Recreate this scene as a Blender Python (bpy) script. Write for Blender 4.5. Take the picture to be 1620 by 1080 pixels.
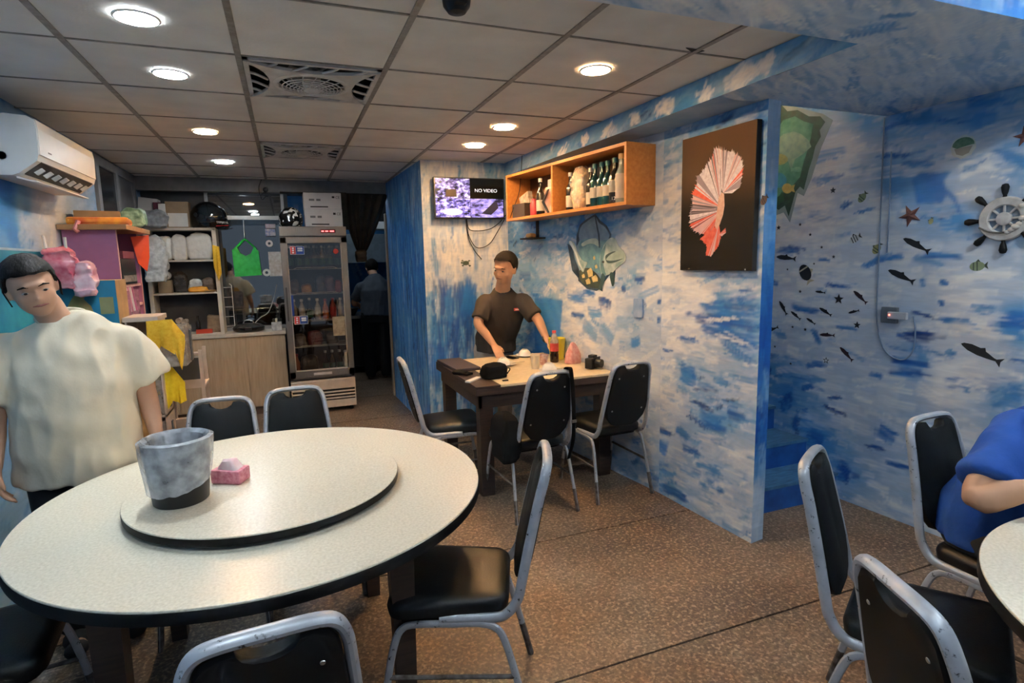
import bpy, bmesh, math, random
import numpy as np
from mathutils import Vector, Matrix

for o in list(bpy.data.objects):
    bpy.data.objects.remove(o)
SC = bpy.context.scene
COL = SC.collection
PI = math.pi

# ------------------------------------------------------------------ camera
F_PX, CXP, CYP = 907.85, 810.0, 540.0
CAM_H = 1.55
_yw, _pt, _rl = 0.370218, -0.14206, -0.021699
_f = np.array([math.sin(_yw) * math.cos(_pt), math.cos(_yw) * math.cos(_pt), math.sin(_pt)])
_r0 = np.array([math.cos(_yw), -math.sin(_yw), 0.0])
_u0 = np.cross(_r0, _f)
CR = math.cos(_rl) * _r0 + math.sin(_rl) * _u0
CU = -math.sin(_rl) * _r0 + math.cos(_rl) * _u0
cam = bpy.data.cameras.new('camera')
cam.sensor_width = 36.0
cam.lens = F_PX / 1620.0 * 36.0
cam.clip_start = 0.02
cam_o = bpy.data.objects.new('camera', cam)
COL.objects.link(cam_o)
cam_o.matrix_world = Matrix(((CR[0], CU[0], -_f[0], 0), (CR[1], CU[1], -_f[1], 0),
                             (CR[2], CU[2], -_f[2], CAM_H), (0, 0, 0, 1)))
SC.camera = cam_o

# ------------------------------------------------------------------ world, exposure
W = bpy.data.worlds.new('street_daylight')
SC.world = W
W.use_nodes = True
_bg = W.node_tree.nodes['Background']
_bg.inputs[0].default_value = (0.62, 0.78, 1.0, 1)
_bg.inputs[1].default_value = 0.25
SC.view_settings.view_transform = 'Standard'
SC.view_settings.look = 'None'
SC.view_settings.exposure = 0.4
SC.view_settings.gamma = 1.0
SC.view_settings.use_curve_mapping = False

H_CEIL = 2.41       # tiled ceiling
Z_SOF = 2.295       # painted soffit
LAMPS = []          # (x, y, z, warm, watts) filled here, built with their downlights
COOL, WARM = (0.86, 0.95, 1.0), (1.0, 0.70, 0.40)
LAMPS += [(-0.42, 2.454, H_CEIL, 0, 15), (-0.42, 3.09, H_CEIL, 0, 15), (-0.42, 4.315, H_CEIL, 1, 15),
          (-0.42, 5.51, H_CEIL, 0, 12), (1.40, 2.464, H_CEIL, 1, 19), (1.40, 3.671, H_CEIL, 1, 19),
          (1.40, 4.302, H_CEIL, 1, 19)]
LAMPS += [(-0.42, 0.5, 2.62, 0, 20), (1.0, 0.3, 2.62, 0, 20), (2.55, 0.55, 2.62, 0, 34), (2.72, 3.25, 2.94, 2, 5)]  # unseen lamps, added to brighten the front of the room and the stair wall

# ------------------------------------------------------------------ pixel -> place
def ray(u, v):
    return CR * (u - CXP) / F_PX - CU * (v - CYP) / F_PX + _f
CP = np.array([0, 0, CAM_H])
def onz(u, v, z):
    r = ray(u, v); return r * ((z - CAM_H) / r[2]) + CP
def ony(u, v, y):
    r = ray(u, v); return r * (y / r[1]) + CP
def onx(u, v, x):
    r = ray(u, v); return r * (x / r[0]) + CP

class Frame:
    """a flat surface: point p0, unit u along it (to the right seen from the room), v = up, n = towards the room"""
    def __init__(s, p0, u, v=(0, 0, 1)):
        s.p = np.array(p0, float); s.u = np.array(u, float); s.u /= np.linalg.norm(s.u)
        s.v = np.array(v, float); s.n = np.cross(s.u, s.v)
    def px(s, a, b):
        r = ray(a, b); q = CP + r * ((s.p - CP) @ s.n / (r @ s.n)) - s.p
        return (q @ s.u, q @ s.v)
    def at(s, u, v, d=0.0):
        return s.p + s.u * u + s.v * v + s.n * d
    def mat(s, u=0, v=0, d=0):
        q = s.at(u, v, d)
        return Matrix(((s.u[0], s.v[0], s.n[0], q[0]), (s.u[1], s.v[1], s.n[1], q[1]),
                       (s.u[2], s.v[2], s.n[2], q[2]), (0, 0, 0, 1)))

# ------------------------------------------------------------------ materials
def lin(c):
    if isinstance(c, str):
        c = tuple(int(c[i:i + 2], 16) / 255 for i in (0, 2, 4))
    return tuple(x / 12.92 if x <= 0.04045 else ((x + 0.055) / 1.055) ** 2.4 for x in c[:3])
MATS = {}
def mat(name, col, rough=0.5, metal=0.0, var=0.12, vs=14.0, bump=0.0, bs=60.0, spec=0.5, emit=0.0,
        trans=0.0, alpha=1.0, stretch=(1, 1, 1), col2=None, coat=0.0, ior=1.45, detail=4.0, ecol=None):
    """procedural: two colours mixed by noise, optional relief"""
    if name in MATS: return MATS[name]
    m = bpy.data.materials.new(name); m.use_nodes = True
    nt = m.node_tree; N = nt.nodes; L = nt.links
    p = N['Principled BSDF']
    c = lin(col)
    tc = N.new('ShaderNodeTexCoord'); mp = N.new('ShaderNodeMapping'); mp.inputs['Scale'].default_value = stretch
    L.new(tc.outputs['Object'], mp.inputs[0])
    nz = N.new('ShaderNodeTexNoise'); nz.inputs['Scale'].default_value = vs; nz.inputs['Detail'].default_value = detail
    L.new(mp.outputs[0], nz.inputs['Vector'])
    mx = N.new('ShaderNodeMix'); mx.data_type = 'RGBA'
    a = tuple(x * (1 - var) for x in c) if col2 is None else c
    b = tuple(min(1, x * (1 + var)) for x in c) if col2 is None else lin(col2)
    mx.inputs[6].default_value = (*a, 1); mx.inputs[7].default_value = (*b, 1)
    rp = N.new('ShaderNodeMapRange'); rp.inputs[1].default_value = 0.3; rp.inputs[2].default_value = 0.7
    L.new(nz.outputs['Fac'], rp.inputs[0]); L.new(rp.outputs[0], mx.inputs[0])
    L.new(mx.outputs[2], p.inputs['Base Color'])
    p.inputs['Roughness'].default_value = rough; p.inputs['Metallic'].default_value = metal
    p.inputs['Specular IOR Level'].default_value = spec; p.inputs['IOR'].default_value = ior
    p.inputs['Transmission Weight'].default_value = trans; p.inputs['Alpha'].default_value = alpha
    p.inputs['Coat Weight'].default_value = coat
    if emit:
        p.inputs['Emission Strength'].default_value = emit
        if ecol: p.inputs['Emission Color'].default_value = (*lin(ecol), 1)
        else: L.new(mx.outputs[2], p.inputs['Emission Color'])
    if bump:
        n2 = N.new('ShaderNodeTexNoise'); n2.inputs['Scale'].default_value = bs; n2.inputs['Detail'].default_value = 5
        L.new(mp.outputs[0], n2.inputs['Vector'])
        bp = N.new('ShaderNodeBump'); bp.inputs['Strength'].default_value = bump; bp.inputs['Distance'].default_value = 0.01
        L.new(n2.outputs['Fac'], bp.inputs['Height']); L.new(bp.outputs[0], p.inputs['Normal'])
    MATS[name] = m
    return m

def mat_paint(name='sea_paint', rough=0.55):
    if name in MATS: return MATS[name]
    m = bpy.data.materials.new(name); m.use_nodes = True
    nt = m.node_tree; N = nt.nodes; L = nt.links; p = N['Principled BSDF']
    at = N.new('ShaderNodeAttribute'); at.attribute_name = 'paint'
    tc = N.new('ShaderNodeTexCoord'); mp = N.new('ShaderNodeMapping'); mp.inputs['Scale'].default_value = (9, 9, 45)
    L.new(tc.outputs['Object'], mp.inputs[0])
    nz = N.new('ShaderNodeTexNoise'); nz.inputs['Scale'].default_value = 1.0; nz.inputs['Detail'].default_value = 6
    nz.inputs['Distortion'].default_value = 0.6
    L.new(mp.outputs[0], nz.inputs['Vector'])
    mr = N.new('ShaderNodeMapRange'); mr.inputs[1].default_value = 0.25; mr.inputs[2].default_value = 0.75
    mr.inputs[3].default_value = 0.90; mr.inputs[4].default_value = 1.08
    L.new(nz.outputs['Fac'], mr.inputs[0])
    hs = N.new('ShaderNodeHueSaturation'); L.new(mr.outputs[0], hs.inputs['Value']); L.new(at.outputs['Color'], hs.inputs['Color'])
    L.new(hs.outputs[0], p.inputs['Base Color']); p.inputs['Roughness'].default_value = rough
    p.inputs['Specular IOR Level'].default_value = 0.35
    bp = N.new('ShaderNodeBump'); bp.inputs['Strength'].default_value = 0.25; bp.inputs['Distance'].default_value = 0.006
    L.new(nz.outputs['Fac'], bp.inputs['Height']); L.new(bp.outputs[0], p.inputs['Normal'])
    MATS[name] = m
    return m

def mat_terrazzo():
    m = bpy.data.materials.new('terrazzo'); m.use_nodes = True
    nt = m.node_tree; N = nt.nodes; L = nt.links; p = N['Principled BSDF']
    tc = N.new('ShaderNodeTexCoord')
    def noise(scale, detail=4):
        n = N.new('ShaderNodeTexNoise'); n.inputs['Scale'].default_value = scale; n.inputs['Detail'].default_value = detail
        L.new(tc.outputs['Object'], n.inputs['Vector']); return n
    def ramp(src, stops):
        r = N.new('ShaderNodeValToRGB'); e = r.color_ramp.elements
        while len(e) < len(stops): e.new(0.5)
        for q, (pos, c) in zip(e, stops): q.position = pos; q.color = (*c, 1)
        L.new(src, r.inputs[0]); return r
    big = ramp(noise(1.3, 5).outputs['Fac'], [(0.3, lin('5c4a3c')), (0.5, lin('7d6753')), (0.72, lin('98806a'))])
    vo = N.new('ShaderNodeTexVoronoi'); vo.inputs['Scale'].default_value = 105; vo.inputs['Randomness'].default_value = 1
    L.new(tc.outputs['Object'], vo.inputs['Vector'])
    cell = ramp(vo.outputs['Color'], [(0.0, (0.10, 0.10, 0.10)), (0.45, (0.5, 0.5, 0.5)), (0.8, (0.95, 0.95, 0.95)), (1.0, (2.2, 2.1, 1.95))])
    mul = N.new('ShaderNodeMix'); mul.data_type = 'RGBA'; mul.blend_type = 'MULTIPLY'; mul.inputs[0].default_value = 0.62
    L.new(big.outputs[0], mul.inputs[6]); L.new(cell.outputs[0], mul.inputs[7])
    n3 = noise(60, 3)
    sp = ramp(n3.outputs['Fac'], [(0.52, (0, 0, 0)), (0.66, (1, 1, 1))])
    mx = N.new('ShaderNodeMix'); mx.data_type = 'RGBA'; mx.inputs[7].default_value = (*lin('c2a88e'), 1)
    mm = N.new('ShaderNodeMath'); mm.operation = 'MULTIPLY'; mm.inputs[1].default_value = 0.55
    L.new(sp.outputs[0], mm.inputs[0]); L.new(mm.outputs[0], mx.inputs[0]); L.new(mul.outputs[2], mx.inputs[6])
    L.new(mx.outputs[2], p.inputs['Base Color'])
    rr = N.new('ShaderNodeMapRange'); rr.inputs[3].default_value = 0.34; rr.inputs[4].default_value = 0.62
    L.new(noise(5).outputs['Fac'], rr.inputs[0]); L.new(rr.outputs[0], p.inputs['Roughness'])
    p.inputs['Specular IOR Level'].default_value = 0.4
    MATS['terrazzo'] = m
    return m

def mat_wood(name, c1, c2, rough=0.45, scale=(3, 30, 30), coat=0.1):
    return mat(name, c1, rough, col2=c2, vs=2.2, stretch=scale, detail=6, bump=0.05, bs=2.0, coat=coat)

def mat_glass(name='clear_pane', tint=(0.9, 0.95, 0.96), rough=0.02, gloss=0.10):
    if name in MATS: return MATS[name]
    m = bpy.data.materials.new(name); m.use_nodes = True
    nt = m.node_tree; N = nt.nodes; L = nt.links
    N.remove(N['Principled BSDF']); out = N['Material Output']
    t = N.new('ShaderNodeBsdfTransparent'); t.inputs[0].default_value = (*tint, 1)
    g = N.new('ShaderNodeBsdfGlossy'); g.inputs['Roughness'].default_value = rough
    fr = N.new('ShaderNodeFresnel'); fr.inputs[0].default_value = 1.45
    ad = N.new('ShaderNodeMath'); ad.operation = 'ADD'; ad.inputs[1].default_value = gloss - 0.04; ad.use_clamp = True
    nz = N.new('ShaderNodeTexNoise'); nz.inputs['Scale'].default_value = 3.0
    mu = N.new('ShaderNodeMath'); mu.operation = 'MULTIPLY_ADD'; mu.inputs[1].default_value = 0.06
    L.new(nz.outputs['Fac'], mu.inputs[0]); L.new(fr.outputs[0], mu.inputs[2]); L.new(mu.outputs[0], ad.inputs[0])
    mx = N.new('ShaderNodeMixShader'); L.new(ad.outputs[0], mx.inputs[0]); L.new(t.outputs[0], mx.inputs[1]); L.new(g.outputs[0], mx.inputs[2])
    L.new(mx.outputs[0], out.inputs[0]); MATS[name] = m
    return m

def mat_film(name, col, alpha=0.4, rough=0.25):
    """thin crinkled plastic film: part see-through, part glossy"""
    if name in MATS: return MATS[name]
    m = mat(name, col, rough, var=0.15, vs=30, bump=0.5, bs=35, spec=0.8)
    nt = m.node_tree; N = nt.nodes; L = nt.links; p = N['Principled BSDF']
    nz = N.new('ShaderNodeTexNoise'); nz.inputs['Scale'].default_value = 22; nz.inputs['Detail'].default_value = 5
    tc = [n for n in N if n.type == 'TEX_COORD'][0]
    L.new(tc.outputs['Object'], nz.inputs['Vector'])
    mr = N.new('ShaderNodeMapRange'); mr.inputs[1].default_value = 0.35; mr.inputs[2].default_value = 0.65
    mr.inputs[3].default_value = max(0, alpha - 0.16); mr.inputs[4].default_value = min(1, alpha + 0.16)
    L.new(nz.outputs['Fac'], mr.inputs[0]); L.new(mr.outputs[0], p.inputs['Alpha'])
    return m

# ------------------------------------------------------------------ mesh collecting
class MB:
    def __init__(s): s.v = []; s.f = []
    def add(s, vs, fs):
        b = len(s.v); s.v += [tuple(float(x) for x in p) for p in vs]; s.f += [tuple(b + i for i in f) for f in fs]; return s
    def box(s, x0, x1, y0, y1, z0, z1, bev=0.0):
        if bev <= 0:
            v = [(x, y, z) for z in (z0, z1) for y in (y0, y1) for x in (x0, x1)]
            return s.add(v, [(0, 2, 3, 1), (4, 5, 7, 6), (0, 1, 5, 4), (2, 6, 7, 3), (0, 4, 6, 2), (1, 3, 7, 5)])
        bm = bmesh.new(); bmesh.ops.create_cube(bm, size=1)
        for q in bm.verts: q.co = Vector(((x0 + x1) / 2 + q.co.x * (x1 - x0), (y0 + y1) / 2 + q.co.y * (y1 - y0), (z0 + z1) / 2 + q.co.z * (z1 - z0)))
        bmesh.ops.bevel(bm, geom=list(bm.edges), offset=bev, segments=2, profile=0.6, affect='EDGES')
        s.bm(bm); bm.free(); return s
    def bm(s, bm, M=None):
        bm.verts.ensure_lookup_table(); bm.verts.index_update()
        return s.add([(M @ q.co if M else q.co) for q in bm.verts], [[q.index for q in f.verts] for f in bm.faces])
    def obox(s, c, ax, ay, az):
        c, ax, ay, az = (np.array(q, float) for q in (c, ax, ay, az))
        v = [c + i * ax + j * ay + k * az for k in (-1, 1) for j in (-1, 1) for i in (-1, 1)]
        return s.add(v, [(0, 2, 3, 1), (4, 5, 7, 6), (0, 1, 5, 4), (2, 6, 7, 3), (0, 4, 6, 2), (1, 3, 7, 5)])
    def tube(s, path, r, n=8, ref=None, closed=False, cap=True):
        """sweep an ellipse along path; r = number, list of numbers or list of (side, ref) radii"""
        P = [np.array(p, float) for p in path]; k = len(P)
        if not isinstance(r, (list, tuple)): r = [r] * k
        R = [(q, q) if not isinstance(q, (tuple, list)) else q for q in r]
        T = []
        for i in range(k):
            a = P[(i - 1) % k] if closed else P[max(i - 1, 0)]
            b = P[(i + 1) % k] if closed else P[min(i + 1, k - 1)]
            d = b - a; T.append(d / (np.linalg.norm(d) + 1e-12))
        if ref is None:
            ref = np.array((0, 0, 1.0)) if abs(T[0][2]) < 0.9 else np.array((0, 1.0, 0))
        ref = np.array(ref, float); vs = []
        for i in range(k):
            B = ref - T[i] * (ref @ T[i])
            if np.linalg.norm(B) < 1e-4: B = np.cross(T[i], (1, 0.3, 0.2))
            B /= np.linalg.norm(B); A = np.cross(B, T[i])
            if fixed_ref is False: ref = B
            for j in range(n):
                t = 2 * PI * j / n
                vs.append(P[i] + A * math.cos(t) * R[i][0] + B * math.sin(t) * R[i][1])
        fs = []
        m = k if closed else k - 1
        for i in range(m):
            for j in range(n):
                a, b = i * n + j, i * n + (j + 1) % n; c, d = ((i + 1) % k) * n + (j + 1) % n, ((i + 1) % k) * n + j
                fs.append((a, b, c, d))
        if cap and not closed:
            fs.append(tuple(range(n - 1, -1, -1))); fs.append(tuple((k - 1) * n + j for j in range(n)))
        return s.add(vs, fs)
    def lathe(s, prof, n=20, c=(0, 0, 0), axis='z', sx=1.0, sy=1.0, cap=True):
        vs = []; fs = []; k = len(prof)
        for (r, z) in prof:
            for j in range(n):
                t = 2 * PI * j / n; p = (r * math.cos(t) * sx, r * math.sin(t) * sy, z)
                if axis == 'x': p = (p[2], p[0], p[1])
                if axis == 'y': p = (p[0], -p[2], p[1])
                vs.append((p[0] + c[0], p[1] + c[1], p[2] + c[2]))
        for i in range(k - 1):
            for j in range(n):
                fs.append((i * n + j, i * n + (j + 1) % n, (i + 1) * n + (j + 1) % n, (i + 1) * n + j))
        if cap and prof[0][0] > 1e-5: fs.append(tuple(range(n - 1, -1, -1)))
        if cap and prof[-1][0] > 1e-5: fs.append(tuple((k - 1) * n + j for j in range(n)))
        return s.add(vs, fs)
    def prism(s, poly, d0, d1, M=None):
        """outline in xy, extruded z d0..d1; M places it"""
        n = len(poly); v = [(x, y, d0) for x, y in poly] + [(x, y, d1) for x, y in poly]
        if M is not None: v = [M @ Vector(q) for q in v]
        return s.add(v, [tuple(range(n - 1, -1, -1)), tuple(range(n, 2 * n))] + [(i, (i + 1) % n, n + (i + 1) % n, n + i) for i in range(n)])
    def ball(s, c, r, nu=14, nv=9, M=None):
        rx, ry, rz = r if isinstance(r, (tuple, list)) else (r, r, r)
        vs = []; fs = []
        for i in range(nv + 1):
            a = PI * i / nv
            for j in range(nu):
                t = 2 * PI * j / nu
                q = Vector((rx * math.sin(a) * math.cos(t), ry * math.sin(a) * math.sin(t), -rz * math.cos(a)))
                if M: q = M @ q
                vs.append((q[0] + c[0], q[1] + c[1], q[2] + c[2]))
        for i in range(nv):
            for j in range(nu):
                fs.append((i * nu + j, i * nu + (j + 1) % nu, (i + 1) * nu + (j + 1) % nu, (i + 1) * nu + j))
        return s.add(vs, fs)
    def xf(s, M):
        s.v = [tuple(M @ Vector(p)) for p in s.v]; return s
    def jitter(s, amp, freq=20.0, seed=0):
        from mathutils import noise
        off = Vector((seed * 3.1, seed * 7.7, seed * 1.3))
        out = []
        for p in s.v:
            q = Vector(p); out.append(tuple(q + noise.noise_vector(q * freq + off) * amp))
        s.v = out; return s
    def mesh(s, name, m=None, smooth=False, merge=True):
        me = bpy.data.meshes.new(name); me.from_pydata(s.v, [], s.f)
        if merge:
            bm = bmesh.new(); bm.from_mesh(me)
            bmesh.ops.remove_doubles(bm, verts=bm.verts, dist=1e-5)
            bmesh.ops.recalc_face_normals(bm, faces=bm.faces)
            bm.to_mesh(me); bm.free()
        if m: me.materials.append(m)
        if smooth: smooth_by_angle(me)
        return me
    def build(s, name, m, parent=None, smooth=False, kind=None, merge=True):
        return place(name, s.mesh(name, m, smooth, merge), parent, kind)
fixed_ref = False

def smooth_by_angle(me, ang=0.7):
    n = len(me.polygons)
    me.polygons.foreach_set('use_smooth', [True] * n)
    me.set_sharp_from_angle(angle=ang)

def place(name, me, parent=None, kind=None, M=None):
    o = bpy.data.objects.new(name, me); COL.objects.link(o)
    if parent is not None: o.parent = parent
    if M is not None: o.matrix_local = M
    if kind: o['kind'] = kind
    return o
def thing(name, label, cat, loc=(0, 0, 0), rz=0.0, group=None, M=None):
    o = bpy.data.objects.new(name, None); COL.objects.link(o); o.empty_display_size = 0.05
    if M is not None: o.matrix_world = M
    else: o.location = [float(q) for q in loc]; o.rotation_euler = (0, 0, rz)
    return tag(o, label, cat, group)
def tag(o, label, cat, group=None):
    o['label'] = label; o['category'] = cat
    if group: o['group'] = group
    return o
def struct(o): o['kind'] = 'structure'; return o
def text(name, body, size, m, parent, M, ext=0.0004, align='CENTER', sx=1.0):
    cu = bpy.data.curves.new(name, 'FONT'); cu.body = body; cu.size = size; cu.align_x = align; cu.align_y = 'CENTER'; cu.extrude = ext
    t = bpy.data.objects.new(name, cu); COL.objects.link(t)
    dg = bpy.context.evaluated_depsgraph_get()
    me = bpy.data.meshes.new_from_object(t.evaluated_get(dg)); bpy.data.objects.remove(t)
    me.materials.clear(); me.materials.append(m)
    if sx != 1.0:
        for q in me.vertices: q.co.x *= sx
    return place(name, me, parent, M=M)
def arc(cx, cy, r, a0, a1, n=8, ry=None):
    ry = ry or r
    return [(cx + r * math.cos(a0 + (a1 - a0) * i / n), cy + ry * math.sin(a0 + (a1 - a0) * i / n)) for i in range(n + 1)]
def rrect(w, h, r, n=4):
    return (arc(w / 2 - r, h / 2 - r, r, 0, PI / 2, n) + arc(-w / 2 + r, h / 2 - r, r, PI / 2, PI, n) +
            arc(-w / 2 + r, -h / 2 + r, r, PI, 1.5 * PI, n) + arc(w / 2 - r, -h / 2 + r, r, 1.5 * PI, 2 * PI, n))
def smooth_path(pts, n=6):
    """Catmull-Rom"""
    P = [np.array(p, float) for p in pts]; P = [2 * P[0] - P[1]] + P + [2 * P[-1] - P[-2]]
    out = []
    for i in range(1, len(P) - 2):
        for k in range(n):
            t = k / n
            out.append(0.5 * (2 * P[i] + (P[i + 1] - P[i - 1]) * t + (2 * P[i - 1] - 5 * P[i] + 4 * P[i + 1] - P[i + 2]) * t * t
                              + (3 * P[i] - P[i - 1] - 3 * P[i + 1] + P[i + 2]) * t ** 3))
    out.append(P[-2]); return out
def remesh(mb, name, m, parent, voxel=0.006, smooth=4, factor=0.5, folds=None):
    """fuse overlapping closed pieces into one continuous surface"""
    me = mb.mesh(name)
    o = bpy.data.objects.new('tmp', me); COL.objects.link(o)
    q = o.modifiers.new('r', 'REMESH'); q.mode = 'VOXEL'; q.voxel_size = voxel
    if smooth:
        q = o.modifiers.new('s', 'SMOOTH'); q.iterations = smooth; q.factor = factor
    dg = bpy.context.evaluated_depsgraph_get()
    out = bpy.data.meshes.new_from_object(o.evaluated_get(dg)); bpy.data.objects.remove(o); bpy.data.meshes.remove(me)
    if folds:      # cloth folds: (amount, seed, pull direction)
        from mathutils import noise
        amp, sd = folds[:2]; off = Vector((sd * 2.7, sd * 1.9, sd * 3.3))
        n = len(out.vertices); co = np.empty(n * 3, np.float32); out.vertices.foreach_get('co', co); co = co.reshape(-1, 3)
        nr = np.empty(n * 3, np.float32); out.vertex_normals.foreach_get('vector', nr); nr = nr.reshape(-1, 3)
        dsp = np.empty(n, np.float32)
        for i, p in enumerate(co.tolist()):
            a = noise.noise(Vector((p[0] * 13, p[1] * 13, p[2] * 4.5)) + off); b = noise.noise(Vector((p[0] * 6 + p[2] * 9, p[1] * 6, p[2] * 9)) + off * 2)
            c = noise.noise(Vector((p[0] * 26, p[1] * 26, p[2] * 9)) + off)
            dsp[i] = amp * ((1 - abs(a) * 2.2) * .6 + b * .7 + c * .3)
        co += nr * dsp[:, None]; out.vertices.foreach_set('co', co.ravel()); out.update()
    out.name = name; out.materials.clear(); out.materials.append(m)
    out.polygons.foreach_set('use_smooth', [True] * len(out.polygons))
    return place(name, out, parent)
# ------------------------------------------------------------------ brush painter (colour of the murals, one colour per grid point)
PAL_T = [0.0, 0.12, 0.28, 0.42, 0.55, 0.68, 0.80, 0.92, 1.0]
PAL_C = np.array([lin(c) for c in ('f0eeea', 'd8dbe0', 'b2c2d4', '82a8cc', '4a8cc4', '1a6ab6', '07499a', '0a326c', '0a1c3a')])
def pal(t):
    t = np.clip(np.asarray(t, float), 0, 1)
    return np.stack([np.interp(t, PAL_T, PAL_C[:, k]) for k in range(3)], -1)

def painted(name, fr, u0, u1, v0, v1, ctrl, n=2500, L=(0.05, 0.2), Wd=(0.018, 0.05), ang=0.0, aj=0.25, seed=1,
            res=0.011, strokes=(), polys=(), jit=0.13, jump=0.06, cut=None, soft=1.5, power=3.0, uv_ctrl=(), gamma=1.0, blobs=(), lift=0.0, big=0.35):
    rng = np.random.default_rng(seed)
    nu, nv = int((u1 - u0) / res) + 2, int((v1 - v0) / res) + 2
    us, vs = np.linspace(u0, u1, nu), np.linspace(v0, v1, nv)
    cp = [(*fr.px(a, b), t) for a, b, t in ctrl] + list(uv_ctrl)
    cp = np.array(cp)
    def base(u, v):
        d = (u[..., None] - cp[:, 0]) ** 2 + (v[..., None] - cp[:, 1]) ** 2 + 1e-4
        w = d ** (-power / 2 * 1.0); return (w * cp[:, 2]).sum(-1) / w.sum(-1)
    UU, VV = np.meshgrid(us, vs)
    T = base(UU, VV)
    C = pal(T)
    def stroke(cu, cv, l, w, a, col, op=0.9):
        ca, sa = math.cos(a), math.sin(a)
        ex, ey = abs(l / 2 * ca) + abs(w / 2 * sa) + res, abs(l / 2 * sa) + abs(w / 2 * ca) + res
        i0, i1 = np.searchsorted(us, cu - ex), np.searchsorted(us, cu + ex)
        j0, j1 = np.searchsorted(vs, cv - ey), np.searchsorted(vs, cv + ey)
        if i1 <= i0 or j1 <= j0: return
        x, y = UU[j0:j1, i0:i1] - cu, VV[j0:j1, i0:i1] - cv
        s = (x * ca + y * sa) / (l / 2); t = (-x * sa + y * ca) / (w / 2)
        t = t + 0.25 * np.sin(s * 2.0 + cu * 30)
        m = np.clip((1 - np.abs(t)) * 3.0 * soft, 0, 1) * np.clip((1 - np.abs(s) ** 2) * 3.0, 0, 1)
        br = 0.72 + 0.28 * np.sin(t * rng.uniform(4, 11) + rng.uniform(0, 6))
        m = (m * br * op)[..., None]
        C[j0:j1, i0:i1] = C[j0:j1, i0:i1] * (1 - m) + col * m
    pu, pv = rng.uniform(u0, u1, n), rng.uniform(v0, v1, n)
    bt = base(pu, pv) - lift
    for k in range(n):
        f = 1 - 0.45 * k / n
        t = bt[k] + rng.normal(0, jit)
        if rng.random() < jump: t += rng.choice([-0.3, 0.38, 0.38])
        f2 = f * (1.9 if rng.random() < big else 1.0)
        l = rng.uniform(*L) * f2 * 1.1; w = rng.uniform(*Wd) * f2 * 1.1
        stroke(pu[k], pv[k], l, w, ang + rng.normal(0, aj), pal(t), rng.uniform(0.55, 0.95))
    for q in blobs:      # (px, py, radius px, t)
        a, b = fr.px(q[0], q[1]); c, d = fr.px(q[0] + q[2], q[1]); e, g = fr.px(q[0], q[1] + q[2])
        ru, rv = abs(c - a) + 1e-3, abs(g - b) + 1e-3
        for k in range(9):
            stroke(a + rng.normal(0, ru * 0.3), b + rng.normal(0, rv * 0.35), ru * rng.uniform(0.8, 1.6), rv * rng.uniform(0.35, 0.8), ang + rng.normal(0, 0.4), pal(q[3] + rng.normal(0, 0.04)), 0.8)
    for q in strokes:    # (px0, py0, px1, py1, width px, t)
        a = np.array(fr.px(q[0], q[1])); b = np.array(fr.px(q[2], q[3])); c = np.array(fr.px(q[0], q[1] + q[4]))
        d = b - a; w = abs(c - a)[1]
        if abs(d[1]) > 2 * abs(d[0]): w = abs(np.array(fr.px(q[0] + q[4] * .5, q[1])) - a)[0]
        ln = np.linalg.norm(d)
        stroke((a[0] + b[0]) / 2, (a[1] + b[1]) / 2, ln * 1.05, w * 1.0, math.atan2(d[1], d[0]), pal(q[5]), .82)
        for k in range(5):
            o = rng.normal(0, w * 0.3); e = rng.normal(0, ln * .16)
            stroke((a[0] + b[0]) / 2 + e, (a[1] + b[1]) / 2 + o, ln * rng.uniform(0.55, 1.05), w * rng.uniform(0.35, 0.9), math.atan2(d[1], d[0]) + rng.normal(0, .1), pal(q[5] - .03 + rng.normal(0, 0.07)), rng.uniform(.5, .9))
    for pts, t in polys:
        P = np.array([fr.px(a, b) for a, b in pts]); cov = np.zeros(UU.shape)
        for ox in (-.5, -.17, .17, .5):
            for oy in (-.5, -.17, .17, .5):
                ins = np.zeros(UU.shape, bool); x, y = UU + ox * res * 1.3, VV + oy * res * 1.3
                for (x1, y1), (x2, y2) in zip(P, np.roll(P, -1, 0)):
                    ins ^= ((y1 > y) != (y2 > y)) & (x < (x2 - x1) * (y - y1) / (y2 - y1 + 1e-9) + x1)
                cov += ins / 16.0
        cov = (cov * .88)[..., None]
        C[:] = C * (1 - cov) + pal(t + 0.03 * np.sin(UU * 40 + VV * 25)) * cov
    co = (fr.p + UU[..., None] * fr.u + VV[..., None] * fr.v).reshape(-1, 3)
    idx = np.arange(nu * nv).reshape(nv, nu)
    q = np.stack([idx[:-1, :-1], idx[:-1, 1:], idx[1:, 1:], idx[1:, :-1]], -1).reshape(-1, 4)
    if cut is not None:
        cc = co[q].mean(1); q = q[~cut(cc)]
    me = bpy.data.meshes.new(name); me.from_pydata(co.tolist(), [], q.tolist())
    at = me.color_attributes.new('paint', 'FLOAT_COLOR', 'POINT')
    buf = np.ones((nu * nv, 4), np.float32); buf[:, :3] = C.reshape(-1, 3)
    at.data.foreach_set('color', buf.ravel())
    me.materials.append(mat_paint())
    return place(name, me)

# ------------------------------------------------------------------ plain structure
M_dark = mat('joint_dark', '1c1713', 0.8)
M_grey = mat('grey_paint', '6f7074', 0.6, bump=0.05)
M_white = mat('white_paint', 'dcdad4', 0.5, var=0.05)
TZ = mat_terrazzo()
fl = struct(MB().box(-2.2, 3.6, -2.5, 9.6, -0.12, -0.006).build('floor', M_dark))
ys = [-2.5, -1.245, -0.25, 0.745, 1.74, 2.735, 3.73, 4.725, 5.72, 6.72, 7.7, 8.7, 9.6]
for a, b in zip(ys[:-1], ys[1:]):
    MB().box(-2.2, 3.6, a + 0.005, b - 0.005, -0.05, 0.0).build('floor_slab', TZ, fl)

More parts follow.
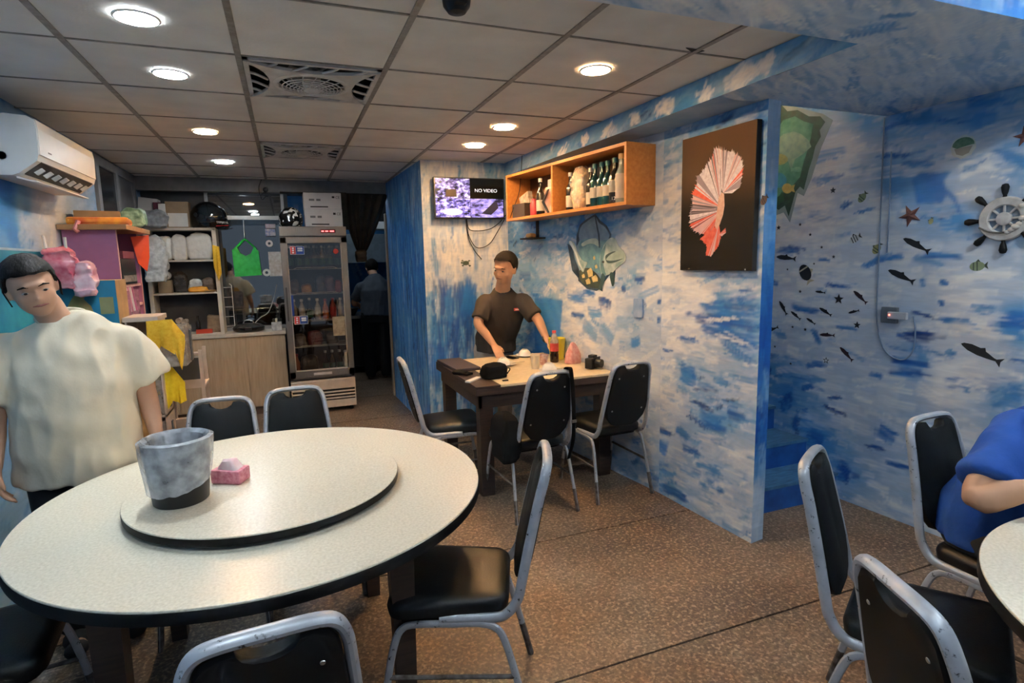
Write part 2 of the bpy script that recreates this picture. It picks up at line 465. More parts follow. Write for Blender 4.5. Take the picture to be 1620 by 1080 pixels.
FR_R = Frame((3.212, 2.027, 0), (0.032, -0.387, 0))                 # stair / decal wall
A1, A0, B0 = (2.24, 2.26), (2.195, 3.03), (1.93, 5.015)
FR_B1 = Frame((A0[0], A0[1], 0), (A1[0] - A0[0], A1[1] - A0[1], 0))
FR_B2 = Frame((B0[0], B0[1], 0), (A0[0] - B0[0], A0[1] - B0[1], 0))
FR_E = Frame((A1[0], A1[1], 0), (0.095, 0.015, 0))
FR_TV = Frame((1.137, 5.015, 0), (1, 0, 0))
FR_K = Frame((1.09, 6.62, 0), (1.137 - 1.09, 5.015 - 6.62, 0))
LB2 = math.dist(A0, B0); LB1 = math.dist(A0, A1)

struct(painted('wall_right', FR_R, -1.75, 2.3, 0, 2.95, [
    (1230, 380, .12), (1300, 350, .10), (1330, 230, .06), (1290, 280, .1), (1370, 180, .52), (1450, 195, .58), (1560, 175, .6), (1480, 240, .28),
    (1420, 290, .52), (1500, 255, .28), (1560, 300, .25), (1600, 260, .45), (1560, 270, .18), (1380, 330, .18), (1420, 400, .17),
    (1500, 400, .25), (1510, 350, .55), (1560, 400, .22), (1600, 380, .4), (1430, 450, .2), (1520, 460, .16), (1600, 440, .25),
    (1480, 520, .15), (1600, 511, .6), (1560, 515, .06), (1440, 530, .33), (1450, 570, .5), (1500, 600, .05), (1560, 590, .14),
    (1590, 625, .5), (1300, 450, .15), (1250, 450, .15), (1300, 600, .2), (1250, 620, .6), (1230, 590, .55), (1350, 640, .24),
    (1400, 600, .2), (1420, 690, .26), (1380, 720, .33), (1330, 740, .62), (1285, 690, .62), (1300, 760, .3), (1400, 780, .3),
    (1440, 700, .4), (1450, 800, .33), (1260, 170, .5), (1250, 540, .2), (1350, 540, .18), (1400, 500, .24), (1350, 450, .14)],
    n=3000, L=(0.06, 0.2), Wd=(0.015, 0.05), aj=0.16, seed=3, jit=0.10, jump=0.09, lift=0.13,
    strokes=[(1232, 393, 1266, 398, 11, .75), (1296, 411, 1313, 411, 5, .6), (1305, 449, 1342, 456, 4, .75), (1251, 483, 1296, 493, 11, .7),
             (1210, 445, 1232, 448, 10, .7), (1322, 517, 1356, 522, 6, .6), (1226, 527, 1242, 530, 8, .55), (1284, 520, 1298, 545, 10, .55),
             (1275, 578, 1300, 578, 9, .7), (1330, 330, 1345, 320, 8, .62), (1358, 338, 1386, 327, 4, .7), (1364, 422, 1396, 405, 9, .6),
             (1390, 412, 1430, 403, 9, .65), (1462, 405, 1525, 406, 9, .68), (1455, 443, 1463, 446, 10, .6), (1486, 444, 1502, 448, 8, .68),
             (1484, 478, 1495, 480, 9, .68), (1442, 494, 1476, 502, 6, .85), (1490, 506, 1535, 507, 7, .62), (1420, 530, 1480, 533, 13, .85),
             (1410, 568, 1470, 580, 10, .75), (1405, 587, 1460, 595, 9, .75), (1580, 508, 1640, 515, 22, .72), (1535, 485, 1575, 490, 9, .5),
             (1565, 630, 1615, 628, 34, .58), (1500, 553, 1506, 562, 14, .55), (1600, 570, 1625, 572, 6, .72), (1525, 617, 1533, 620, 8, .62),
             (1304, 640, 1340, 660, 5, .85), (1310, 629, 1330, 629, 6, .8), (1372, 705, 1400, 712, 6, .85), (1390, 680, 1418, 690, 20, .72),
             (1402, 730, 1450, 745, 8, .75), (1268, 612, 1288, 612, 10, .72), (1262, 600, 1300, 603, 8, .55), (1376, 590, 1395, 598, 9, .7),
             (1325, 735, 1345, 750, 22, .75), (1240, 630, 1245, 640, 30, .82), (1215, 587, 1219, 590, 18, .85), (1256, 665, 1265, 670, 25, .8),
             (1275, 690, 1300, 700, 20, .75), (1400, 245, 1445, 245, 6, .72), (1425, 258, 1480, 258, 8, .66), (1395, 205, 1440, 190, 8, .7),
             (1480, 195, 1540, 186, 8, .66), (1290, 290, 1330, 278, 9, .62), (1250, 520, 1285, 525, 5, .3), (1230, 165, 1300, 170, 6, .6)],
    polys=[([(1442, 283), (1455, 273), (1475, 272), (1488, 273), (1497, 271), (1507, 271), (1499, 277), (1494, 287), (1497, 298), (1508, 305),
             (1514, 317), (1518, 330), (1524, 340), (1513, 335), (1514, 328), (1505, 315), (1497, 309), (1490, 322), (1470, 322), (1450, 322), (1447, 305)], .66),
           ([(1565, 240), (1578, 235), (1600, 237), (1625, 250), (1640, 275), (1618, 268), (1600, 254), (1590, 257), (1585, 247)], .58)]))

struct(painted('wall_partition', FR_B1, 0, LB1, 0, Z_SOF, [
    (1060, 300, .18), (1060, 250, .4), (1130, 185, .62), (1190, 175, .55), (1060, 400, .06), (1060, 450, .06), (1100, 460, .03), (1150, 495, .72),
    (1170, 455, .3), (1185, 520, .6), (1110, 545, .08), (1090, 590, .5), (1130, 565, .3), (1150, 600, .35), (1130, 660, .5),
    (1160, 650, .4), (1070, 650, .14), (1060, 700, .2), (1090, 700, .36), (1120, 740, .24), (1170, 730, .22), (1060, 770, .5),
    (1110, 780, .28), (1170, 800, .24), (1180, 850, .28), (1070, 540, .12), (1080, 500, .1), (1185, 600, .3), (1048, 600, .1)],
    n=1500, L=(0.05, 0.18), Wd=(0.014, 0.045), ang=0.12, aj=0.2, seed=5, jit=0.13, jump=0.10, lift=.06,
    strokes=[(1112, 486, 1190, 478, 14, .72), (1105, 500, 1190, 518, 18, .8), (1108, 515, 1188, 552, 14, .76), (1120, 500, 1188, 495, 9, .74), (1115, 507, 1165, 503, 5, .05), (1130, 528, 1180, 545, 4, .1), (1140, 540, 1190, 575, 9, .7),
             (1075, 535, 1100, 538, 8, .7), (1076, 590, 1102, 600, 24, .68), (1128, 598, 1152, 610, 10, .62), (1095, 635, 1130, 650, 6, .85),
             (1088, 655, 1120, 680, 5, .8), (1110, 660, 1142, 672, 22, .7), (1150, 655, 1180, 660, 12, .7), (1038, 680, 1062, 686, 8, .82),
             (1038, 700, 1055, 712, 20, .7), (1070, 680, 1090, 690, 12, .6), (1080, 710, 1105, 716, 8, .72), (1048, 770, 1085, 790, 14, .78),
             (1100, 735, 1140, 745, 8, .6), (1170, 460, 1190, 458, 6, .75), (1165, 470, 1175, 485, 6, .7), (1048, 552, 1065, 556, 4, .75), (1134, 775, 1145, 780, 5, .75)]))
struct(painted('wall_shelf', FR_B2, 0, LB2, 0, Z_SOF, [
    (860, 350, .62), (930, 345, .68), (1000, 335, .55), (830, 400, .42), (870, 420, .36), (930, 480, .08), (1000, 440, .36), (1000, 380, .14),  # dark tone under the shelf: part blue paint, part shade put into the colour
    (895, 370, .5), (960, 345, .62), (870, 500, .6), (850, 480, .55), (930, 520, .08), (960, 560, .2), (1000, 520, .3), (1032, 450, .06),
    (1030, 400, .12), (1020, 480, .25), (1000, 650, .28), (990, 720, .35), (820, 370, .5), (820, 450, .4), (905, 480, .1), (960, 470, .08),
    (980, 420, .3), (1000, 410, .32), (1035, 330, .12), (890, 440, .25), (940, 660, .35), (850, 560, .6), (1020, 600, .1), (960, 510, .12)],
    n=2300, L=(0.05, 0.16), Wd=(0.02, 0.055), ang=0.1, aj=0.35, seed=8, jit=0.13, jump=0.08, lift=.05,
    strokes=[(897, 470, 925, 474, 14, .66), (922, 462, 940, 466, 8, .72), (947, 473, 967, 479, 10, .85), (1003, 442, 1021, 442, 7, .85),
             (903, 497, 923, 498, 9, .75), (930, 494, 950, 494, 14, .6), (922, 515, 945, 530, 22, .5), (948, 520, 970, 540, 18, .5), (1004, 483, 1018, 500, 26, .45),
             (998, 540, 1013, 540, 18, .62), (975, 505, 995, 512, 14, .45), (1040, 475, 1046, 478, 9, .75), (1040, 505, 1045, 508, 10, .72), (983, 455, 990, 458, 8, .78)],
    polys=[([(846, 470), (890, 474), (884, 560), (846, 575)], .64)]))
struct(painted('wall_partition_end', FR_E, 0, 0.096, 0, Z_SOF, [], uv_ctrl=[
    (.05, 2.3, .3), (.05, 2.0, .35), (.05, 1.75, .5), (.05, 1.5, .56), (.05, 1.35, .7), (.05, 1.15, .78), (.05, .95, .76), (.05, .8, .42), (.05, .72, .78),
    (.05, .55, .74), (.05, .42, .5), (.05, .3, .25), (.05, .1, .28)], n=200, L=(0.05, 0.2), Wd=(0.02, 0.04), ang=PI / 2, aj=0.1, seed=2, jit=0.05, jump=0))
# back face of the partition towards the stairs
struct(MB().add([(2.335, 2.275, 0), (2.30, 3.9, 0), (2.30, 3.9, 2.95), (2.335, 2.275, 2.95)], [(0, 1, 2, 3)]).build('wall_stair_left', mat('stair_blue', '2f6cae', 0.6, col2='8fb2d4', vs=5)))
struct(painted('wall_television', FR_TV, 0, B0[0] - 1.137, 0, H_CEIL, [
    (680, 290, .08), (730, 268, .12), (785, 268, .45), (690, 340, .28), (690, 400, .12), (740, 400, .03), (780, 380, .06), (720, 430, .12),
    (700, 470, .35), (745, 450, .16), (770, 430, .1), (690, 520, .55), (730, 520, .55), (745, 480, .6), (700, 560, .4), (690, 600, .5),
    (740, 620, .55), (700, 640, .45), (680, 440, .2), (675, 380, .14)],
    n=1500, L=(0.06, 0.24), Wd=(0.015, 0.045), ang=PI / 2, aj=0.12, seed=11, lift=.02, jit=0.15, jump=0.06,
    strokes=[(700, 440, 702, 500, 30, .8), (712, 450, 713, 520, 30, .78), (728, 445, 730, 520, 34, .8), (745, 450, 746, 560, 30, .84), (715, 520, 716, 600, 30, .8), (690, 540, 691, 620, 30, .78), (700, 500, 701, 580, 26, .76), (722, 500, 723, 570, 26, .8), (738, 440, 739, 500, 26, .76),
             (735, 560, 735, 640, 16, .7), (705, 500, 706, 560, 12, .76), (682, 310, 683, 350, 8, .4)]))
struct(painted('wall_block', FR_K, 0, 1.607, 0, H_CEIL, [(640, 300, .6), (655, 300, .5), (645, 400, .7), (655, 450, .66), (650, 520, .62), (660, 600, .6), (655, 630, .55), (620, 300, .6)],
    n=1100, L=(0.1, 0.4), Wd=(0.015, 0.04), ang=PI / 2, aj=0.08, seed=13, jit=0.14, jump=0.07))
FR_L = Frame((-1.29, -0.6, 0), (0, 1, 0))
FR_L.n = -FR_L.n if FR_L.n[0] < 0 else FR_L.n
struct(painted('wall_left', FR_L, 0, 10.0, 0, 2.65, [(10, 300, .7), (40, 320, .5), (60, 345, .25), (20, 370, .62), (90, 350, .16), (75, 330, .2), (120, 345, .3), (0, 340, .6), (40, 360, .3),  # shade high on this wall is put into the darkest control points
    (70, 365, .2), (5, 380, .5), (130, 380, .45)], uv_ctrl=[(1, 1.5, .4), (6, 1.5, .5), (3, .5, .5), (7, 2, .45)], n=1800, L=(0.06, 0.2), Wd=(0.03, 0.07), ang=0.1, aj=0.5, seed=17, res=0.016, jit=0.1))

# fascia, soffit and front beam of the dropped ceiling
FA0, FA1 = (1.99, 1.59), (1.906, 5.015)
FR_F = Frame((FA1[0], FA1[1], 0), (FA0[0] - FA1[0], FA0[1] - FA1[1], 0))
struct(painted('trim_1', FR_F, 0, math.dist(FA0, FA1), Z_SOF, H_CEIL, [(1200, 130, .45), (1250, 100, .55), (1000, 195, .5), (900, 235, .52), (1090, 140, .55), (830, 260, .45), (1300, 70, .55)],
    n=300, L=(0.08, 0.25), Wd=(0.02, 0.05), ang=0.3, seed=19, jit=0.06, jump=0.02,
    blobs=[(1054, 170, 16, .02), (1005, 189, 11, .04), (1118, 150, 16, .08), (1172, 122, 28, .06), (960, 205, 10, .05), (925, 222, 8, .02), (890, 238, 8, .1), (1215, 95, 18, .15)]))
FR_S = Frame((0.3, 1.26, Z_SOF), (1, 0, 0), (0, 1, 0))
FR_S.n = np.array((0, 0, -1.0))
fx = lambda y: FA0[0] + (FA1[0] - FA0[0]) * (y - FA0[1]) / (FA1[1] - FA0[1])
struct(painted('ceiling_soffit', FR_S, 0, 3.05, 0, 1.08, [(1000, 10, .42), (1100, 25, .45), (1200, 60, .5), (1300, 40, .4), (1450, 40, .33), (1400, 120, .36), (1300, 110, .42), (1500, 120, .35), (1600, 100, .4),
    (1250, 140, .4), (1350, 170, .42), (1450, 160, .42), (1200, 20, .2), (1070, 5, .25)],
    n=1300, L=(0.1, 0.3), Wd=(0.012, 0.03), ang=0.5, aj=0.15, seed=23, lift=.20, jit=0.06, jump=0.03, res=0.013,
    strokes=[(1340, 55, 1420, 40, 14, .62), (1390, 28, 1450, 20, 10, .6), (1330, 20, 1365, 35, 14, .3)],
    cut=lambda c: (c[:, 1] > 1.59) & (c[:, 0] < FA0[0] - (c[:, 1] - 1.59) * 0.0245)))
pts = [(fx(2.33), 2.33), (2.36, 2.33), (2.24, 2.26), (2.195, 3.03), (1.93, 5.015), (fx(5.015), 5.015)]
M_sof = mat('soffit_blue', '7f9fc0', 0.6, col2='a9bccf', vs=6)
struct(MB().add([(fx(2.33), 2.33, Z_SOF), (2.36, 2.33, Z_SOF), (2.20, 3.03, Z_SOF), (1.935, 5.015, Z_SOF), (fx(5.015), 5.015, Z_SOF)], [(0, 4, 3, 2, 1)]).build('ceiling_soffit_strip', M_sof))
struct(MB().box(-1.29, 0.3, 1.26, 1.59, Z_SOF, Z_SOF + 0.3).build('ceiling_beam', M_sof))
FR_FB = Frame((-1.3, 1.26, 0), (1, 0, 0))
struct(painted('trim_2', FR_FB, 0, 4.65, Z_SOF, 2.65, [], uv_ctrl=[(0, 2.4, .6), (2, 2.4, .6), (4, 2.4, .62)], n=700, L=(0.06, 0.2), Wd=(0.03, 0.07), ang=PI / 2, aj=0.1, seed=29, jit=0.14, jump=0.1, res=0.016))
# space above the soffit is closed off
struct(MB().box(0.3, 3.4, 1.265, 1.585, Z_SOF + 0.02, 2.65).box(2.005, 3.4, 1.585, 2.335, Z_SOF + 0.02, 2.65).build('ceiling_void', M_grey))
struct(MB().add([(2.3, 2.335, Z_SOF), (3.25, 2.345, Z_SOF), (3.25, 2.345, 2.95), (2.3, 2.335, 2.95)], [(0, 1, 2, 3)]).build('wall_stair_header', mat('stair_blue', '2f6cae')))
struct(MB().box(2.2, 3.3, 2.34, 4.1, 2.95, 3.0).build('ceiling_stair', M_grey))
struct(MB().box(2.2, 3.3, 4.0, 4.1, 0, 2.95).build('wall_stair_back', mat('stair_blue', '2f6cae')))
struct(MB().box(-1.4, 3.6, -2.5, 1.26, 2.65, 2.7).build('ceiling_front', mat('ceiling_front_paint', '8ea0b4', 0.7)))

# ------------------------------------------------------------------ tiled ceiling
M_tile = mat('ceiling_tile', 'd6d0c9', 0.75, var=0.08, vs=5.0, bump=0.12, bs=70, detail=8)
M_tbar = mat('ceiling_bar', '97918b', 0.5, metal=0.1, col2='7c756e', vs=40)
M_void = mat('ceiling_dark', '262626', 0.9)
ce = struct(MB().box(-1.29, 2.0, 1.59, 6.56, H_CEIL + 0.16, H_CEIL + 0.2).build('ceiling', M_void))
GX = [-1.29, -0.726, -0.121, 0.484, 1.089, 1.694, 2.0]
GY = [1.59, 2.146, 2.752, 3.357, 3.962, 4.567, 5.172, 5.777, 6.382, 6.56]
FANS = {(2, 2), (2, 5)}
rt = random.Random(4)
for i in range(len(GX) - 1):
    for j in range(len(GY) - 1):
        if (i, j) in FANS: continue
        x0, x1, y0, y1 = GX[i] + 0.012, GX[i + 1] - 0.012, GY[j] + 0.005, GY[j + 1] - 0.005
        if i == 5 and j in (1,): x1 -= 0.0
        z = H_CEIL + 0.002 + rt.uniform(0, 0.003)
        o = MB().box(x0 - 0.002, x1 + 0.002, y0 - 0.002, y1 + 0.002, z, z + 0.012).build('ceiling_tile', M_tile, ce)
for x in GX[1:-1]:
    MB().box(x - 0.012, x + 0.012, 1.59, 6.56, H_CEIL - 0.002, H_CEIL + 0.03).build('ceiling_bar', M_tbar, ce)
for y in GY[1:-1]:
    MB().box(-1.29, 2.0, y - 0.005, y + 0.005, H_CEIL - 0.001, H_CEIL + 0.03).build('ceiling_bar', M_tbar, ce)

# stairs
M_st = mat('stair_paint', '1d5ba8', 0.5, col2='134283', vs=9, bump=0.05)
M_tread = mat('stair_tread', '4c7fa8', 0.45, col2='2f5878', vs=12, stretch=(1, 6, 1))
sf = [2.515, 2.735, 2.995, 3.24, 3.48, 3.74]
for i, y in enumerate(sf):
    st = struct(MB().box(2.32, 3.2, y, 4.0, 0.165 * i, 0.165 * (i + 1) - 0.02).build('stair_step', M_st))
    MB().box(2.32, 3.2, y - 0.012, (sf[i + 1] if i < 5 else 4.0) + 0.01, 0.165 * (i + 1) - 0.02, 0.165 * (i + 1)).build('stair_tread', M_tread, st)

# back of the room: header, glazed partition towards the kitchen, kitchen shell
M_hdr = mat('header_grey', '77777a', 0.6)
struct(MB().box(-1.29, 1.09, 6.55, 6.68, 2.285, H_CEIL + 0.1).build('wall_back', M_hdr))
struct(MB().box(-1.29, -0.70, 6.78, 6.84, 0, 2.6).build('wall_back_left', mat('niche_dark', '3a3a3e', 0.7)))
M_alu = mat('aluminium', '9c9c9c', 0.35, metal=0.7)
wn = struct(MB().box(-0.70, 0.02, 6.70, 6.74, 2.02, 2.06).box(-0.70, 0.02, 6.70, 6.74, 0.86, 0.90).box(-0.72, -0.69, 6.70, 6.74, 0.86, 2.3).box(0.0, 0.03, 6.70, 6.74, 0.86, 2.3).build('window_1', M_alu))
MB().box(-0.69, 0.0, 6.712, 6.718, 0.9, 2.02).build('pane', mat_glass('kitchen_pane', (0.72, 0.76, 0.78), gloss=0.16), wn)
MB().box(-0.69, 0.0, 6.712, 6.718, 2.06, 2.3).build('pane', mat_glass('kitchen_pane'), wn)
struct(MB().box(-1.29, 1.09, 6.68, 9.4, 2.55, 2.6).build('ceiling_kitchen', mat('kitchen_ceiling', '8f8d88', 0.6)))
struct(MB().box(1.62, 1.7, 6.75, 9.4, 0, 2.6).build('wall_kitchen_right', mat('kitchen_wall', '3c6f96', 0.5, col2='274b6b', vs=4)))
struct(MB().box(1.09, 1.7, 6.68, 9.4, 2.55, 2.6).build('ceiling_kitchen_right', mat('kitchen_ceiling', '8f8d88', 0.6)))
FR_KB = Frame((-1.3, 9.3, 0), (1, 0, 0))
struct(painted('wall_kitchen_back', FR_KB, 0, 3.0, 0, 2.6, [(600, 400, .6), (570, 430, .58), (560, 350, .6), (610, 380, .55)], n=500, L=(0.1, 0.4), Wd=(0.03, 0.08), ang=PI / 2, seed=31, res=0.02, jit=0.12))
struct(MB().box(-1.28, 0.03, 7.75, 7.8, 0, 2.55).build('wall_kitchen_inner', mat('kitchen_inner', '4b4d50', .7)))
struct(MB().box(0.03, 0.07, 6.76, 9.3, 0, 2.55).build('wall_kitchen_side', mat('kitchen_side', '55585c', 0.6)))
# door frame on the side of the block
dr = thing('door_1', 'x', 'x'); del dr['label'], dr['category']; dr['kind'] = 'structure'
M_frame = mat('door_frame_cream', 'b9ada0', 0.5, col2='a89a8c')
MB().box(1.075, 1.165, 6.62, 6.70, 0, 2.09, .004).build('jamb', M_frame, dr)
MB().box(1.095, 1.16, 6.52, 6.60, 0, 2.09, .004).build('jamb', M_frame, dr)
MB().box(1.085, 1.16, 6.60, 6.62, 0, 2.07).build('door_panel', mat('door_tan', '8d7a68', 0.5), dr)
struct(MB().box(1.16, 1.25, 6.62, 6.72, 0, 2.6).build('wall_kitchen_return', mat('block_blue', '3d76a8', 0.6)))

# chipped tile corner and the grey side window behind the air conditioner
q = onz(1098, 79, H_CEIL)
MB().prism([(q[0] - .05, q[1] - .01), (q[0] + .05, q[1] - .005), (q[0] + .03, q[1] + .035)], H_CEIL - .0015, H_CEIL + .001).build('tile_gap', M_void, ce)
M_wf = mat('window_grey', '86888c', .5)
w2 = struct(MB().box(-1.289, -1.265, 5.25, 5.33, 1.85, 2.33).box(-1.289, -1.265, 5.80, 5.88, 1.85, 2.33).box(-1.289, -1.265, 6.40, 6.48, 1.85, 2.33).box(-1.289, -1.265, 5.25, 6.48, 2.33, 2.40).box(-1.289, -1.265, 5.25, 6.48, 1.80, 1.86).build('window_2', M_wf))
MB().box(-1.286, -1.28, 5.33, 5.80, 1.86, 2.33).build('pane', mat('dark_pane', '23262a', .2), w2)
MB().box(-1.286, -1.28, 5.88, 6.40, 1.86, 2.33).build('pane', mat('pale_pane', '6c7076', .4), w2)
# ------------------------------------------------------------------ downlights
M_trim = mat('lamp_trim', 'e6e2dc', 0.4)
def downlight(x, y, z, warm, watts, label):
    t = thing('ceiling_downlight', label, 'ceiling light', (x, y, z), 0, 'round recessed ceiling downlights')
    MB().lathe([(0.066, 0.0), (0.074, 0.0), (0.075, -0.003), (0.072, -0.006), (0.066, -0.007), (0.066, 0.0)], 32, cap=False).build('trim_ring', M_trim, t, True)
    c = (COOL, WARM, (1.0, 0.86, 0.70))[warm]
    g = mat('glow_%s_%d' % (('cool', 'warm', 'neutral')[warm], watts), 'ffe9c4' if warm else 'f4faff', 0.4, var=0.01, emit=watts / (PI * PI * 0.066 ** 2), ecol=c)
    g.node_tree.nodes['Principled BSDF'].inputs['Emission Color'].default_value = (*c, 1)
    MB().lathe([(0.0001, -0.0052), (0.066, -0.0052)], 32).build('diffuser', g, t)
names = ['cool white downlight nearest the camera, top left of the tiled ceiling', 'cool white downlight beside the large ceiling fan, second from the top left',
         'warm orange downlight in the left row between two cool white ones', 'farthest cool white downlight on the left, beside the far ceiling fan',
         'largest warm downlight near the painted beam, above the fish picture', 'middle warm downlight of the right row', 'farthest warm downlight, above the wall television',
         'added unseen cool downlight in the front ceiling behind the camera on the left', 'added unseen cool downlight in the front ceiling behind the camera in the middle', 'added unseen cool downlight in the front ceiling above the right round table', 'added unseen lamp high up in the stairwell, brightening the right wall']
for q, nm in zip(LAMPS, names): downlight(*q, nm)
# kitchen tube light
t = thing('tube_light', 'white fluorescent tube light on the kitchen ceiling beyond the doorway', 'ceiling light', (0.62, 7.55, 2.52))
MB().box(-0.03, 0.03, -0.45, 0.45, 0.0, 0.03, .004).build('housing', M_trim, t)
MB().tube([(0, -0.42, -0.018), (0, 0.42, -0.018)], 0.014, 10).build('tube', mat('glow_tube_bright', 'ffffff', emit=42.0, ecol='dff0ff'), t)
t2 = thing('tube_light', 'fluorescent tube light on the kitchen ceiling behind the glazed partition', 'ceiling light', (-0.35, 7.25, 2.52))
MB().box(-0.03, 0.03, -0.45, 0.45, 0.0, 0.03, .004).build('housing', M_trim, t2)
MB().tube([(0, -0.42, -0.018), (0, 0.42, -0.018)], 0.014, 10).build('tube', mat('glow_tube', 'ffffff', emit=8.0, ecol='dff0ff'), t2)

# ------------------------------------------------------------------ ceiling fans (square insert, round guard)
M_fan = mat('fan_white', 'c9c4bf', 0.45, col2='b3ada8')
M_fdk = mat('fan_dark', '2c2b2a', 0.8)
def fan(x, y, label):
    t = thing('ceiling_fan', label, 'ceiling fan', (x, y, H_CEIL), 0, 'square recessed ceiling fans')
    w = 0.288
    MB().box(-w, w, -w, w, 0.10, 0.12).build('housing', M_fdk, t)
    f = MB()
    for a, b, c, d in ((-w, w, -w, -w + .02), (-w, w, w - .02, w), (-w, -w + .02, -w, w), (w - .02, w, -w, w)): f.box(a, b, c, d, -0.008, 0.004)
    f.build('frame', M_fan, t)
    # corner webs reaching to the round guard ring
    for k in range(4):
        a = k * PI / 2
        ring = [(0.165 * math.cos(q), 0.165 * math.sin(q)) for q in np.linspace(PI / 2, 0, 9)]
        poly = [(w - .004, w - .004), (0.225, 0.243), (0.15, 0.210), (0.075, 0.192), (0.0, 0.186)] + ring + [(0.186, 0.0), (0.192, 0.075), (0.210, 0.15), (0.243, 0.225)]
        M = Matrix.Rotation(a, 4, 'Z')
        MB().prism(poly, -0.014, 0.0, M).build('corner_web', M_fan, t)
        for s in (-0.55, -.2, .15, .5):
            pth = smooth_path([(s * 0.36 - 0.03, w - 0.015, -0.004), (s * 0.36 - .015, 0.245, -0.006), (s * 0.36 + 0.035, 0.190 + abs(s) * .03, -0.010)], 4)
            MB().tube([M @ Vector(p) for p in pth], (0.006), 6).build('slat', M_fan, t)
    MB().lathe([(0.150, -0.016), (0.170, -0.018), (0.182, -0.010), (0.178, 0.0), (0.150, 0.0), (0.150, -0.016)], 36, cap=False).build('guard_ring', M_fan, t, True)
    g = MB()
    for r, z in ((0.135, -0.024), (0.118, -0.028), (0.101, -0.031), (0.084, -0.033), (0.067, -0.034), (0.05, -0.035)):
        g.tube([(r * math.cos(q * PI / 14), r * math.sin(q * PI / 14), z) for q in range(28)], 0.0025, 5, closed=True)
    for k in range(16):
        a = k * PI / 8
        g.tube([(0.035 * math.cos(a), 0.035 * math.sin(a), -0.036), (0.1 * math.cos(a + .3), 0.1 * math.sin(a + .3), -0.031), (0.158 * math.cos(a + .5), 0.158 * math.sin(a + .5), -0.016)], 0.0025, 5)
    g.build('guard_wires', M_fan, t)
    for k in range(5):
        a = k * 2 * PI / 5
        M = Matrix.Rotation(a, 4, 'Z') @ Matrix.Rotation(0.4, 4, 'X')
        MB().prism([(0.03, -0.02), (0.13, -0.04), (0.14, 0.03), (0.03, 0.02)], -0.002, 0.002, Matrix.Translation((0, 0, 0.03)) @ M).build('blade', mat('fan_blade', '8e8a86', 0.4), t)
    MB().lathe([(0.0001, -0.043), (0.03, -0.042), (0.042, -0.036), (0.042, 0.06), (0.0001, 0.06)], 24).build('hub', M_fan, t, True)
fan((GX[2] + GX[3]) / 2, (GY[2] + GY[3]) / 2, 'large square ceiling fan nearest the camera, with curved slats')
fan((GX[2] + GX[3]) / 2, (GY[5] + GY[6]) / 2, 'smaller looking square ceiling fan farther back towards the kitchen')

# ------------------------------------------------------------------ wall air conditioner on the left wall
M_ac = mat('ac_white', 'd9d6d0', 0.35, var=0.03)
t = thing('air_conditioner', 'white split air conditioner high on the left wall', 'air conditioner', (-1.285, 3.5, 2.0), 0)
prof = [(0.0, 0.27), (0.10, 0.285), (0.185, 0.278), (0.212, 0.262), (0.218, 0.22), (0.214, 0.10), (0.205, 0.07), (0.13, 0.012), (0.10, 0.0), (0.0, 0.0)]
Mz = Matrix(((1, 0, 0, 0), (0, 0, 1, 0), (0, 1, 0, 0), (0, 0, 0, 1)))
MB().prism(prof, 0.0, 0.90, Mz).build('body', M_ac, t)
MB().prism([(0.2135, 0.100), (0.219, 0.100), (0.2225, 0.22), (0.2165, 0.264), (0.210, 0.264), (0.2165, 0.22)], 0.008, 0.892, Mz).build('front_panel', M_ac, t)
MB().prism([(0.206, 0.068), (0.2065, 0.072), (0.134, 0.016), (0.133, 0.011)], 0.05, 0.86, Mz).build('air_outlet', mat('ac_dark', '1d1d1f', 0.6), t)
MB().prism([(0.10, -0.006), (0.150, -0.020), (0.178, -0.022), (0.178, -0.016), (0.15, -0.013), (0.10, 0.004)], 0.05, 0.86, Mz).build('louver', M_ac, t)
for k in range(7):
    y = 0.11 + k * 0.115
    MB().obox((0.172, y, 0.038), (0.014, 0.006, 0.012), (0.001, 0.004, 0), (-0.012, 0, 0.012)).build('vane', mat('ac_vane', 'b9b6b2', 0.5), t)
MB().obox((0.2225, 0.13, 0.125), (0.0006, 0, 0), (0, 0.022, 0), (0, 0, 0.003)).build('badge', mat('ac_badge', '57524c', 0.5), t)
MB().lathe([(0.0001, -0.003), (0.02, -0.002), (0.02, 0.0), (0.0001, 0.0)], 16, (0.07, 0.0, 0.09), 'y').build('screw_cover', mat('ac_vane', 'b9b6b2', 0.5), t)

q = onz(722, 0, H_CEIL)
t = thing('ceiling_camera', 'black device on the ceiling at the top edge, above the middle of the room', 'camera', (q[0], q[1], H_CEIL))
MB().lathe([(.0001, -.045), (.03, -.04), (.045, -.02), (.048, 0), (.0001, 0)], 24).build('dome', mat('bin_black', '16171a', .45), t, True)
MB().box(-.02, .02, -.06, -.03, -.03, -.008, .004).build('eye', mat('bin_black', '16171a', .45), t)
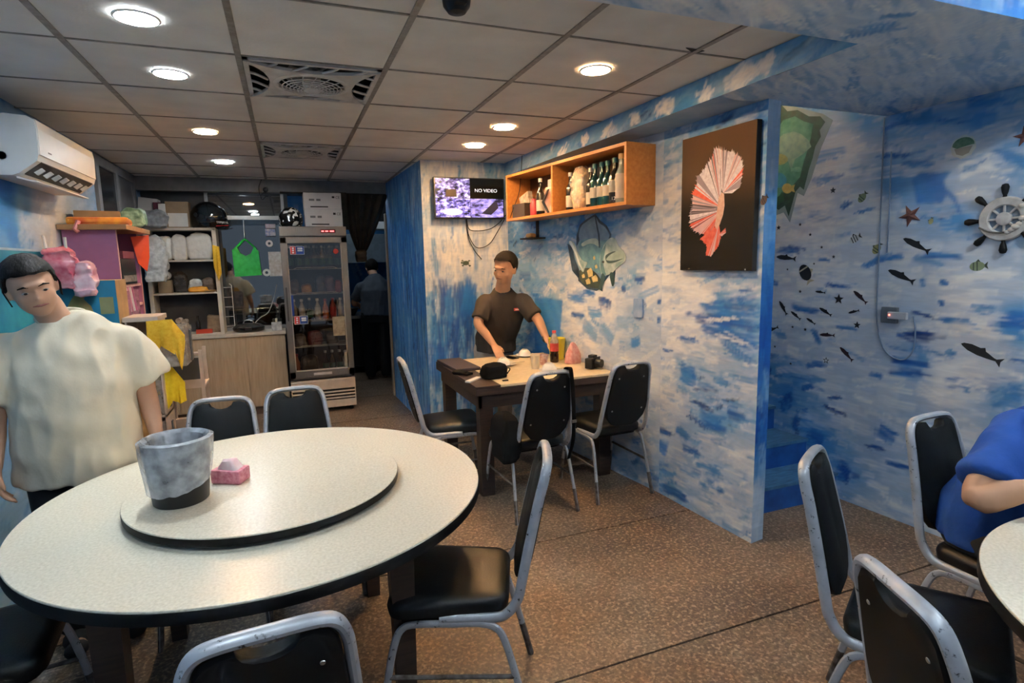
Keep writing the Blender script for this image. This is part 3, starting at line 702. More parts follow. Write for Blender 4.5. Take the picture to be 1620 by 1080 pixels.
# ------------------------------------------------------------------ chairs
M_vinyl = mat('black_vinyl', '0a0b0c', 0.45, var=0.2, vs=30, bump=0.08, bs=160, spec=0.28)
M_cover = mat('black_back_cover', '060607', 0.55, var=0.15, spec=.2)
M_rust = mat('worn_leg', '3a2f28', 0.6, metal=0.3, col2='74706c', vs=30)
def mat_worn():
    m = mat('silver_tube', 'bfc2c7', 0.4, metal=0.35, col2='a6a9af', vs=18)
    nt = m.node_tree; N = nt.nodes; L = nt.links; p = N['Principled BSDF']
    tc = [n for n in N if n.type == 'TEX_COORD'][0]
    nz = N.new('ShaderNodeTexNoise'); nz.inputs['Scale'].default_value = 38; nz.inputs['Detail'].default_value = 6; nz.inputs['Roughness'].default_value = 0.7
    L.new(tc.outputs['Object'], nz.inputs['Vector'])
    mr = N.new('ShaderNodeMapRange'); mr.inputs[1].default_value = 0.60; mr.inputs[2].default_value = 0.66
    L.new(nz.outputs['Fac'], mr.inputs[0])
    old = p.inputs['Base Color'].links[0].from_socket
    mx = N.new('ShaderNodeMix'); mx.data_type = 'RGBA'; mx.inputs[7].default_value = (*lin('2b2725'), 1)
    L.new(mr.outputs[0], mx.inputs[0]); L.new(old, mx.inputs[6]); L.new(mx.outputs[2], p.inputs['Base Color'])
    return m
M_tube = mat_worn()
def cushion(outline, layers):
    mb = MB(); n = len(outline); vs = []; fs = []
    cx = sum(p[0] for p in outline) / n; cy = sum(p[1] for p in outline) / n
    for z, k in layers: vs += [(cx + (x - cx) * k, cy + (y - cy) * k, z) for x, y in outline]
    for i in range(len(layers) - 1):
        for j in range(n): fs.append((i * n + j, i * n + (j + 1) % n, (i + 1) * n + (j + 1) % n, (i + 1) * n + j))
    fs.append(tuple(range(n - 1, -1, -1))); fs.append(tuple((len(layers) - 1) * n + j for j in range(n)))
    return mb.add(vs, fs)
def chair_parts():
    P = []
    so = arc(0.145, 0.145, 0.055, 0, PI / 2, 5) + arc(-0.145, 0.145, 0.055, PI / 2, PI, 5) + arc(-0.115, -0.135, 0.055, PI, 1.5 * PI, 5) + arc(0.115, -0.135, 0.055, 1.5 * PI, 2 * PI, 5)
    P.append(('seat', cushion(so, [(0.418, .95), (0.424, 1.0), (0.452, 1.02), (0.466, 1.0), (0.476, .95), (0.482, .8), (0.484, .5)]).mesh('seat', M_vinyl, True), None))
    P.append(('seat_pan', cushion(so, [(0.402, .9), (0.418, .93)]).mesh('seat_pan', M_cover), None))
    half = [(0.180, 0.03, 0.412), (0.178, -0.14, 0.414), (0.176, -0.19, 0.430), (0.174, -0.222, 0.475), (0.172, -0.236, 0.53), (0.160, -0.262, 0.65),
            (0.146, -0.295, 0.79), (0.138, -0.312, 0.85), (0.120, -0.322, 0.888), (0.085, -0.327, 0.903), (0.0, -0.329, 0.906)]
    full = half + [(-x, y, z) for x, y, z in half[::-1][1:]]
    P.append(('back_frame', MB().tube(smooth_path(full, 4), [(0.0125, 0.0165)] * (4 * (len(full) - 1) + 1), 10, ref=(0, 1, 0.2)).mesh('back_frame', M_tube, True), None))
    # backrest: outline on the leaning plane
    hw = [(0.05, 0.0), (0.10, 0.022), (0.135, 0.065), (0.150, 0.12), (0.150, 0.17), (0.138, 0.27), (0.128, 0.35), (0.121, 0.388), (0.107, 0.409), (0.080, 0.419), (0.054, 0.418), (0.045, 0.402), (0.026, 0.390), (0.0, 0.386)]
    ol = hw + [(-x, s) for x, s in hw[::-1][1:]]
    def bk(d0, d1, k):
        n = len(ol); vs = []; e = Vector((0, -0.225, 0.97)).normalized(); nn = Vector((0, 0.97, 0.225)).normalized()
        for d, kk in ((d0, 1.0), (d1, 1.0), (d1 + (0.006 if d1 > d0 else -0.006), k)):
            for x, s in ol: vs.append(Vector((0, -0.232, 0.482)) + Vector((x * kk, 0, 0)) + e * (0.19 + (s - 0.19) * kk) + nn * d)
        fs = [(i * n + j, i * n + (j + 1) % n, (i + 1) * n + (j + 1) % n, (i + 1) * n + j) for i in range(2) for j in range(n)]
        return MB().add(vs, fs + [tuple(range(n - 1, -1, -1)), tuple(2 * n + j for j in range(n))])
    P.append(('backrest', bk(0.0, 0.020, 0.93).mesh('backrest', mat('black_vinyl_back', '08090a', 0.6, var=.2, vs=30, bump=.06, bs=160, spec=.12), True), None))
    P.append(('back_cover', bk(0.0, -0.006, 0.97).mesh('back_cover', M_cover, True), None))
    e = Vector((0, -0.225, 0.97)).normalized(); nn = Vector((0, 0.97, 0.225)).normalized()
    scr = MB().lathe([(0.0001, 0.003), (0.005, 0.002), (0.006, 0.0)], 10).mesh('screw', mat('screw_steel', 'b5b3ae', 0.3, metal=0.9), True)
    for x, s in ((0.09, 0.34), (-0.09, 0.34), (0.11, 0.12), (-0.11, 0.12)):
        q = Vector((x, -0.232, 0.482)) + e * s - nn * 0.0115
        P.append(('screw', scr, Matrix.Translation(q) @ Matrix.Rotation(PI / 2 + 0.225, 4, 'X')))
    for sx in (-1, 1):
        for front in (1, -1):
            if front > 0: pth = [(0.184, -0.02, 0.398), (0.184, 0.10, 0.398), (0.186, 0.15, 0.385), (0.189, 0.178, 0.33), (0.197, 0.205, 0.2), (0.208, 0.232, 0.0)]
            else: pth = [(0.184, -0.02, 0.398), (0.184, -0.10, 0.398), (0.186, -0.155, 0.38), (0.190, -0.185, 0.32), (0.198, -0.222, 0.18), (0.208, -0.265, 0.0)]
            sp = smooth_path([(x * sx, y, z) for x, y, z in pth], 4)
            P.append(('leg', MB().tube(sp, [(0.0095, 0.0125)] * len(sp), 8, ref=(0, 1, 0.1)).mesh('leg', M_tube, True), None))
            a, b = Vector(sp[-4]), Vector(sp[-1])
            P.append(('leg_tip', MB().tube([a, b], 0.0125, 8).mesh('leg_tip', M_rust, True), None))
        P.append(('stretcher', MB().tube([(0.196 * sx, 0.198, 0.22), (0.196 * sx, -0.212, 0.22)], 0.0075, 8).mesh('stretcher', M_rust, True), None))
    P.append(('crossbar', MB().tube([(-0.184, 0.06, 0.396), (0.184, 0.06, 0.396)], 0.008, 6).mesh('crossbar', M_tube, True), None))
    return P
CHP = chair_parts()
def chair(x, y, deg, label, group):
    t = thing('banquet_chair', label, 'chair', (x, y, 0), math.radians(deg), group)
    for nm, me, M in CHP: place(nm, me, t, M=M)
    return t
g1, g2, g3 = 'chairs around the large round table', 'chairs around the far square table', 'chairs around the right round table'
chair(0.475, 1.83, 68, 'black chair with scuffed silver frame and visible seat, right of the large round table', g1)
chair(-0.10, 1.36, 4, 'black chair cut off by the bottom edge, nearest the camera at the large round table', g1)
chair(-0.36, 2.74, 176, 'black chair behind the large round table, directly behind the bin with the plastic bag', g1)
chair(0.02, 2.83, 184, 'black chair behind the large round table, in front of the drinks fridge', g1)
chair(-0.93, 2.02, -84, 'dark chair in shadow under the left edge of the large round table', g1)
chair(0.995, 3.76, -92, 'black chair at the left end of the far table, seen from the side', g2)
chair(1.355, 3.25, 3, 'black chair with a bag strap over its back, near side of the far table', g2)
chair(1.935, 3.30, 2, 'black chair by the painted wall, near side of the far table', g2)
chair(1.70, 1.03, -150, 'black chair seen edge on, left of the right round table in front of the stairs', g3)
chair(1.37, 0.58, -112, 'black chair seen from behind in the bottom right corner', g3)
chair(2.33, 1.12, 183, 'black chair under the seated person in the blue shirt', g3)

# ------------------------------------------------------------------ large round table with turntable
def mat_laminate():
    m = mat('speckled_laminate', 'ebe3cf', 0.27, col2='d5ccb6', vs=120, detail=6, spec=0.5)
    return m
M_lam = mat_laminate()
M_edge = mat('black_edge', '070606', 0.55, spec=.2)
M_dwood = mat_wood('dark_wood', '241813', '3a2820', 0.5)
t = thing('round_table', 'large round banquet table with speckled white top and black edge', 'table', (-0.103, 2.18, 0))
MB().lathe([(0.0001, 0.735), (0.747, 0.735), (0.75, 0.738), (0.75, 0.748), (0.748, 0.75), (0.0001, 0.75)], 128).build('table_top', M_lam, t, True)
MB().lathe([(0.70, 0.712), (0.752, 0.712), (0.7525, 0.718), (0.7525, 0.742), (0.7505, 0.7445), (0.70, 0.744), (0.70, 0.712)], 128, cap=False).build('edge_band', M_edge, t, True)
MB().lathe([(0.0001, 0.695), (0.70, 0.695), (0.70, 0.735), (0.0001, 0.735)], 64).build('underside', M_edge, t)
a = MB()
for c, d in (((0, .38), (.42, .012)), ((0, -.38), (.42, .012)), ((.42, 0), (.012, .38)), ((-.42, 0), (.012, .38))): a.box(c[0] - d[0], c[0] + d[0], c[1] - d[1], c[1] + d[1], 0.61, 0.70)
a.build('apron', M_dwood, t)
for x, y in ((0.38, -0.42), (-0.42, -0.42), (0.38, 0.42), (-0.42, 0.42)):
    MB().add([(x + i * w, y + j * w, z) for z, w in ((0, .028), (0.70, .04)) for j in (-1, 1) for i in (-1, 1)],
             [(0, 2, 3, 1), (4, 5, 7, 6), (0, 1, 5, 4), (2, 6, 7, 3), (0, 4, 6, 2), (1, 3, 7, 5)]).build('leg', M_dwood, t)
t = thing('turntable', 'round speckled turntable with black rim on the large round table', 'turntable', (-0.105, 2.157, 0.75))
MB().lathe([(0.0001, 0.0005), (0.16, 0.0005), (0.16, 0.012), (0.0001, 0.012)], 40).build('swivel_base', M_edge, t)
MB().lathe([(0.0001, 0.032), (0.4455, 0.032), (0.448, 0.034), (0.448, 0.038), (0.446, 0.04), (0.0001, 0.04)], 112).build('top', M_lam, t, True)
MB().lathe([(0.0001, 0.012), (0.43, 0.012), (0.4485, 0.014), (0.449, 0.030), (0.4485, 0.0365), (0.446, 0.036), (0.0001, 0.03)], 112).build('rim', M_edge, t, True)
for a in (2.75,):
    MB().lathe([(0.0001, 0.0405), (0.016, 0.0405), (0.016, 0.0395)], 16, (0.425 * math.cos(a), 0.425 * math.sin(a), 0)).build('screw_cap', mat('cap_brown', '4b4237'), t)
# right round table
t = thing('round_table', 'white round table cut off by the right edge, in front of the blue shirt', 'table', (1.985, 0.306, 0))
MB().lathe([(0.0001, 0.735), (0.658, 0.735), (0.663, 0.738), (0.663, 0.748), (0.661, 0.75), (0.0001, 0.75)], 112).build('table_top', M_lam, t, True)
MB().lathe([(0.61, 0.712), (0.665, 0.712), (0.6655, 0.718), (0.6655, 0.742), (0.6635, 0.7445), (0.61, 0.744), (0.61, 0.712)], 112, cap=False).build('edge_band', M_edge, t, True)
MB().lathe([(0.0001, 0.695), (0.61, 0.695), (0.61, 0.735), (0.0001, 0.735)], 64).build('underside', M_edge, t)
for x, y in ((0.33, -0.33), (-0.33, -0.33), (0.33, 0.33), (-0.33, 0.33)):
    MB().box(x - .03, x + .03, y - .03, y + .03, 0, 0.70).build('leg', M_dwood, t)
# far square table
t = thing('dining_table', 'far square table with cream top and dark wood end, by the painted wall', 'table', (1.6, 3.93, 0))
MB().box(-0.36, 0.50, -0.52, 0.52, 0.735, 0.752, .003).build('table_top', mat('cream_laminate', 'dcc9a6', 0.35, col2='cdb892', vs=30), t)
MB().box(-0.53, 0.505, -0.525, 0.525, 0.690, 0.735, .004).build('frame', M_dwood, t)
MB().box(-0.53, -0.362, -0.525, 0.525, 0.735, 0.752, .003).build('end_board', M_dwood, t)
MB().box(-0.50, 0.48, -0.49, -0.47, 0.60, 0.69).box(-0.50, 0.48, 0.47, 0.49, 0.60, 0.69).box(-0.50, -0.48, -0.49, 0.49, 0.60, 0.69).build('apron', M_dwood, t)
for x, y in ((-0.45, -0.44), (0.43, -0.44), (-0.45, 0.44), (0.43, 0.44)):
    MB().box(x - .045, x + .045, y - .045, y + .045, 0, 0.69, .004).build('leg', M_dwood, t)

# ------------------------------------------------------------------ bin with plastic bag on the turntable, tissue pack
t = thing('waste_bin', 'black bin lined with a clear plastic bag standing on the turntable', 'bin', (-0.372, 2.075, 0.79))
MB().lathe([(0.0001, 0), (0.078, 0), (0.082, 0.004), (0.100, 0.205), (0.103, 0.21), (0.099, 0.212), (0.094, 0.20), (0.077, 0.01), (0.0001, 0.008)], 40).build('bucket', mat('bin_black', '16171a', 0.45), t, True)
prof = [(0.068, 0.03), (0.080, 0.12), (0.088, 0.205), (0.100, 0.217), (0.1055, 0.212), (0.1045, 0.17), (0.100, 0.13), (0.096, 0.095), (0.092, 0.070)]
mb = MB(); n = 72; vs = []; fs = []
from mathutils import noise as _nz
for i, (r, z) in enumerate(prof):
    for j in range(n):
        a = 2 * PI * j / n
        k = _nz.noise(Vector((math.cos(a) * 3, math.sin(a) * 3, z * 22))) * 0.004 + _nz.noise(Vector((a * 5, z * 9, 2.0))) * 0.0025
        zz = z + (0.028 * math.sin(a * 1.0 + 0.6) if i >= 6 else 0) * (i - 5) / 3 + (_nz.noise(Vector((a * 3, 0, 5))) * 0.008 if i >= 7 else 0)
        rr = r + (k if i != 3 else k * 0.6) + (0.003 if i > 3 else -0.003)
        vs.append((rr * math.cos(a), rr * math.sin(a), zz))
for i in range(len(prof) - 1):
    for j in range(n): fs.append((i * n + j, i * n + (j + 1) % n, (i + 1) * n + (j + 1) % n, (i + 1) * n + j))
mb.add(vs, fs).build('bag_liner', mat_film('bag_film', 'dfe3e8', 0.50, 0.18), t, True)
t = thing('tissue_pack', 'pink patterned tissue pack with white tissues beside the bin', 'tissue pack', (-0.235, 2.19, 0.79), -0.5)
mb = MB().box(-0.055, 0.055, -0.035, 0.035, 0, 0.05, .008).jitter(0.003, 30, 2)
mb.build('pack', mat('pink_print', 'e7a0ac', 0.4, col2='c65f74', vs=60), t)
mb = cushion(rrect(0.09, 0.05, 0.02), [(0.048, 1.0), (0.062, .8), (0.078, .55), (0.082, .2)]).jitter(0.008, 40, 5)
mb.build('tissue', mat('tissue_white', 'f0e3e2', 0.7, col2='e8b9be', vs=30), t, True)
# ------------------------------------------------------------------ helpers for the back corner
def rect(x0, y0, x1, y1, Y):
    a, b = ony(x0, y1, Y), ony(x1, y0, Y)
    return a[0], b[0], a[2], b[2]
def bottle(h=0.30, r=0.036, neck=0.013, sh=0.58, nk=0.72):
    return [(0.0001, 0), (r * .93, 0), (r, 0.006), (r, h * sh), (r * .8, h * (sh + .06)), (neck * 1.15, h * nk), (neck, h * (nk + .05)), (neck, h * .93), (neck * 1.2, h * .935), (neck * 1.2, h), (0.0001, h)]
def bottle_parts(h, r, neck, mglass, mlabel, mcap, sh=0.58, nk=0.72, lab=(0.12, 0.45)):
    P = [('glass', MB().lathe(bottle(h, r, neck, sh, nk), 14).mesh('glass', mglass, True))]
    if mlabel: P.append(('label_band', MB().lathe([(r + .0006, h * lab[0]), (r + .0006, h * lab[1])], 14, cap=False).mesh('label_band', mlabel, True)))
    P.append(('cap', MB().lathe([(neck * 1.3, h * .90), (neck * 1.3, h * 1.005), (0.0001, h * 1.006)], 10, cap=False).mesh('cap', mcap, True)))
    return P
def put(parts, name, label, cat, loc, group=None, rz=0.0):
    t = thing(name, label, cat, loc, rz, group)
    for nm, me in parts: place(nm, me, t)
    return t
def bag(w, d, h, seed=0, amp=0.012, fr=18, n=5, knot=False):
    L = [(0, .7), (h * .06, .95), (h * .3, 1.05), (h * .6, 1.03), (h * .85, .92), (h * .97, .6), (h, .25)]
    if knot: L = L[:4] + [(h * .72, .8), (h * .84, .35), (h * .88, .16), (h * .93, .3), (h, .45)]
    zz = np.linspace(0, h, 22); kk = np.interp(zz, [q[0] for q in L], [q[1] for q in L])
    return cushion(rrect(w, d, min(w, d) * .3, 9), [(float(a), float(b)) for a, b in zip(zz, kk)]).jitter(amp, fr, seed).jitter(amp * .45, fr * 2.8, seed + 1)
def carton(name, label, x0, x1, y0, y1, z0, z1, m, group=None, rz=0.0, tilt=0.0):
    t = thing(name, label, 'box', ((x0 + x1) / 2, (y0 + y1) / 2, z0), rz, group)
    if tilt: t.rotation_euler = (0, tilt, rz)
    w, d, h = (x1 - x0) / 2, (y1 - y0) / 2, z1 - z0
    MB().box(-w, w, -d, d, 0, h, min(.003, w * .2)).build('box_body', m, t)
    return t
def cloth(A, B, drops, sag=0.0, amp=0.010, out=(0, -1, 0), n=18, k=10, seed=0):
    A, B, out = np.array(A, float), np.array(B, float), np.array(out, float)
    vs = []; fs = []
    for j in range(n + 1):
        s = j / n; p = A + (B - A) * s
        dz = np.interp(s, np.linspace(0, 1, len(drops)), drops)
        for i in range(k + 1):
            q = i / k
            w = amp * math.sin(s * 9 + seed) * q + amp * .6 * math.sin(s * 17 + q * 3 + seed) * q
            vs.append(p + out * (w + 0.012 * min(1, q * 4)) + np.array((0, 0, -dz * q)))
    for j in range(n):
        for i in range(k): fs.append((j * (k + 1) + i, (j + 1) * (k + 1) + i, (j + 1) * (k + 1) + i + 1, j * (k + 1) + i + 1))
    # give it thickness
    m = len(vs); vs2 = [v - out * 0.003 for v in vs]
    return MB().add(vs + vs2, fs + [tuple(m + i for i in f[::-1]) for f in fs])

M_cream = mat('cream_shelf', 'cfc3b2', 0.5)
M_oak = mat_wood('pale_oak', 'c0ab90', 'ab957a', 0.45, (30, 30, 2.5))
# ------------------------------------------------------------------ counter
t = thing('counter_cabinet', 'pale oak counter cabinet with two doors left of the drinks fridge', 'cabinet', (-0.655, 6.56, 0))
MB().box(-0.62, 0.60, -0.14, 0.13, 0.08, 0.83).build('body', M_oak, t)
MB().box(-0.60, 0.58, -0.12, 0.10, 0.0, 0.08).build('plinth', mat('plinth_brown', '6a5340', 0.6), t)
for a, b in ((-0.62, -0.42), (-0.415, 0.222), (0.228, 0.60)):
    d = MB().box(a + .003, b - .003, -0.160, -0.141, 0.09, 0.825, .002).build('door', M_oak, t)
tag(MB().box(-1.285, -0.045, 6.385, 6.695, 0.832, 0.865, .004).build('worktop', mat('worktop_beige', 'd2c5b4', 0.4)), 'beige worktop on the oak counter cabinet', 'worktop')
# ------------------------------------------------------------------ open shelf unit on the counter
t = thing('shelf_unit', 'cream open shelf unit with three tiers standing on the counter', 'shelf', (-0.92, 6.55, 0.866))
zs = [ony(290, 412, 6.42)[2] - .866, ony(290, 464, 6.42)[2] - .866]
for x in (-0.30, 0.285): MB().box(x - .018, x + .018, -0.14, 0.12, 0, 1.05, .002).build('side_panel', M_cream, t)
MB().box(-0.30, 0.30, -0.14, 0.12, 1.03, 1.055, .002).build('top_board', M_cream, t)
MB().box(-0.30, 0.30, 0.115, 0.125, 0, 1.04).build('back_panel', mat('niche_dark', '3a3a3e', 0.7), t)
for z in zs + [0.012]: MB().box(-0.282, 0.267, -0.14, 0.115, z - .012, z + .006, .002).build('shelf_board', M_cream, t)
S0, S1, S2, ST = 0.866 + 0.018, 0.866 + zs[1] + .006, 0.866 + zs[0] + .006, 0.866 + 1.055
M_film = mat_film('clear_film', 'e2e2de', 0.84, 0.2)
M_milky = mat('milky_film', 'e2dfd6', .35, var=.06, vs=30, bump=.5, bs=35, spec=.7)
for k, (p0, p1, q0, q1) in enumerate([(248, 271, 372, 410), (270, 296, 370, 411), (294, 336, 368, 411)]):
    x0, x1, z0, z1 = rect(p0, q0, p1, q1, 6.45)
    lab = ['narrow milky bag of takeaway boxes, left on the top shelf tier', 'clear bag of white takeaway boxes, middle of the top shelf tier', 'widest milky bag of takeaway boxes, right on the top shelf tier'][k]
    t = thing('plastic_bag', lab, 'bag', ((x0 + x1) / 2, 6.50, S2), 0, 'bags on the top shelf tier')
    bag((x1 - x0) * .88, 0.12, z1 - S2, k, .010).build('wrap', M_milky, t, True)
t = thing('plastic_bag', 'crinkled clear plastic bag hanging at the left end of the shelf unit', 'bag', (-1.14, 6.30, 1.42))
bag(0.20, 0.10, 0.42, 9, .03, 12).build('wrap', M_film, t, True)
t = thing('plastic_bag', 'flat grey plastic bag lying above the shelf unit beside the pink cabinet', 'bag', (-1.12, 6.36, ST))
bag(0.22, 0.12, 0.16, 4, .02, 14).build('wrap', mat_film('grey_film', 'a9abad', 0.75, 0.3), t, True)
# second tier
x0, x1, z0, z1 = rect(252, 443, 271, 465, 6.47)
carton('carton', 'small brown carton on the middle shelf tier', x0, x1, 6.45, 6.53, S1, z1, mat('kraft', '8d7558', 0.7))
t = thing('paper_roll', 'white roll end resting on the small brown carton', 'roll', ((x0 + x1) / 2 + .01, 6.49, z1 + .045))
MB().lathe([(0.0001, -0.05), (0.042, -0.05), (0.043, 0.05), (0.012, 0.05), (0.012, 0.045), (0.0001, 0.045)], 20, axis='y').build('roll', M_white, t, True)
t = thing('snack_pack', 'bright orange plastic pack lying on the middle shelf tier', 'pack', (-0.82, 6.46, S1), 0.1)
bag(0.17, 0.10, 0.055, 3, .008).build('pack', mat('orange_pack', 'e08a1e', 0.35, col2='f2b23c'), t, True)
t = thing('plate', 'shallow tan dish beside the orange pack', 'dish', (-0.715, 6.445, S1))
MB().lathe([(0.0001, 0), (0.04, 0), (0.062, 0.014), (0.060, 0.016), (0.04, 0.004), (0.0001, 0.004)], 24).build('dish', mat('tan_dish', 'c39a5c', 0.4), t, True)
for k, (x, w, h) in enumerate([(-0.99, .12, .20), (-0.86, .12, .13), (-0.74, .11, .14)]):
    t = thing('plastic_bag', ['dark bag behind the brown carton on the middle tier', 'clear bag behind the orange pack on the middle tier', 'brown bag at the right of the middle tier'][k], 'bag', (x, 6.60 if k != 2 else 6.585, S1), 0, 'bags on the middle shelf tier')
    bag(w, .06, h, 20 + k, .010).build('wrap', [mat_film('dark_film', '4a4642', .9), M_film, mat_film('brown_film', '7a6656', .9)][k], t, True)
# third tier
for k, (px, py) in enumerate([(283, 507), (292, 509), (279, 519), (294, 520)]):
    p = ony(px, py, 6.46)
    t = thing('paper_cup_sleeve', 'pale rolled sleeve of cups lying on the lowest shelf tier', 'cup', (p[0], 6.50, max(p[2], S0 + .026)), 0, 'cup sleeves on the lowest tier')
    MB().lathe([(0.0001, -0.07), (0.023, -0.07), (0.026, 0.07), (0.022, 0.068), (0.0001, 0.06)], 16, axis='y').build('sleeve', mat('cup_paper', 'b9a893', 0.6), t, True)
t = thing('food_pack', 'printed tan food pack leaning at the right of the lowest shelf tier', 'pack', (-0.715, 6.51, S0), 0)
t.rotation_euler = (0.12, 0.1, 0)
MB().box(-0.07, 0.07, -0.035, 0.035, 0, 0.17, .01).jitter(.004, 20, 2).build('pack', mat('tan_pack', 'a08a70', 0.5, col2='7d6a55', vs=25), t)
t = thing('tray', 'small red orange plastic tray at the front of the lowest shelf tier', 'tray', (-0.80, 6.435, S0))
MB().box(-0.07, 0.07, -0.022, 0.022, 0, 0.006).box(-0.07, 0.07, -0.024, -0.02, 0, 0.04).box(-0.07, 0.07, 0.02, 0.024, 0, 0.04).box(-0.072, -0.068, -.024, .024, 0, .04).box(.068, .072, -.024, .024, 0, .04).build('tray', mat('red_plastic', 'c4442a', 0.4), t)
t = thing('sauce_bottle', 'dark sauce bottle standing on the lowest shelf tier', 'bottle', (-0.865, 6.55, S0))
MB().lathe(bottle(0.17, 0.022, 0.009), 12).build('bottle', mat('dark_glass', '1b1a18', 0.2), t, True)
# things on top of the unit
def topbox(name, label, px, m, Y0, dep, rz=0, tilt=0, base=None):
    x0, x1, z0, z1 = rect(*px, Y0)
    return carton(name, label, x0, x1, Y0, Y0 + dep, base if base else z0, z1, m, 'boxes on top of the shelf unit', rz, tilt)
M_wbox = mat('white_carton', 'c9c8c6', 0.6, var=0.04)
topbox('carton', 'long low white carton at the left on top of the shelf unit', (203, 333, 250, 352), M_wbox, 6.42, 0.16, 0, 0.06, ST)
topbox('carton', 'tilted grey white carton lying on the long low carton', (217, 313, 245, 340), M_wbox, 6.46, 0.14, 0, 0.12, ST + .105)
topbox('carton', 'dark red carton squeezed between white cartons on the shelf unit', (245, 320, 253, 355), mat('maroon_box', '5a2330', 0.6), 6.44, 0.14, 0, 0, ST)
topbox('binder', 'narrow white binder standing on top of the shelf unit', (253, 322, 260.5, 356), M_white, 6.42, 0.16, 0, 0, ST)
t = topbox('carton', 'open kraft carton with a white front label on top of the shelf unit', (264, 319, 297, 355), mat('kraft', '8d7558', 0.7), 6.43, 0.16, 0, 0, ST)
x0, x1, z0, z1 = rect(266, 331, 295, 354, 6.43)
MB().box(-(x1 - x0) / 2, (x1 - x0) / 2, -0.083, -0.0805, 0.01, z1 - z0).build('paper_label', M_white, t)
def helmet(name, label, loc, rz, r, m, visor=True, spots=False, words=None):
    t = thing(name, label, 'helmet', loc, rz)
    vs = []; fs = []; nu, nv = 28, 16
    for i in range(nv + 1):
        a = PI * i / nv
        for j in range(nu):
            b = 2 * PI * j / nu
            x, y, z = math.sin(a) * math.cos(b), math.sin(a) * math.sin(b), math.cos(a)
            k = 1.0 + (0.12 * max(0, -y) ** 2 if z < 0 else 0)
            zz = z if z > -0.55 else -0.55 - (z + .55) * .15
            vs.append((x * r * .93 * k, y * r * 1.1 * k, (zz + .6) * r))
    for i in range(nv):
        for j in range(nu): fs.append((i * nu + j, (i + 1) * nu + j, (i + 1) * nu + (j + 1) % nu, i * nu + (j + 1) % nu))
    MB().add(vs, fs).build('shell', m, t, True)
    if visor:
        vs = []; fs = []
        for i in range(7):
            el = -0.30 + i * 0.15
            for j in range(15):
                b = -PI / 2 - 1.15 + 2.3 * j / 14
                vs.append((math.cos(el) * math.cos(b) * r * 1.0, math.cos(el) * math.sin(b) * r * 1.17, (math.sin(el) + .62) * r))
        for i in range(6):
            for j in range(14): fs.append((i * 15 + j, i * 15 + j + 1, (i + 1) * 15 + j + 1, (i + 1) * 15 + j))
        v = MB().add(vs, fs).build('visor', mat('smoke_visor', '1a1f22', 0.08, spec=0.9), t, True)
        MB().tube([(math.cos(-PI / 2 - 1.15 + 2.3 * j / 14) * r * .99, math.sin(-PI / 2 - 1.15 + 2.3 * j / 14) * r * 1.17, .32 * r) for j in range(15)], .004, 6).build('trim', mat('bin_black', '16171a'), t, True)
        for sx in (-1, 1): MB().lathe([(0.0001, .012), (.02, .010), (.022, 0)], 14, (0, 0, 0), 'x').xf(Matrix.Translation((sx * r * .92, -r * .2, r * .75)) @ Matrix.Scale(sx, 4, (1, 0, 0))).build('pivot', mat('bin_black', '16171a'), t, True)
    return t
hx = ony(328, 345, 6.5)
t = helmet('motorcycle_helmet', 'glossy black helmet with raised dark visor on top of the shelf unit', (hx[0], 6.56, ST), 0.75, 0.165, mat('gloss_black', '0c0c0e', 0.12, spec=0.8))
text('lettering', 'YAMAHA', 0.032, mat('white_ink', 'e4e4e4', 0.5), t, Matrix.Translation((0.0, -0.2, 0.05)) @ Matrix.Rotation(PI / 2, 4, 'X'))
MB().prism([(-.07, -.012), (.07, .0), (.07, .006), (-.07, -.004)], 0, .002, Matrix.Translation((0.0, -0.198, 0.022)) @ Matrix.Rotation(PI / 2, 4, 'X')).build('red_stripe', mat('red_ink', 'b3202c', 0.4), t)
hx = ony(458, 340, 6.3)
m = mat('flower_black', '111112', 0.2, col2='e4e2de', vs=26, spec=0.7, detail=1.0)
for n in m.node_tree.nodes:
    if n.type == 'MAP_RANGE': n.inputs[1].default_value = 0.55; n.inputs[2].default_value = 0.58
helmet('motorcycle_helmet', 'black helmet with white floral pattern on top of the drinks fridge', (hx[0] + 0.01, 6.36, 1.922), 0.2, 0.125, m, visor=False)

# ------------------------------------------------------------------ drinks fridge
FX0, FX1, FY0, FY1 = -0.035, 0.605, 6.19, 6.69
M_steel = mat('brushed_steel', '8a8784', 0.38, metal=0.75, stretch=(40, 1, 1), col2='77736f')
M_inner = mat('fridge_inside', '3b312c', 0.5)
t = thing('drinks_fridge', 'upright steel drinks fridge with a glass door full of bottles', 'fridge', ((FX0 + FX1) / 2, FY0, 0))
w = (FX1 - FX0) / 2
MB().box(-w, -w + .03, 0.045, .5, 0.05, 1.92).box(w - .03, w, 0.045, .5, 0.05, 1.92).box(-w, w, 0.47, .5, 0.05, 1.92).box(-w, w, 0.045, .5, 0.36, 0.40).box(-w, w, .045, .5, 1.80, 1.92).build('cabinet', M_steel, t)
MB().box(-w + .03, w - .03, .46, .47, .4, 1.8).box(-w + .03, -w + .032, .05, .47, .4, 1.8).box(w - .032, w - .03, .05, .47, .4, 1.8).build('liner', M_inner, t)
MB().box(-w, w, 0.0, 0.045, 1.825, 1.92, .004).build('top_panel', M_steel, t)
d = MB().box(.07, .215, -.004, 0, 1.855, 1.89).build('display', mat('display_red', '5a1218', 0.3), t)
for k, (x, ww) in enumerate(((.09, .012), (.13, .014), (.18, .02))): MB().box(x - ww, x + ww, -.006, -.004, 1.866, 1.879).build('digit', mat('digit_glow', 'ff5a5a', emit=4.0), d)
dz0, dz1 = 0.385, 1.815
dm = MB()
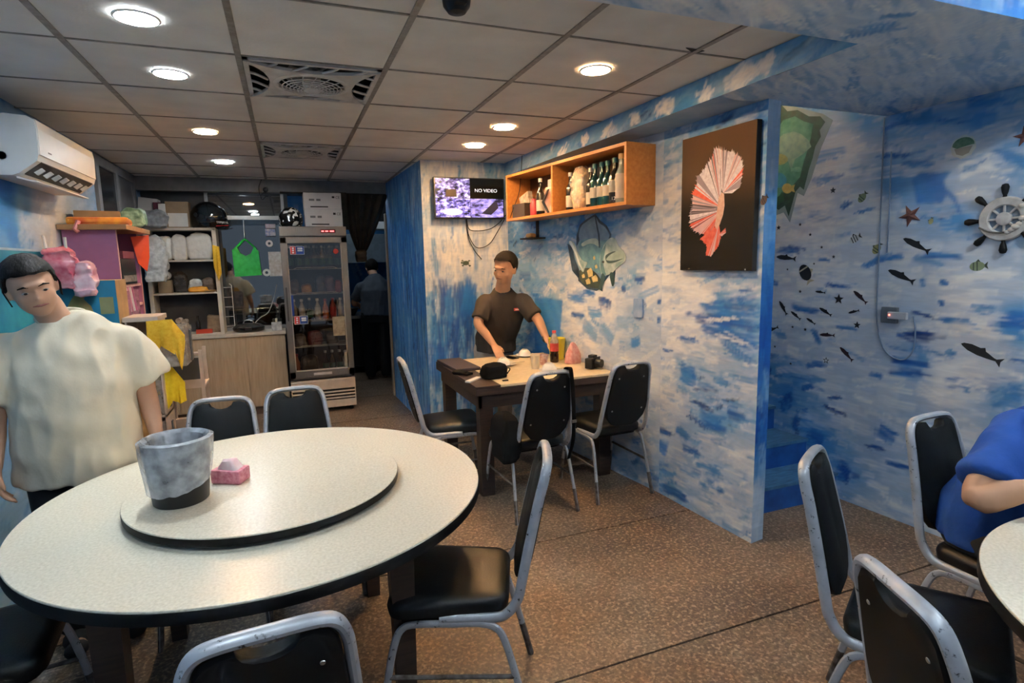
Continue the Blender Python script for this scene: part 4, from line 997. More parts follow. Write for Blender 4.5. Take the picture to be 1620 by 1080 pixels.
for a, b, c, e in ((-w, -w + .058, dz0, dz1), (w - .058, w, dz0, dz1), (-w, w, dz0, dz0 + .07), (-w, w, dz1 - .06, dz1)): dm.box(a, b, 0.0, 0.04, c, e, .003)
dr_ = dm.build('door', M_steel, t)
MB().box(-w + .055, w - .055, .016, .022, dz0 + .065, dz1 - .055).build('door_glass', mat_glass('fridge_glass', (0.9, 0.88, 0.85), gloss=0.05), dr_)
MB().box(-w + .056, -w + .066, .01, .03, dz0 + .07, dz1 - .06).box(w - .066, w - .056, .01, .03, dz0 + .07, dz1 - .06).box(-w + .056, w - .056, .01, .03, dz0 + .07, dz0 + .08).build('gasket', mat('gasket_grey', 'b5aea6', 0.5), dr_)
MB().box(-w + .018, -w + .034, -.02, 0, 0.98, 1.32, .004).build('handle', mat('steel_dark', '55524f', 0.4, metal=0.6), dr_)
MB().box(-.09, .09, -.003, 0, dz0 + .02, dz0 + .045).build('plate', mat('plate_light', 'c9c6c2', 0.3), dr_)
def sticker(x, z, ww, hh, parent):
    s = MB().box(x - ww / 2 - .004, x + ww / 2 + .004, -.0035, -.001, z - hh / 2 - .004, z + hh / 2 + .004).build('sticker', mat('sticker_white', 'd8d8d8', 0.4), parent)
    MB().box(x - ww / 2, x - ww * .12, -.0050, -.0035, z - hh / 2, z + hh / 2).build('sticker_red', mat('sticker_red', 'b3322f', 0.4), s)
    MB().box(x - ww * .10, x + ww / 2, -.0050, -.0035, z - hh / 2, z + hh / 2).build('sticker_blue', mat('sticker_blue', '1f3f86', 0.4), s)
    for q in (-.28, 0.02, .3): MB().box(x - ww * .38, x - ww * .24, -.0060, -.0050, z + hh * q - .008, z + hh * q + .006).build('mark', mat('sticker_white', 'd8d8d8'), s)
    for q in (-.06, .22): MB().box(x + ww * .02, x + ww * .4, -.0060, -.0050, z + hh * q - .006, z + hh * q + .010).build('mark', mat('sticker_white', 'd8d8d8'), s)
sticker(-.165, 1.685, .125, .075, dr_); sticker(-.175, 0.985, .125, .075, dr_)
MB().box(-.255, -.235, -.003, 0, 1.03, 1.24).build('strip_sticker', mat('sticker_blue', '1f3f86'), dr_)
MB().lathe([(0.0001, 0), (.026, 0), (.026, .002), (.0001, .002)], 16, (.205, -.001, 1.67), 'y').build('round_sticker', mat('sticker_red', 'b3322f'), dr_)
MB().box(.13, .25, .010, .013, .80, 1.0).build('paper_note', mat('note_paper', 'a89c86', 0.7, col2='8a7d68', vs=30), dr_)
MB().box(.225, .262, .010, .013, .47, .62).build('paper_note', mat('note_paper', 'a89c86'), dr_)
FS = [0.405, 0.70, 0.965, 1.245, 1.50]
for z in FS[1:]:
    sh = MB()
    for k in range(12): sh.box(-w + .04, w - .04, .06 + k * .034, .063 + k * .034, z - .006, z - .003)
    sh.tube([(-w + .035, .055, z - .004), (-.22, .055, z - .004), (-.18, .052, z + .012), (.18, .052, z + .012), (.22, .055, z - .004), (w - .035, .055, z - .004)], .004, 6)
    sh.build('wire_shelf', mat('wire_white', 'c8c4be', 0.4), t)
MB().box(-w, w, 0.0, 0.045, 0.05, 0.35).build('base_panel', mat('grille_cream', 'c9b8a8', 0.45), t)
MB().box(-w, w, -.012, 0.0, 0.245, 0.345, .004).build('grille_panel', MATS['grille_cream'], t)
MB().box(-w, w, -.012, 0.0, 0.05, 0.125, .004).build('grille_panel', MATS['grille_cream'], t)
for k in range(3): MB().box(-w, w, -.014, 0.0, 0.14 + k * .034, .155 + k * .034, .003).build('grille_slat', MATS['grille_cream'], t)
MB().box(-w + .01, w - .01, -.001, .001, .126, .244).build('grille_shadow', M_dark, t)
for x in (-w + .05, w - .05):
    for y in (.06, .44): MB().lathe([(0.018, 0), (.018, .05)], 10, (x, y, 0)).build('foot', M_dark, t)
M_gb, M_gg, M_gc = mat('brown_glass', '2a1a10', 0.12, spec=0.7), mat('green_glass', '11261a', 0.1, spec=0.7), mat('pale_bottle', 'a7a49a', 0.2, spec=0.6)
M_lw, M_lr, M_lo, M_capw = mat('label_white', 'b8b2a6', 0.5), mat('label_red', 'a2352f', 0.4), mat('label_orange', 'c06a34', 0.4), mat('cap_white', 'd0cec8', 0.4)
beer = bottle_parts(.235, .031, .011, M_gb, mat('label_green', '2f5a44', 0.5), M_capw, .55, .72, (.15, .45))
pale = bottle_parts(.225, .030, .013, M_gc, M_lw, M_capw, .62, .78, (.2, .6))
juice = bottle_parts(.225, .032, .014, mat('juice', '8c3d2e', 0.3), M_lr, mat('cap_red', '9d2c26', 0.4), .62, .8, (.2, .6))
orange = bottle_parts(.22, .030, .013, mat('orange_drink', 'b5622a', 0.3), M_lo, mat('cap_red', '9d2c26', 0.4), .6, .78, (.15, .5))
fb = (FX0 + FX1) / 2
for k in range(7):
    put(beer, 'beer_bottle', 'dark beer bottle on the top shelf inside the drinks fridge', 'bottle', (fb - .235 + k * .077, 6.30, FS[4]), 'beer bottles on the top fridge shelf')
for k in range(6):
    put(beer, 'beer_bottle', 'dark beer bottle in the second row of the top fridge shelf', 'bottle', (fb - .2 + k * .077, 6.40, FS[4]), 'second row beer bottles on the top fridge shelf')
x = fb - .235
for k, pp in enumerate([pale, pale, beer, pale, orange, juice, pale]):
    lab = {0: 'pale plastic drink bottle on the middle shelf inside the drinks fridge', 2: 'dark bottle among pale ones on the middle fridge shelf', 4: 'orange drink bottle on the middle shelf of the drinks fridge', 5: 'red drink bottle on the middle shelf of the drinks fridge'}
    put(pp, 'drink_bottle', lab.get(k, lab[0]), 'bottle', (x + k * .077, 6.30, FS[2]), 'drink bottles on the middle fridge shelf')
for k, (dx, pp) in enumerate([(-.245, orange), (.04, beer), (.11, beer), (.185, beer), (.245, pale)]):
    put(pp, 'drink_bottle', ['orange bottle on the bottom shelf of the drinks fridge', 'dark bottle on the bottom shelf of the drinks fridge', 'dark bottle on the bottom shelf of the drinks fridge', 'dark bottle on the bottom shelf of the drinks fridge', 'pale bottle at the right of the bottom fridge shelf'][k], 'bottle', (fb + dx, 6.30, FS[0]), 'bottles on the bottom fridge shelf')
for k, (dx, ww, hh, c, Z, lab) in enumerate([(-.10, .10, .10, 'b08a4c', 3, 'yellow carton block on the second fridge shelf'), (-.215, .08, .15, '5d4c44', 3, 'brown bag on the second fridge shelf'), (.04, .10, .20, '34405c', 3, 'dark blue bag on the second fridge shelf'), (.13, .09, .18, '6c5a70', 3, 'lilac bag on the second fridge shelf'), (.215, .07, .13, '8c3a3f', 3, 'red pack on the second fridge shelf'),
        (-.20, .12, .13, '6b5f58', 1, 'grey bag on the fourth fridge shelf'), (-.05, .15, .16, '6e2f2a', 1, 'dark red bag on the fourth fridge shelf'), (.12, .12, .12, '6a5848', 1, 'brown wrapped food on the fourth fridge shelf'), (-.12, .17, .2, '33302e', 0, 'black crate on the bottom fridge shelf')]):
    t = thing('food_bag', lab, 'bag', (fb + dx, 6.33, FS[Z]), 0, 'bags of food in the drinks fridge')
    bag(ww, .12, hh, 40 + k, .008).build('wrap', mat('fridge_bag_%d' % k, c, 0.35, col2=None, var=.3), t, True)
# boxes on the fridge
for k, (q, lab) in enumerate([((483, 331, 541, 356), 'lower white carton with printed marks on top of the drinks fridge'), ((481, 305.5, 539, 330), 'upper white carton of the stack on top of the drinks fridge')]):
    x0, x1, z0, z1 = rect(*q, 6.24)
    z0 = 1.921 if k == 0 else zt + .001
    t = carton('carton', lab, x0, x1, 6.24, 6.50, z0, z1, M_wbox, 'cartons on the drinks fridge'); zt = z1
    ink = mat('black_ink', '1d1d1d', 0.6); Mx = Matrix.Rotation(PI / 2, 4, 'X'); h = z1 - z0
    text('lettering', 'CE', 0.036, ink, t, Matrix.Translation(((x1 - x0) / 2 - .035, -.1308, h * .72)) @ Mx)
    MB().box((x1 - x0) / 2 - .09, (x1 - x0) / 2 - .065, -.1312, -.130, h * .68, h * .8).build('print_mark', ink, t)
    MB().box(-.12, .05, -.1312, -.130, h * .10, h * .17).build('print_mark', ink, t)
    MB().box(-.13, -.08, -.1312, -.130, h * .5, h * .62).box(-.06, -.02, -.1312, -.130, h * .5, h * .62).build('print_mark', mat('grey_ink', '6d6d6d', 0.6), t)

# ------------------------------------------------------------------ things in front of the glazed partition
def wx(px, py, Y=6.66): return ony(px, py, Y)
t = thing('carrier_bag', 'bright green plastic carrier bag hanging in front of the kitchen window', 'bag', wx(392, 437, 6.64))
a, b = wx(372, 437, 6.64), wx(412, 378, 6.64); hw = (b[0] - a[0]) / 2; hh = b[2] - a[2]
pl = [(-hw * .9, 0), (hw, 0.01), (hw * .92, hh * .68), (hw * .62, hh * .80), (hw * .36, hh * .62), (0, hh * .56), (-hw * .4, hh * .64), (-hw * .6, hh * .82), (-hw * .95, hh * .72)]
Mx = Matrix.Rotation(PI / 2, 4, 'X')
MB().prism(pl, -.015, .015, Mx).jitter(.004, 20, 3).build('bag_body', mat('green_film', '1f9a3c', 0.3, col2='37bb55', vs=20), t)
MB().tube(smooth_path([(-hw * .75, 0, hh * .75), (-hw * .2, 0, hh * .95), (0, 0, hh * 1.0), (hw * .2, 0, hh * .95), (hw * .75, 0, hh * .75)], 4), .010, 6).build('handle', MATS['green_film'], t, True)
MB().tube([(0, 0, hh), (0, .03, hh + .03), (0, .06, 2.03 - t.location.z)], .004, 6).build('hook', M_steel, t)
p = wx(365, 515); t = thing('wire_rack', 'white wire rack standing on the counter by the kitchen window', 'rack', (p[0] - .005, 6.60, 0.866))
r = MB()
for x in (-.05, .05): r.tube([(x, 0, 0), (x, 0, .48), (x * .6, 0, .50)], .004, 6)
for k in range(5): r.tube([(-.05, 0, .06 + k * .1), (.05, 0, .06 + k * .1)], .003, 6)
for x in (-.05, .05): r.tube([(x, -.05, .004), (x, .05, .004)], .004, 6)
r.build('wires', mat('wire_white', 'c8c4be'), t)
t = thing('electric_griddle', 'black electric pan with lid and handle on the counter', 'pan', (-0.40, 6.54, 0.866))
MB().lathe([(0.0001, 0.0), (.12, 0.0), (.15, .012), (.155, .04), (.15, .045), (.0001, .045)], 32, sy=.7).build('pan', mat('gloss_black', '0c0c0e'), t, True)
MB().lathe([(.152, .045), (.12, .075), (.05, .088), (.0001, .09)], 32, sy=.7, cap=False).build('lid', mat('lid_glass', '2c2e30', 0.1, spec=.8), t, True)
MB().box(-.03, .03, -.125, -.10, .02, .05, .004).build('latch', mat('bin_black', '16171a'), t)
MB().tube(smooth_path([(-.05, 0, .085), (-.03, 0, .115), (.03, 0, .115), (.05, 0, .085)], 4), .006, 6).build('lid_handle', M_steel, t, True)
tag(MB().tube(smooth_path([wx(402, 512, 6.6), wx(412, 502, 6.6), wx(425, 493, 6.62), wx(434, 468, 6.64), wx(438, 450, 6.66)], 6), .004, 6).build('power_cable', mat('cable_grey', 'b9b7b4', .5)), 'grey power cable rising from the electric pan', 'cable')
t = thing('oven', 'black glass fronted oven behind the electric pan', 'oven', (-0.30, 6.85, 0.90))
MB().box(-.30, .26, -.02, .3, 0, .19, .02).build('body', mat('gloss_black', '0c0c0e'), t)
MB().tube([(-.26, -.03, .13), (.22, -.03, .13)], .008, 8).build('handle', M_steel, t, True)
tag(MB().box(-1.0, 0.02, 6.76, 7.2, .80, .90).build('kitchen_bench', mat('bench_grey', '5b5d60', 0.5)), 'grey kitchen bench behind the glazed partition', 'bench')
t = thing('plastic_container', 'clear square container on the counter beside the fridge', 'container', (-.13, 6.50, .866))
MB().box(-.05, .05, -.04, .04, 0, .085, .006).build('tub', mat_film('frost_film', 'd9d9d6', .7, .3), t)
MB().lathe([(0.01, .085), (.012, .12), (.008, .125), (.0001, .125)], 10, (.0, 0, 0)).build('pump', M_white, t, True)
for k, (px, py, r0) in enumerate([(426, 385, .035), (422, 431, .038)]):
    p = wx(px, py, 6.62); t = thing('tape_roll', ['white tape roll hanging beside the fridge', 'lower white tape roll hanging beside the fridge'][k], 'tape', p, 0, 'tape rolls beside the fridge')
    MB().lathe([(r0 * .4, -.025), (r0, -.025), (r0, .025), (r0 * .4, .025), (r0 * .4, -.025)], 20, axis='y', cap=False).build('roll', M_white, t, True)
    MB().lathe([(r0 * .33, -.02), (r0 * .4, -.02), (r0 * .4, .02), (r0 * .33, .02), (r0 * .33, -.02)], 16, axis='y', cap=False).build('core', mat('bin_black', '16171a'), t, True)
for k, (q, c, lab) in enumerate([((420, 354, 437, 361), 'c9a9b4', 'pink white film box stacked beside the fridge top'), ((420, 362, 437, 373), '5c78b8', 'blue white film box under the pink one beside the fridge top'), ((427, 398, 440, 437), 'b3a698', 'beige cling film tube standing beside the fridge')]):
    x0, x1, z0, z1 = rect(*q, 6.60)
    carton('film_box', lab, x0, (x1 - .01 if k < 2 else -.0355), 6.60, 6.66, z0, z1, mat('film_box_%d' % k, c, .5, col2='d6d3cf', vs=30))
x0, x1, z0, z1 = rect(341, 387, 352, 443, 6.40)
t = thing('yellow_cloth', 'yellow cloth hanging from the right side of the shelf unit', 'cloth', (x0, 6.385, z0))
cloth((0.0, 0, z1 - z0), (.062, 0.0, z1 - z0 - .02), [.22, z1 - z0, .26], seed=2, amp=.008).build('cloth', mat('yellow_terry', 'e0a51f', 0.85, col2='edbd3c', vs=60, bump=.3, bs=300), t, True)

# kitchen doorway: curtain, rod, cook's bench, extractor, dome camera
t = thing('curtain_rod', 'thin dark rod under the header across the kitchen doorway', 'rod', (0, 6.52, 2.285))
MB().tube([(0.0, 0, 0), (1.08, 0, -.005)], .009, 8).build('rod', M_dark, t, True)
M_cur = mat('black_curtain', '15130f', 0.85, col2='2a2520', vs=10)
t = thing('curtain', 'black door curtain gathered and knotted in the kitchen doorway', 'curtain', (0.86, 6.50, 1.62))
vs = []; fs = []; nn = 34
for i in range(13):
    q = i / 12; z = 0.66 * (1 - q) + 0.02 * q
    half = 0.235 * (1 - q) ** 0.8 + 0.03; cx = -.02 - 0.055 * q
    for j in range(nn):
        s = -1 + 2 * j / (nn - 1)
        vs.append((cx + half * s, .03 * math.sin(s * 14 + q * 2) * (1 - .5 * q), z))
for i in range(12):
    for j in range(nn - 1): fs.append((i * nn + j, i * nn + j + 1, (i + 1) * nn + j + 1, (i + 1) * nn + j))
MB().add(vs, fs).build('drape', M_cur, t, True)
bag(.12, .10, .13, 3, .012).xf(Matrix.Translation((-.085, 0, -.06))).build('knot', M_cur, t, True)
t = thing('door_drape', 'narrow dark curtain edge hanging beside the cartons on the fridge', 'curtain', (0.64, 6.47, 1.9))
MB().box(-.05, .02, -.01, .01, 0, .39).jitter(.006, 10, 1).build('drape', M_cur, t)
p = ony(420, 300, 6.5); t = thing('dome_camera', 'small round black security camera hanging under the ceiling', 'camera', p)
MB().ball((0, 0, 0), (.026, .026, .026)).build('ball', mat('bin_black', '16171a'), t, True)
MB().lathe([(0.0001, .0), (.012, 0), (.013, .006), (.0001, .006)], 14, (0, -.022, 0), 'y').build('lens', mat('lens_glass', '2e3338', .05, spec=.9), t, True)
MB().tube([(0, 0, .02), (0, 0, 2.285 - p[2] + 0.0), (0, .06, 2.285 - p[2])], .008, 8).build('bracket', mat('bin_black', '16171a'), t, True)
tag(MB().tube(smooth_path([(p[0], 6.5, 2.30), (p[0] - .05, 6.5, 2.25), (p[0] - .06, 6.51, 2.33), (p[0] - .03, 6.53, 2.41)], 6), .004, 6).build('camera_cable', mat('bin_black', '16171a')), 'black cable looping up from the security camera', 'cable')
t = thing('stove_bench', 'dark steel cooking bench in front of the cook in the kitchen', 'bench', (1.05, 8.55, 0))
MB().box(-.62, .5, -.35, .35, .78, .82).build('top', M_steel, t)
MB().box(-.60, .48, -.30, .33, .1, .78).build('body', M_dark, t)
for x in (-.55, .43): MB().box(x - .02, x + .02, -.32, -.28, 0, .78).build('leg', M_steel, t)
t = thing('wok', 'dark bowl on the cooking bench beside the cook', 'pot', (0.80, 8.32, .822))
MB().lathe([(0.0001, 0), (.06, 0), (.12, .09), (.125, .1), (.115, .098), (.055, .01), (.0001, .01)], 24).build('bowl', mat('bin_black', '16171a'), t, True)
MB().tube([(.12, 0, .09), (.2, 0, .12)], .012, 8).build('handle', M_dwood, t)
t = thing('extractor_hood', 'steel extractor hood on the kitchen wall above the cook', 'hood', (1.15, 8.85, 1.55))
MB().prism([(-.55, 0), (.47, 0), (.47, .08), (.30, .4), (-.38, .4), (-.55, .08)], -.3, .4, Mx).build('hood', mat('hood_grey', '6d7a80', .4, metal=.5), t)
t = thing('wall_cabinet', 'white kitchen cupboard high up beyond the doorway', 'cabinet', (1.40, 8.6, 2.02))
MB().box(-.22, .2, -.2, .2, 0, .1).build('shelf', M_white, t)
MB().box(-.20, .18, -.18, .18, .1, .4).build('cupboard', mat('bin_black', '16171a'), t)
# ------------------------------------------------------------------ left corner clutter
M_pink = mat('pink_panel', 'a06a92', 0.5, var=0.05)
M_pine = mat_wood('pine_board', 'b08a62', '9a7650', 0.5, (2, 14, 14))
t = thing('storage_cabinet', 'tall pink sided storage cabinet with wooden top against the left wall', 'cabinet', (-1.28, 4.39, 0))
MB().box(0.0, 0.285, 0, .018, 0, 1.79).build('side_panel', M_pink, t)
MB().box(0.0, 0.285, .552, .57, 0, 1.79).build('side_panel', M_pink, t)
MB().box(0.0, 0.012, .018, .552, 0, 1.79).build('back_panel', mat('cabinet_dark', '4c2c3c', .6), t)
MB().box(0.284, 0.288, 0, .018, 0, 1.79).box(.284, .288, .552, .57, 0, 1.79).build('edge_band', mat('pink_edge', 'd9a8a4', .5), t)
MB().box(-.004, .36, -.06, .64, 1.79, 1.822, .003).build('top_board', M_pine, t)
for z in (0.35, 0.85, 1.28, 1.42): MB().box(.012, .28, .018, .552, z, z + .018).build('shelf_board', mat('pink_edge', 'd9a8a4'), t)
CT = 1.823
t = thing('printed_pack', 'red and orange printed pack lying on the wooden cabinet top', 'pack', (-1.08, 4.42, CT), 0.1)
MB().box(-.17, .16, -.05, .10, 0, .045, .015).jitter(.008, 14, 3).build('pack', mat('red_orange_print', 'b5382a', .35, col2='e0a03a', vs=14), t)
MB().tube([(-.10, -.06, .02), (-.12, -.075, -.03), (-.105, -.075, -.05)], .014, 8).build('flap', mat('pink_film', 'd08080', .3), t, True)
t = thing('carton', 'open brown carton behind the printed pack on the cabinet top', 'box', (-1.13, 4.62, CT), .2)
MB().box(-.13, .12, -.06, .10, 0, .10, .003).build('box_body', mat('kraft', '8d7558'), t)
t = thing('cloth_bundle', 'dark green bundle beside the brown carton on the cabinet top', 'bundle', (-.985, 4.83, CT))
bag(.16, .12, .14, 8, .02, 16).build('bundle', mat('dark_green', '1f4a40', .6, col2='7fa39a', vs=22), t, True)
# contents of its open shelves (seen from the right)
t = thing('carton', 'black boxed item with pale lettering band in the pink cabinet', 'box', (-1.08, 4.65, 1.439))
MB().box(-.14, .085, -.20, .18, 0, .17, .004).build('box_body', mat('bin_black', '16171a'), t)
MB().box(.0855, .087, -.19, .17, .015, .06).build('label_strip', mat('pale_label', '9b928a', .6, col2='4e4844', vs=40), t)
t = thing('carton', 'flat brown box stacked on the black boxed item', 'box', (-1.08, 4.65, 1.6105))
MB().box(-.12, .09, -.16, .14, 0, .05, .003).build('box_body', mat('maroon_box', '5a2330'), t)
t = thing('orange_bag', 'orange plastic bag hanging at the front of the pink cabinet', 'bag', (-.975, 4.92, 1.52), .3)
MB().prism([(-.05, .25), (.06, .26), (.05, .1), (.03, 0), (-.02, .06)], -.012, .012, Matrix.Rotation(PI / 2, 4, 'X')).jitter(.006, 18, 2).build('bag_body', mat('orange_film', 'e0552a', .35), t)
t = thing('organizer_box', 'pink and clear plastic organizer with papers below the black boxed item', 'organizer', (-.985, 4.42, 1.18))
MB().box(-.25, .02, .0, .006, 0, .22).box(-.25, .02, .25, .256, 0, .22).box(.015, .02, .0, .256, 0, .08).box(-.25, .02, 0, .256, 0, .008).build('tray', mat_film('pink_clear', 'd9a0b0', .6, .25), t)
for k in range(4): MB().obox((-.05, .04 + k * .055, .12), (.06, 0, .01), (0, .006, 0), (-.01, 0, .11)).build('paper', mat('paper_%d' % k, ['d8c4c4', 'c98a9c', 'd6d2cf', 'b86a8c'][k], .6), t)
# blue carton
def mat_map():
    return mat('blue_carton', '1b6f93', .5, var=.06)
t = thing('carton', 'blue printed carton with a tan map behind the woman', 'box', (-1.115, 4.18, .86), 0)
MB().box(-.165, .165, -.12, .12, 0, .62, .003).build('box_body', mat('kraft_light', 'a98c66', .7), t)
MB().box(-.163, .163, -.1225, -.120, .002, .618).build('blue_print', mat_map(), t)
Mx = Matrix.Rotation(PI / 2, 4, 'X')
MB().prism([(-.10, .44), (-.07, .50), (-.03, .56), (-.005, .59), (.005, .55), (.0, .51), (.03, .47), (.045, .42), (.03, .36), (-.02, .33), (-.05, .36), (-.09, .39)], .1226, .1236, Mx).build('map_print', mat('map_tan', '7d8a5e', .6, col2='a08a5c', vs=30), t)
MB().box(.075, .145, -.1236, -.1226, .42, .52).build('label_print', mat('label_olive', '8c8860', .6), t)
carton('carton', 'plain brown carton under the blue printed carton', -1.285, -.955, 4.06, 4.30, 0, .858, mat('kraft', '8d7558'))
t = thing('cellophane_bundle', 'crinkled pink and red cellophane bundle behind the woman\'s head', 'bundle', (-1.19, 4.02, 1.44))
bag(.16, .10, .24, 6, .03, 14).build('wrap', mat('pink_cellophane', 'c23a55', .2, col2='e6a0ac', vs=16, spec=.9), t, True)
bag(.10, .08, .20, 7, .025, 14).xf(Matrix.Translation((.11, -.01, -.05))).build('tail', mat('pink_cellophane_pale', 'dc8fa0', .2, col2='f0d0d6', vs=16, spec=.9), t, True)
MB().tube([(-.06, 0, .2), (-.07, 0, .30)], .008, 6).tube([(.03, 0, .2), (.03, 0, .29)], .008, 6).build('ties', M_white, t)
# drawer tower, trolley, yellow cloths
M_ply = mat('ivory_plastic', 'd3bfae', .4)
t = thing('drawer_tower', 'ivory plastic drawer tower with clear drawers beside the blue carton', 'drawer unit', (-.85, 4.22, 0))
MB().box(-.085, -.075, -.13, .13, 0, 1.22).box(.075, .085, -.13, .13, 0, 1.22).box(-.085, .085, .12, .13, 0, 1.22).build('frame', M_ply, t)
MB().box(-.095, .095, -.14, .14, 1.22, 1.25, .004).build('top', M_ply, t)
for k in range(4):
    z = .04 + k * .295
    MB().box(-.085, .085, -.13, .13, z - .02, z - .008).build('rail', M_ply, t)
    dx = .15 if k == 3 else 0
    d = MB().box(-.072 + dx, .072 + dx, -.125, -.121, z, z + .25).box(-.072 + dx, .072 + dx, .117, .121, z, z + .25).box(.069 + dx, .073 + dx, -.125, .121, z, z + .25).box(-.072 + dx, .072 + dx, -.125, .121, z, z + .005).build('drawer', mat_film('drawer_clear', 'cdbfb2', .5, .25), t)
    MB().box(.074 + dx, .084 + dx, -.125, .121, z + .01, z + .24).build('front_frame', mat_film('drawer_front', 'd8c8bb', .35, .2), d)
    MB().box(.084 + dx, .094 + dx, -.02, .02, z + .02, z + .22, .003).build('grip', mat('grip_grey', '4c4e50', .5), d)
t = thing('trolley', 'white plastic trolley with shelves behind the yellow cloths', 'trolley', (-.70, 4.52, 0))
for x in (-.11, .11):
    for y in (-.10, .10): MB().box(x - .011, x + .011, y - .011, y + .011, .04, .98).build('post', M_ply, t)
for z in (.12, .45, .72): MB().box(-.125, .125, -.115, .115, z, z + .02, .003).box(-.125, .125, -.117, -.113, z, z + .06).build('shelf', M_ply, t)
MB().tube([(-.11, -.10, .96), (.11, -.10, .96)], .009, 8).build('rail', M_ply, t)
for x in (-.11, .11):
    for y in (-.10, .10): MB().lathe([(0.0001, -.012), (.02, -.012), (.02, .012), (.0001, .012)], 12, (x, y, .02), 'x').build('caster', M_dark, t)
carton('carton', 'dark grey box on the trolley behind the lower yellow cloth', -.79, -.61, 4.47, 4.59, .742, .92, mat('grip_grey', '4c4e50'))
M_yel = mat('yellow_terry', 'e0a51f', .85, col2='edbd3c', vs=60, bump=.3, bs=300)
M_yel2 = mat('yellow_bright', 'e6bf14', .85, col2='f0d02c', vs=60, bump=.3, bs=300)
a, b = ony(231, 508, 4.08), ony(272, 506, 4.08)
t = thing('yellow_cloth', 'upper orange yellow cloth draped over the open clear drawer', 'cloth', (a[0], 4.075, a[2]))
cloth((0, 0, 0), (b[0] - a[0], 0, .005), [.23, .16, .22], seed=1, amp=.008, n=14).build('cloth', M_yel, t, True)
cloth((b[0] - a[0], 0, .004), (b[0] - a[0] + .06, .015, -.10), [.20, .27, .04], seed=4, amp=.006, n=10).build('corner', M_yel, t, True)
a, b = ony(217, 583, 4.06), ony(263, 580, 4.06)
t = thing('yellow_cloth', 'lower bright yellow cloth with a pointed corner hanging from the trolley', 'cloth', (a[0], 4.16, a[2]))
cloth((0, 0, 0), (b[0] - a[0], 0, .005), [.05, .17, .33, .25], seed=7, amp=.012, n=20).build('cloth', M_yel2, t, True)
cloth((b[0] - a[0], 0, .004), (b[0] - a[0] + .075, .015, -.13), [.24, .20, .12], seed=8, amp=.010, n=10).build('corner', M_yel2, t, True)
carton('carton', 'orange brown carton under the lower yellow cloth', -.955, -.80, 3.91, 4.05, 0, .86, mat('kraft_orange', 'c48a4e', .7, col2='a8703a', vs=5))
t = thing('drum', 'black drum with an olive brown lid behind the bin on the round table', 'drum', (-.80, 3.62, 0))
MB().lathe([(0.0001, 0), (.16, 0), (.17, .02), (.17, .50), (.0001, .50)], 32).build('barrel', mat('bin_black', '16171a'), t, True)
MB().lathe([(.176, .49), (.18, .505), (.17, .525), (.04, .53), (.0001, .53)], 36, cap=False).build('lid', mat('olive_lid', '57491f', .35, col2='6b5a2a'), t, True)
MB().box(-.03, .03, -.012, .012, .53, .545, .003).build('knob', M_dark, t)
# teal print on the left wall
x = -1.283
p0, p1 = onx(0, 384, x), onx(84, 396, x)
t = thing('poster', 'teal blue sea poster with a pale edge on the left wall', 'poster', (-1.2885, 3.0, .9))
MB().box(0, .004, 0, p1[1] - 3.0, 0, p1[2] - .9).build('sheet', mat('teal_print', '1a6a8c', .5, col2='2f90a8', vs=6), t)
MB().box(.0035, .006, 0, p1[1] - 3.0, p1[2] - .912, p1[2] - .9).build('pale_edge', mat('pale_edge', 'a9bccb', .5), t)

# ------------------------------------------------------------------ television
TY = 4.94
x0, z0 = ony(688, 346, TY)[[0, 2]]; x1, z1 = ony(797, 283, TY)[[0, 2]]
z1 = (ony(687, 277, TY)[2] + ony(797, 285, TY)[2]) / 2
tw, th = x1 - x0, z1 - z0
t = thing('television', 'wall mounted television showing a four way security camera view', 'television', ((x0 + x1) / 2, TY, z0))
MB().box(-tw / 2, tw / 2, 0, .03, 0, th, .004).build('case', mat('tv_black', '0b0b0d', .35), t)
MB().box(-.1, .1, .03, .072, th * .3, th * .7).build('wall_bracket', M_dark, t)
def mat_cctv(name, c1, c2, c3, sc, st, seed):
    m = bpy.data.materials.new(name); m.use_nodes = True; nt = m.node_tree; N = nt.nodes; L = nt.links; p = N['Principled BSDF']
    tc = N.new('ShaderNodeTexCoord'); mp = N.new('ShaderNodeMapping'); mp.inputs['Scale'].default_value = st; mp.inputs['Location'].default_value = (seed, seed * 2.3, 0)
    L.new(tc.outputs['Object'], mp.inputs[0])
    vo = N.new('ShaderNodeTexNoise'); vo.inputs['Scale'].default_value = sc; vo.inputs['Detail'].default_value = 8; vo.inputs['Roughness'].default_value = .65; L.new(mp.outputs[0], vo.inputs['Vector'])
    r = N.new('ShaderNodeValToRGB'); e = r.color_ramp.elements; e.new(.5)
    for q, (pos, c) in zip(e, ((.40, c1), (.5, c2), (.62, c3))): q.position = pos; q.color = (*lin(c), 1)
    L.new(vo.outputs['Fac'], r.inputs[0]); L.new(r.outputs[0], p.inputs['Base Color']); L.new(r.outputs[0], p.inputs['Emission Color'])
    p.inputs['Emission Strength'].default_value = .85; p.inputs['Roughness'].default_value = .2
    return m
sw, sh = tw / 2 - .012, th - .024
sc = MB().box(-sw, sw, -.002, 0, .014, th - .010).build('screen', mat('screen_black', '08080a', .2), t)
def quad(nm, a, b, c, d, m): return MB().box(-sw + 2 * sw * a, -sw + 2 * sw * b, -.003, -.002, .014 + sh * c, .014 + sh * d).build(nm, m, sc)
quad('camera_view', 0, .5, .5, 1, mat_cctv('view_a', '15131c', '6a66b0', 'd8d4f0', 26, (1, 1, 1.4), 1))
quad('camera_view', 0, .5, 0, .49, mat_cctv('view_b', '14121a', '5a58b8', 'c4c2ec', 20, (1, 1, 1.8), 2))
quad('camera_view', .505, 1, 0, .49, mat_cctv('view_c', '1c1a2c', '6f6cc0', 'a8a4e0', 9, (1, 1, 2.5), 3))
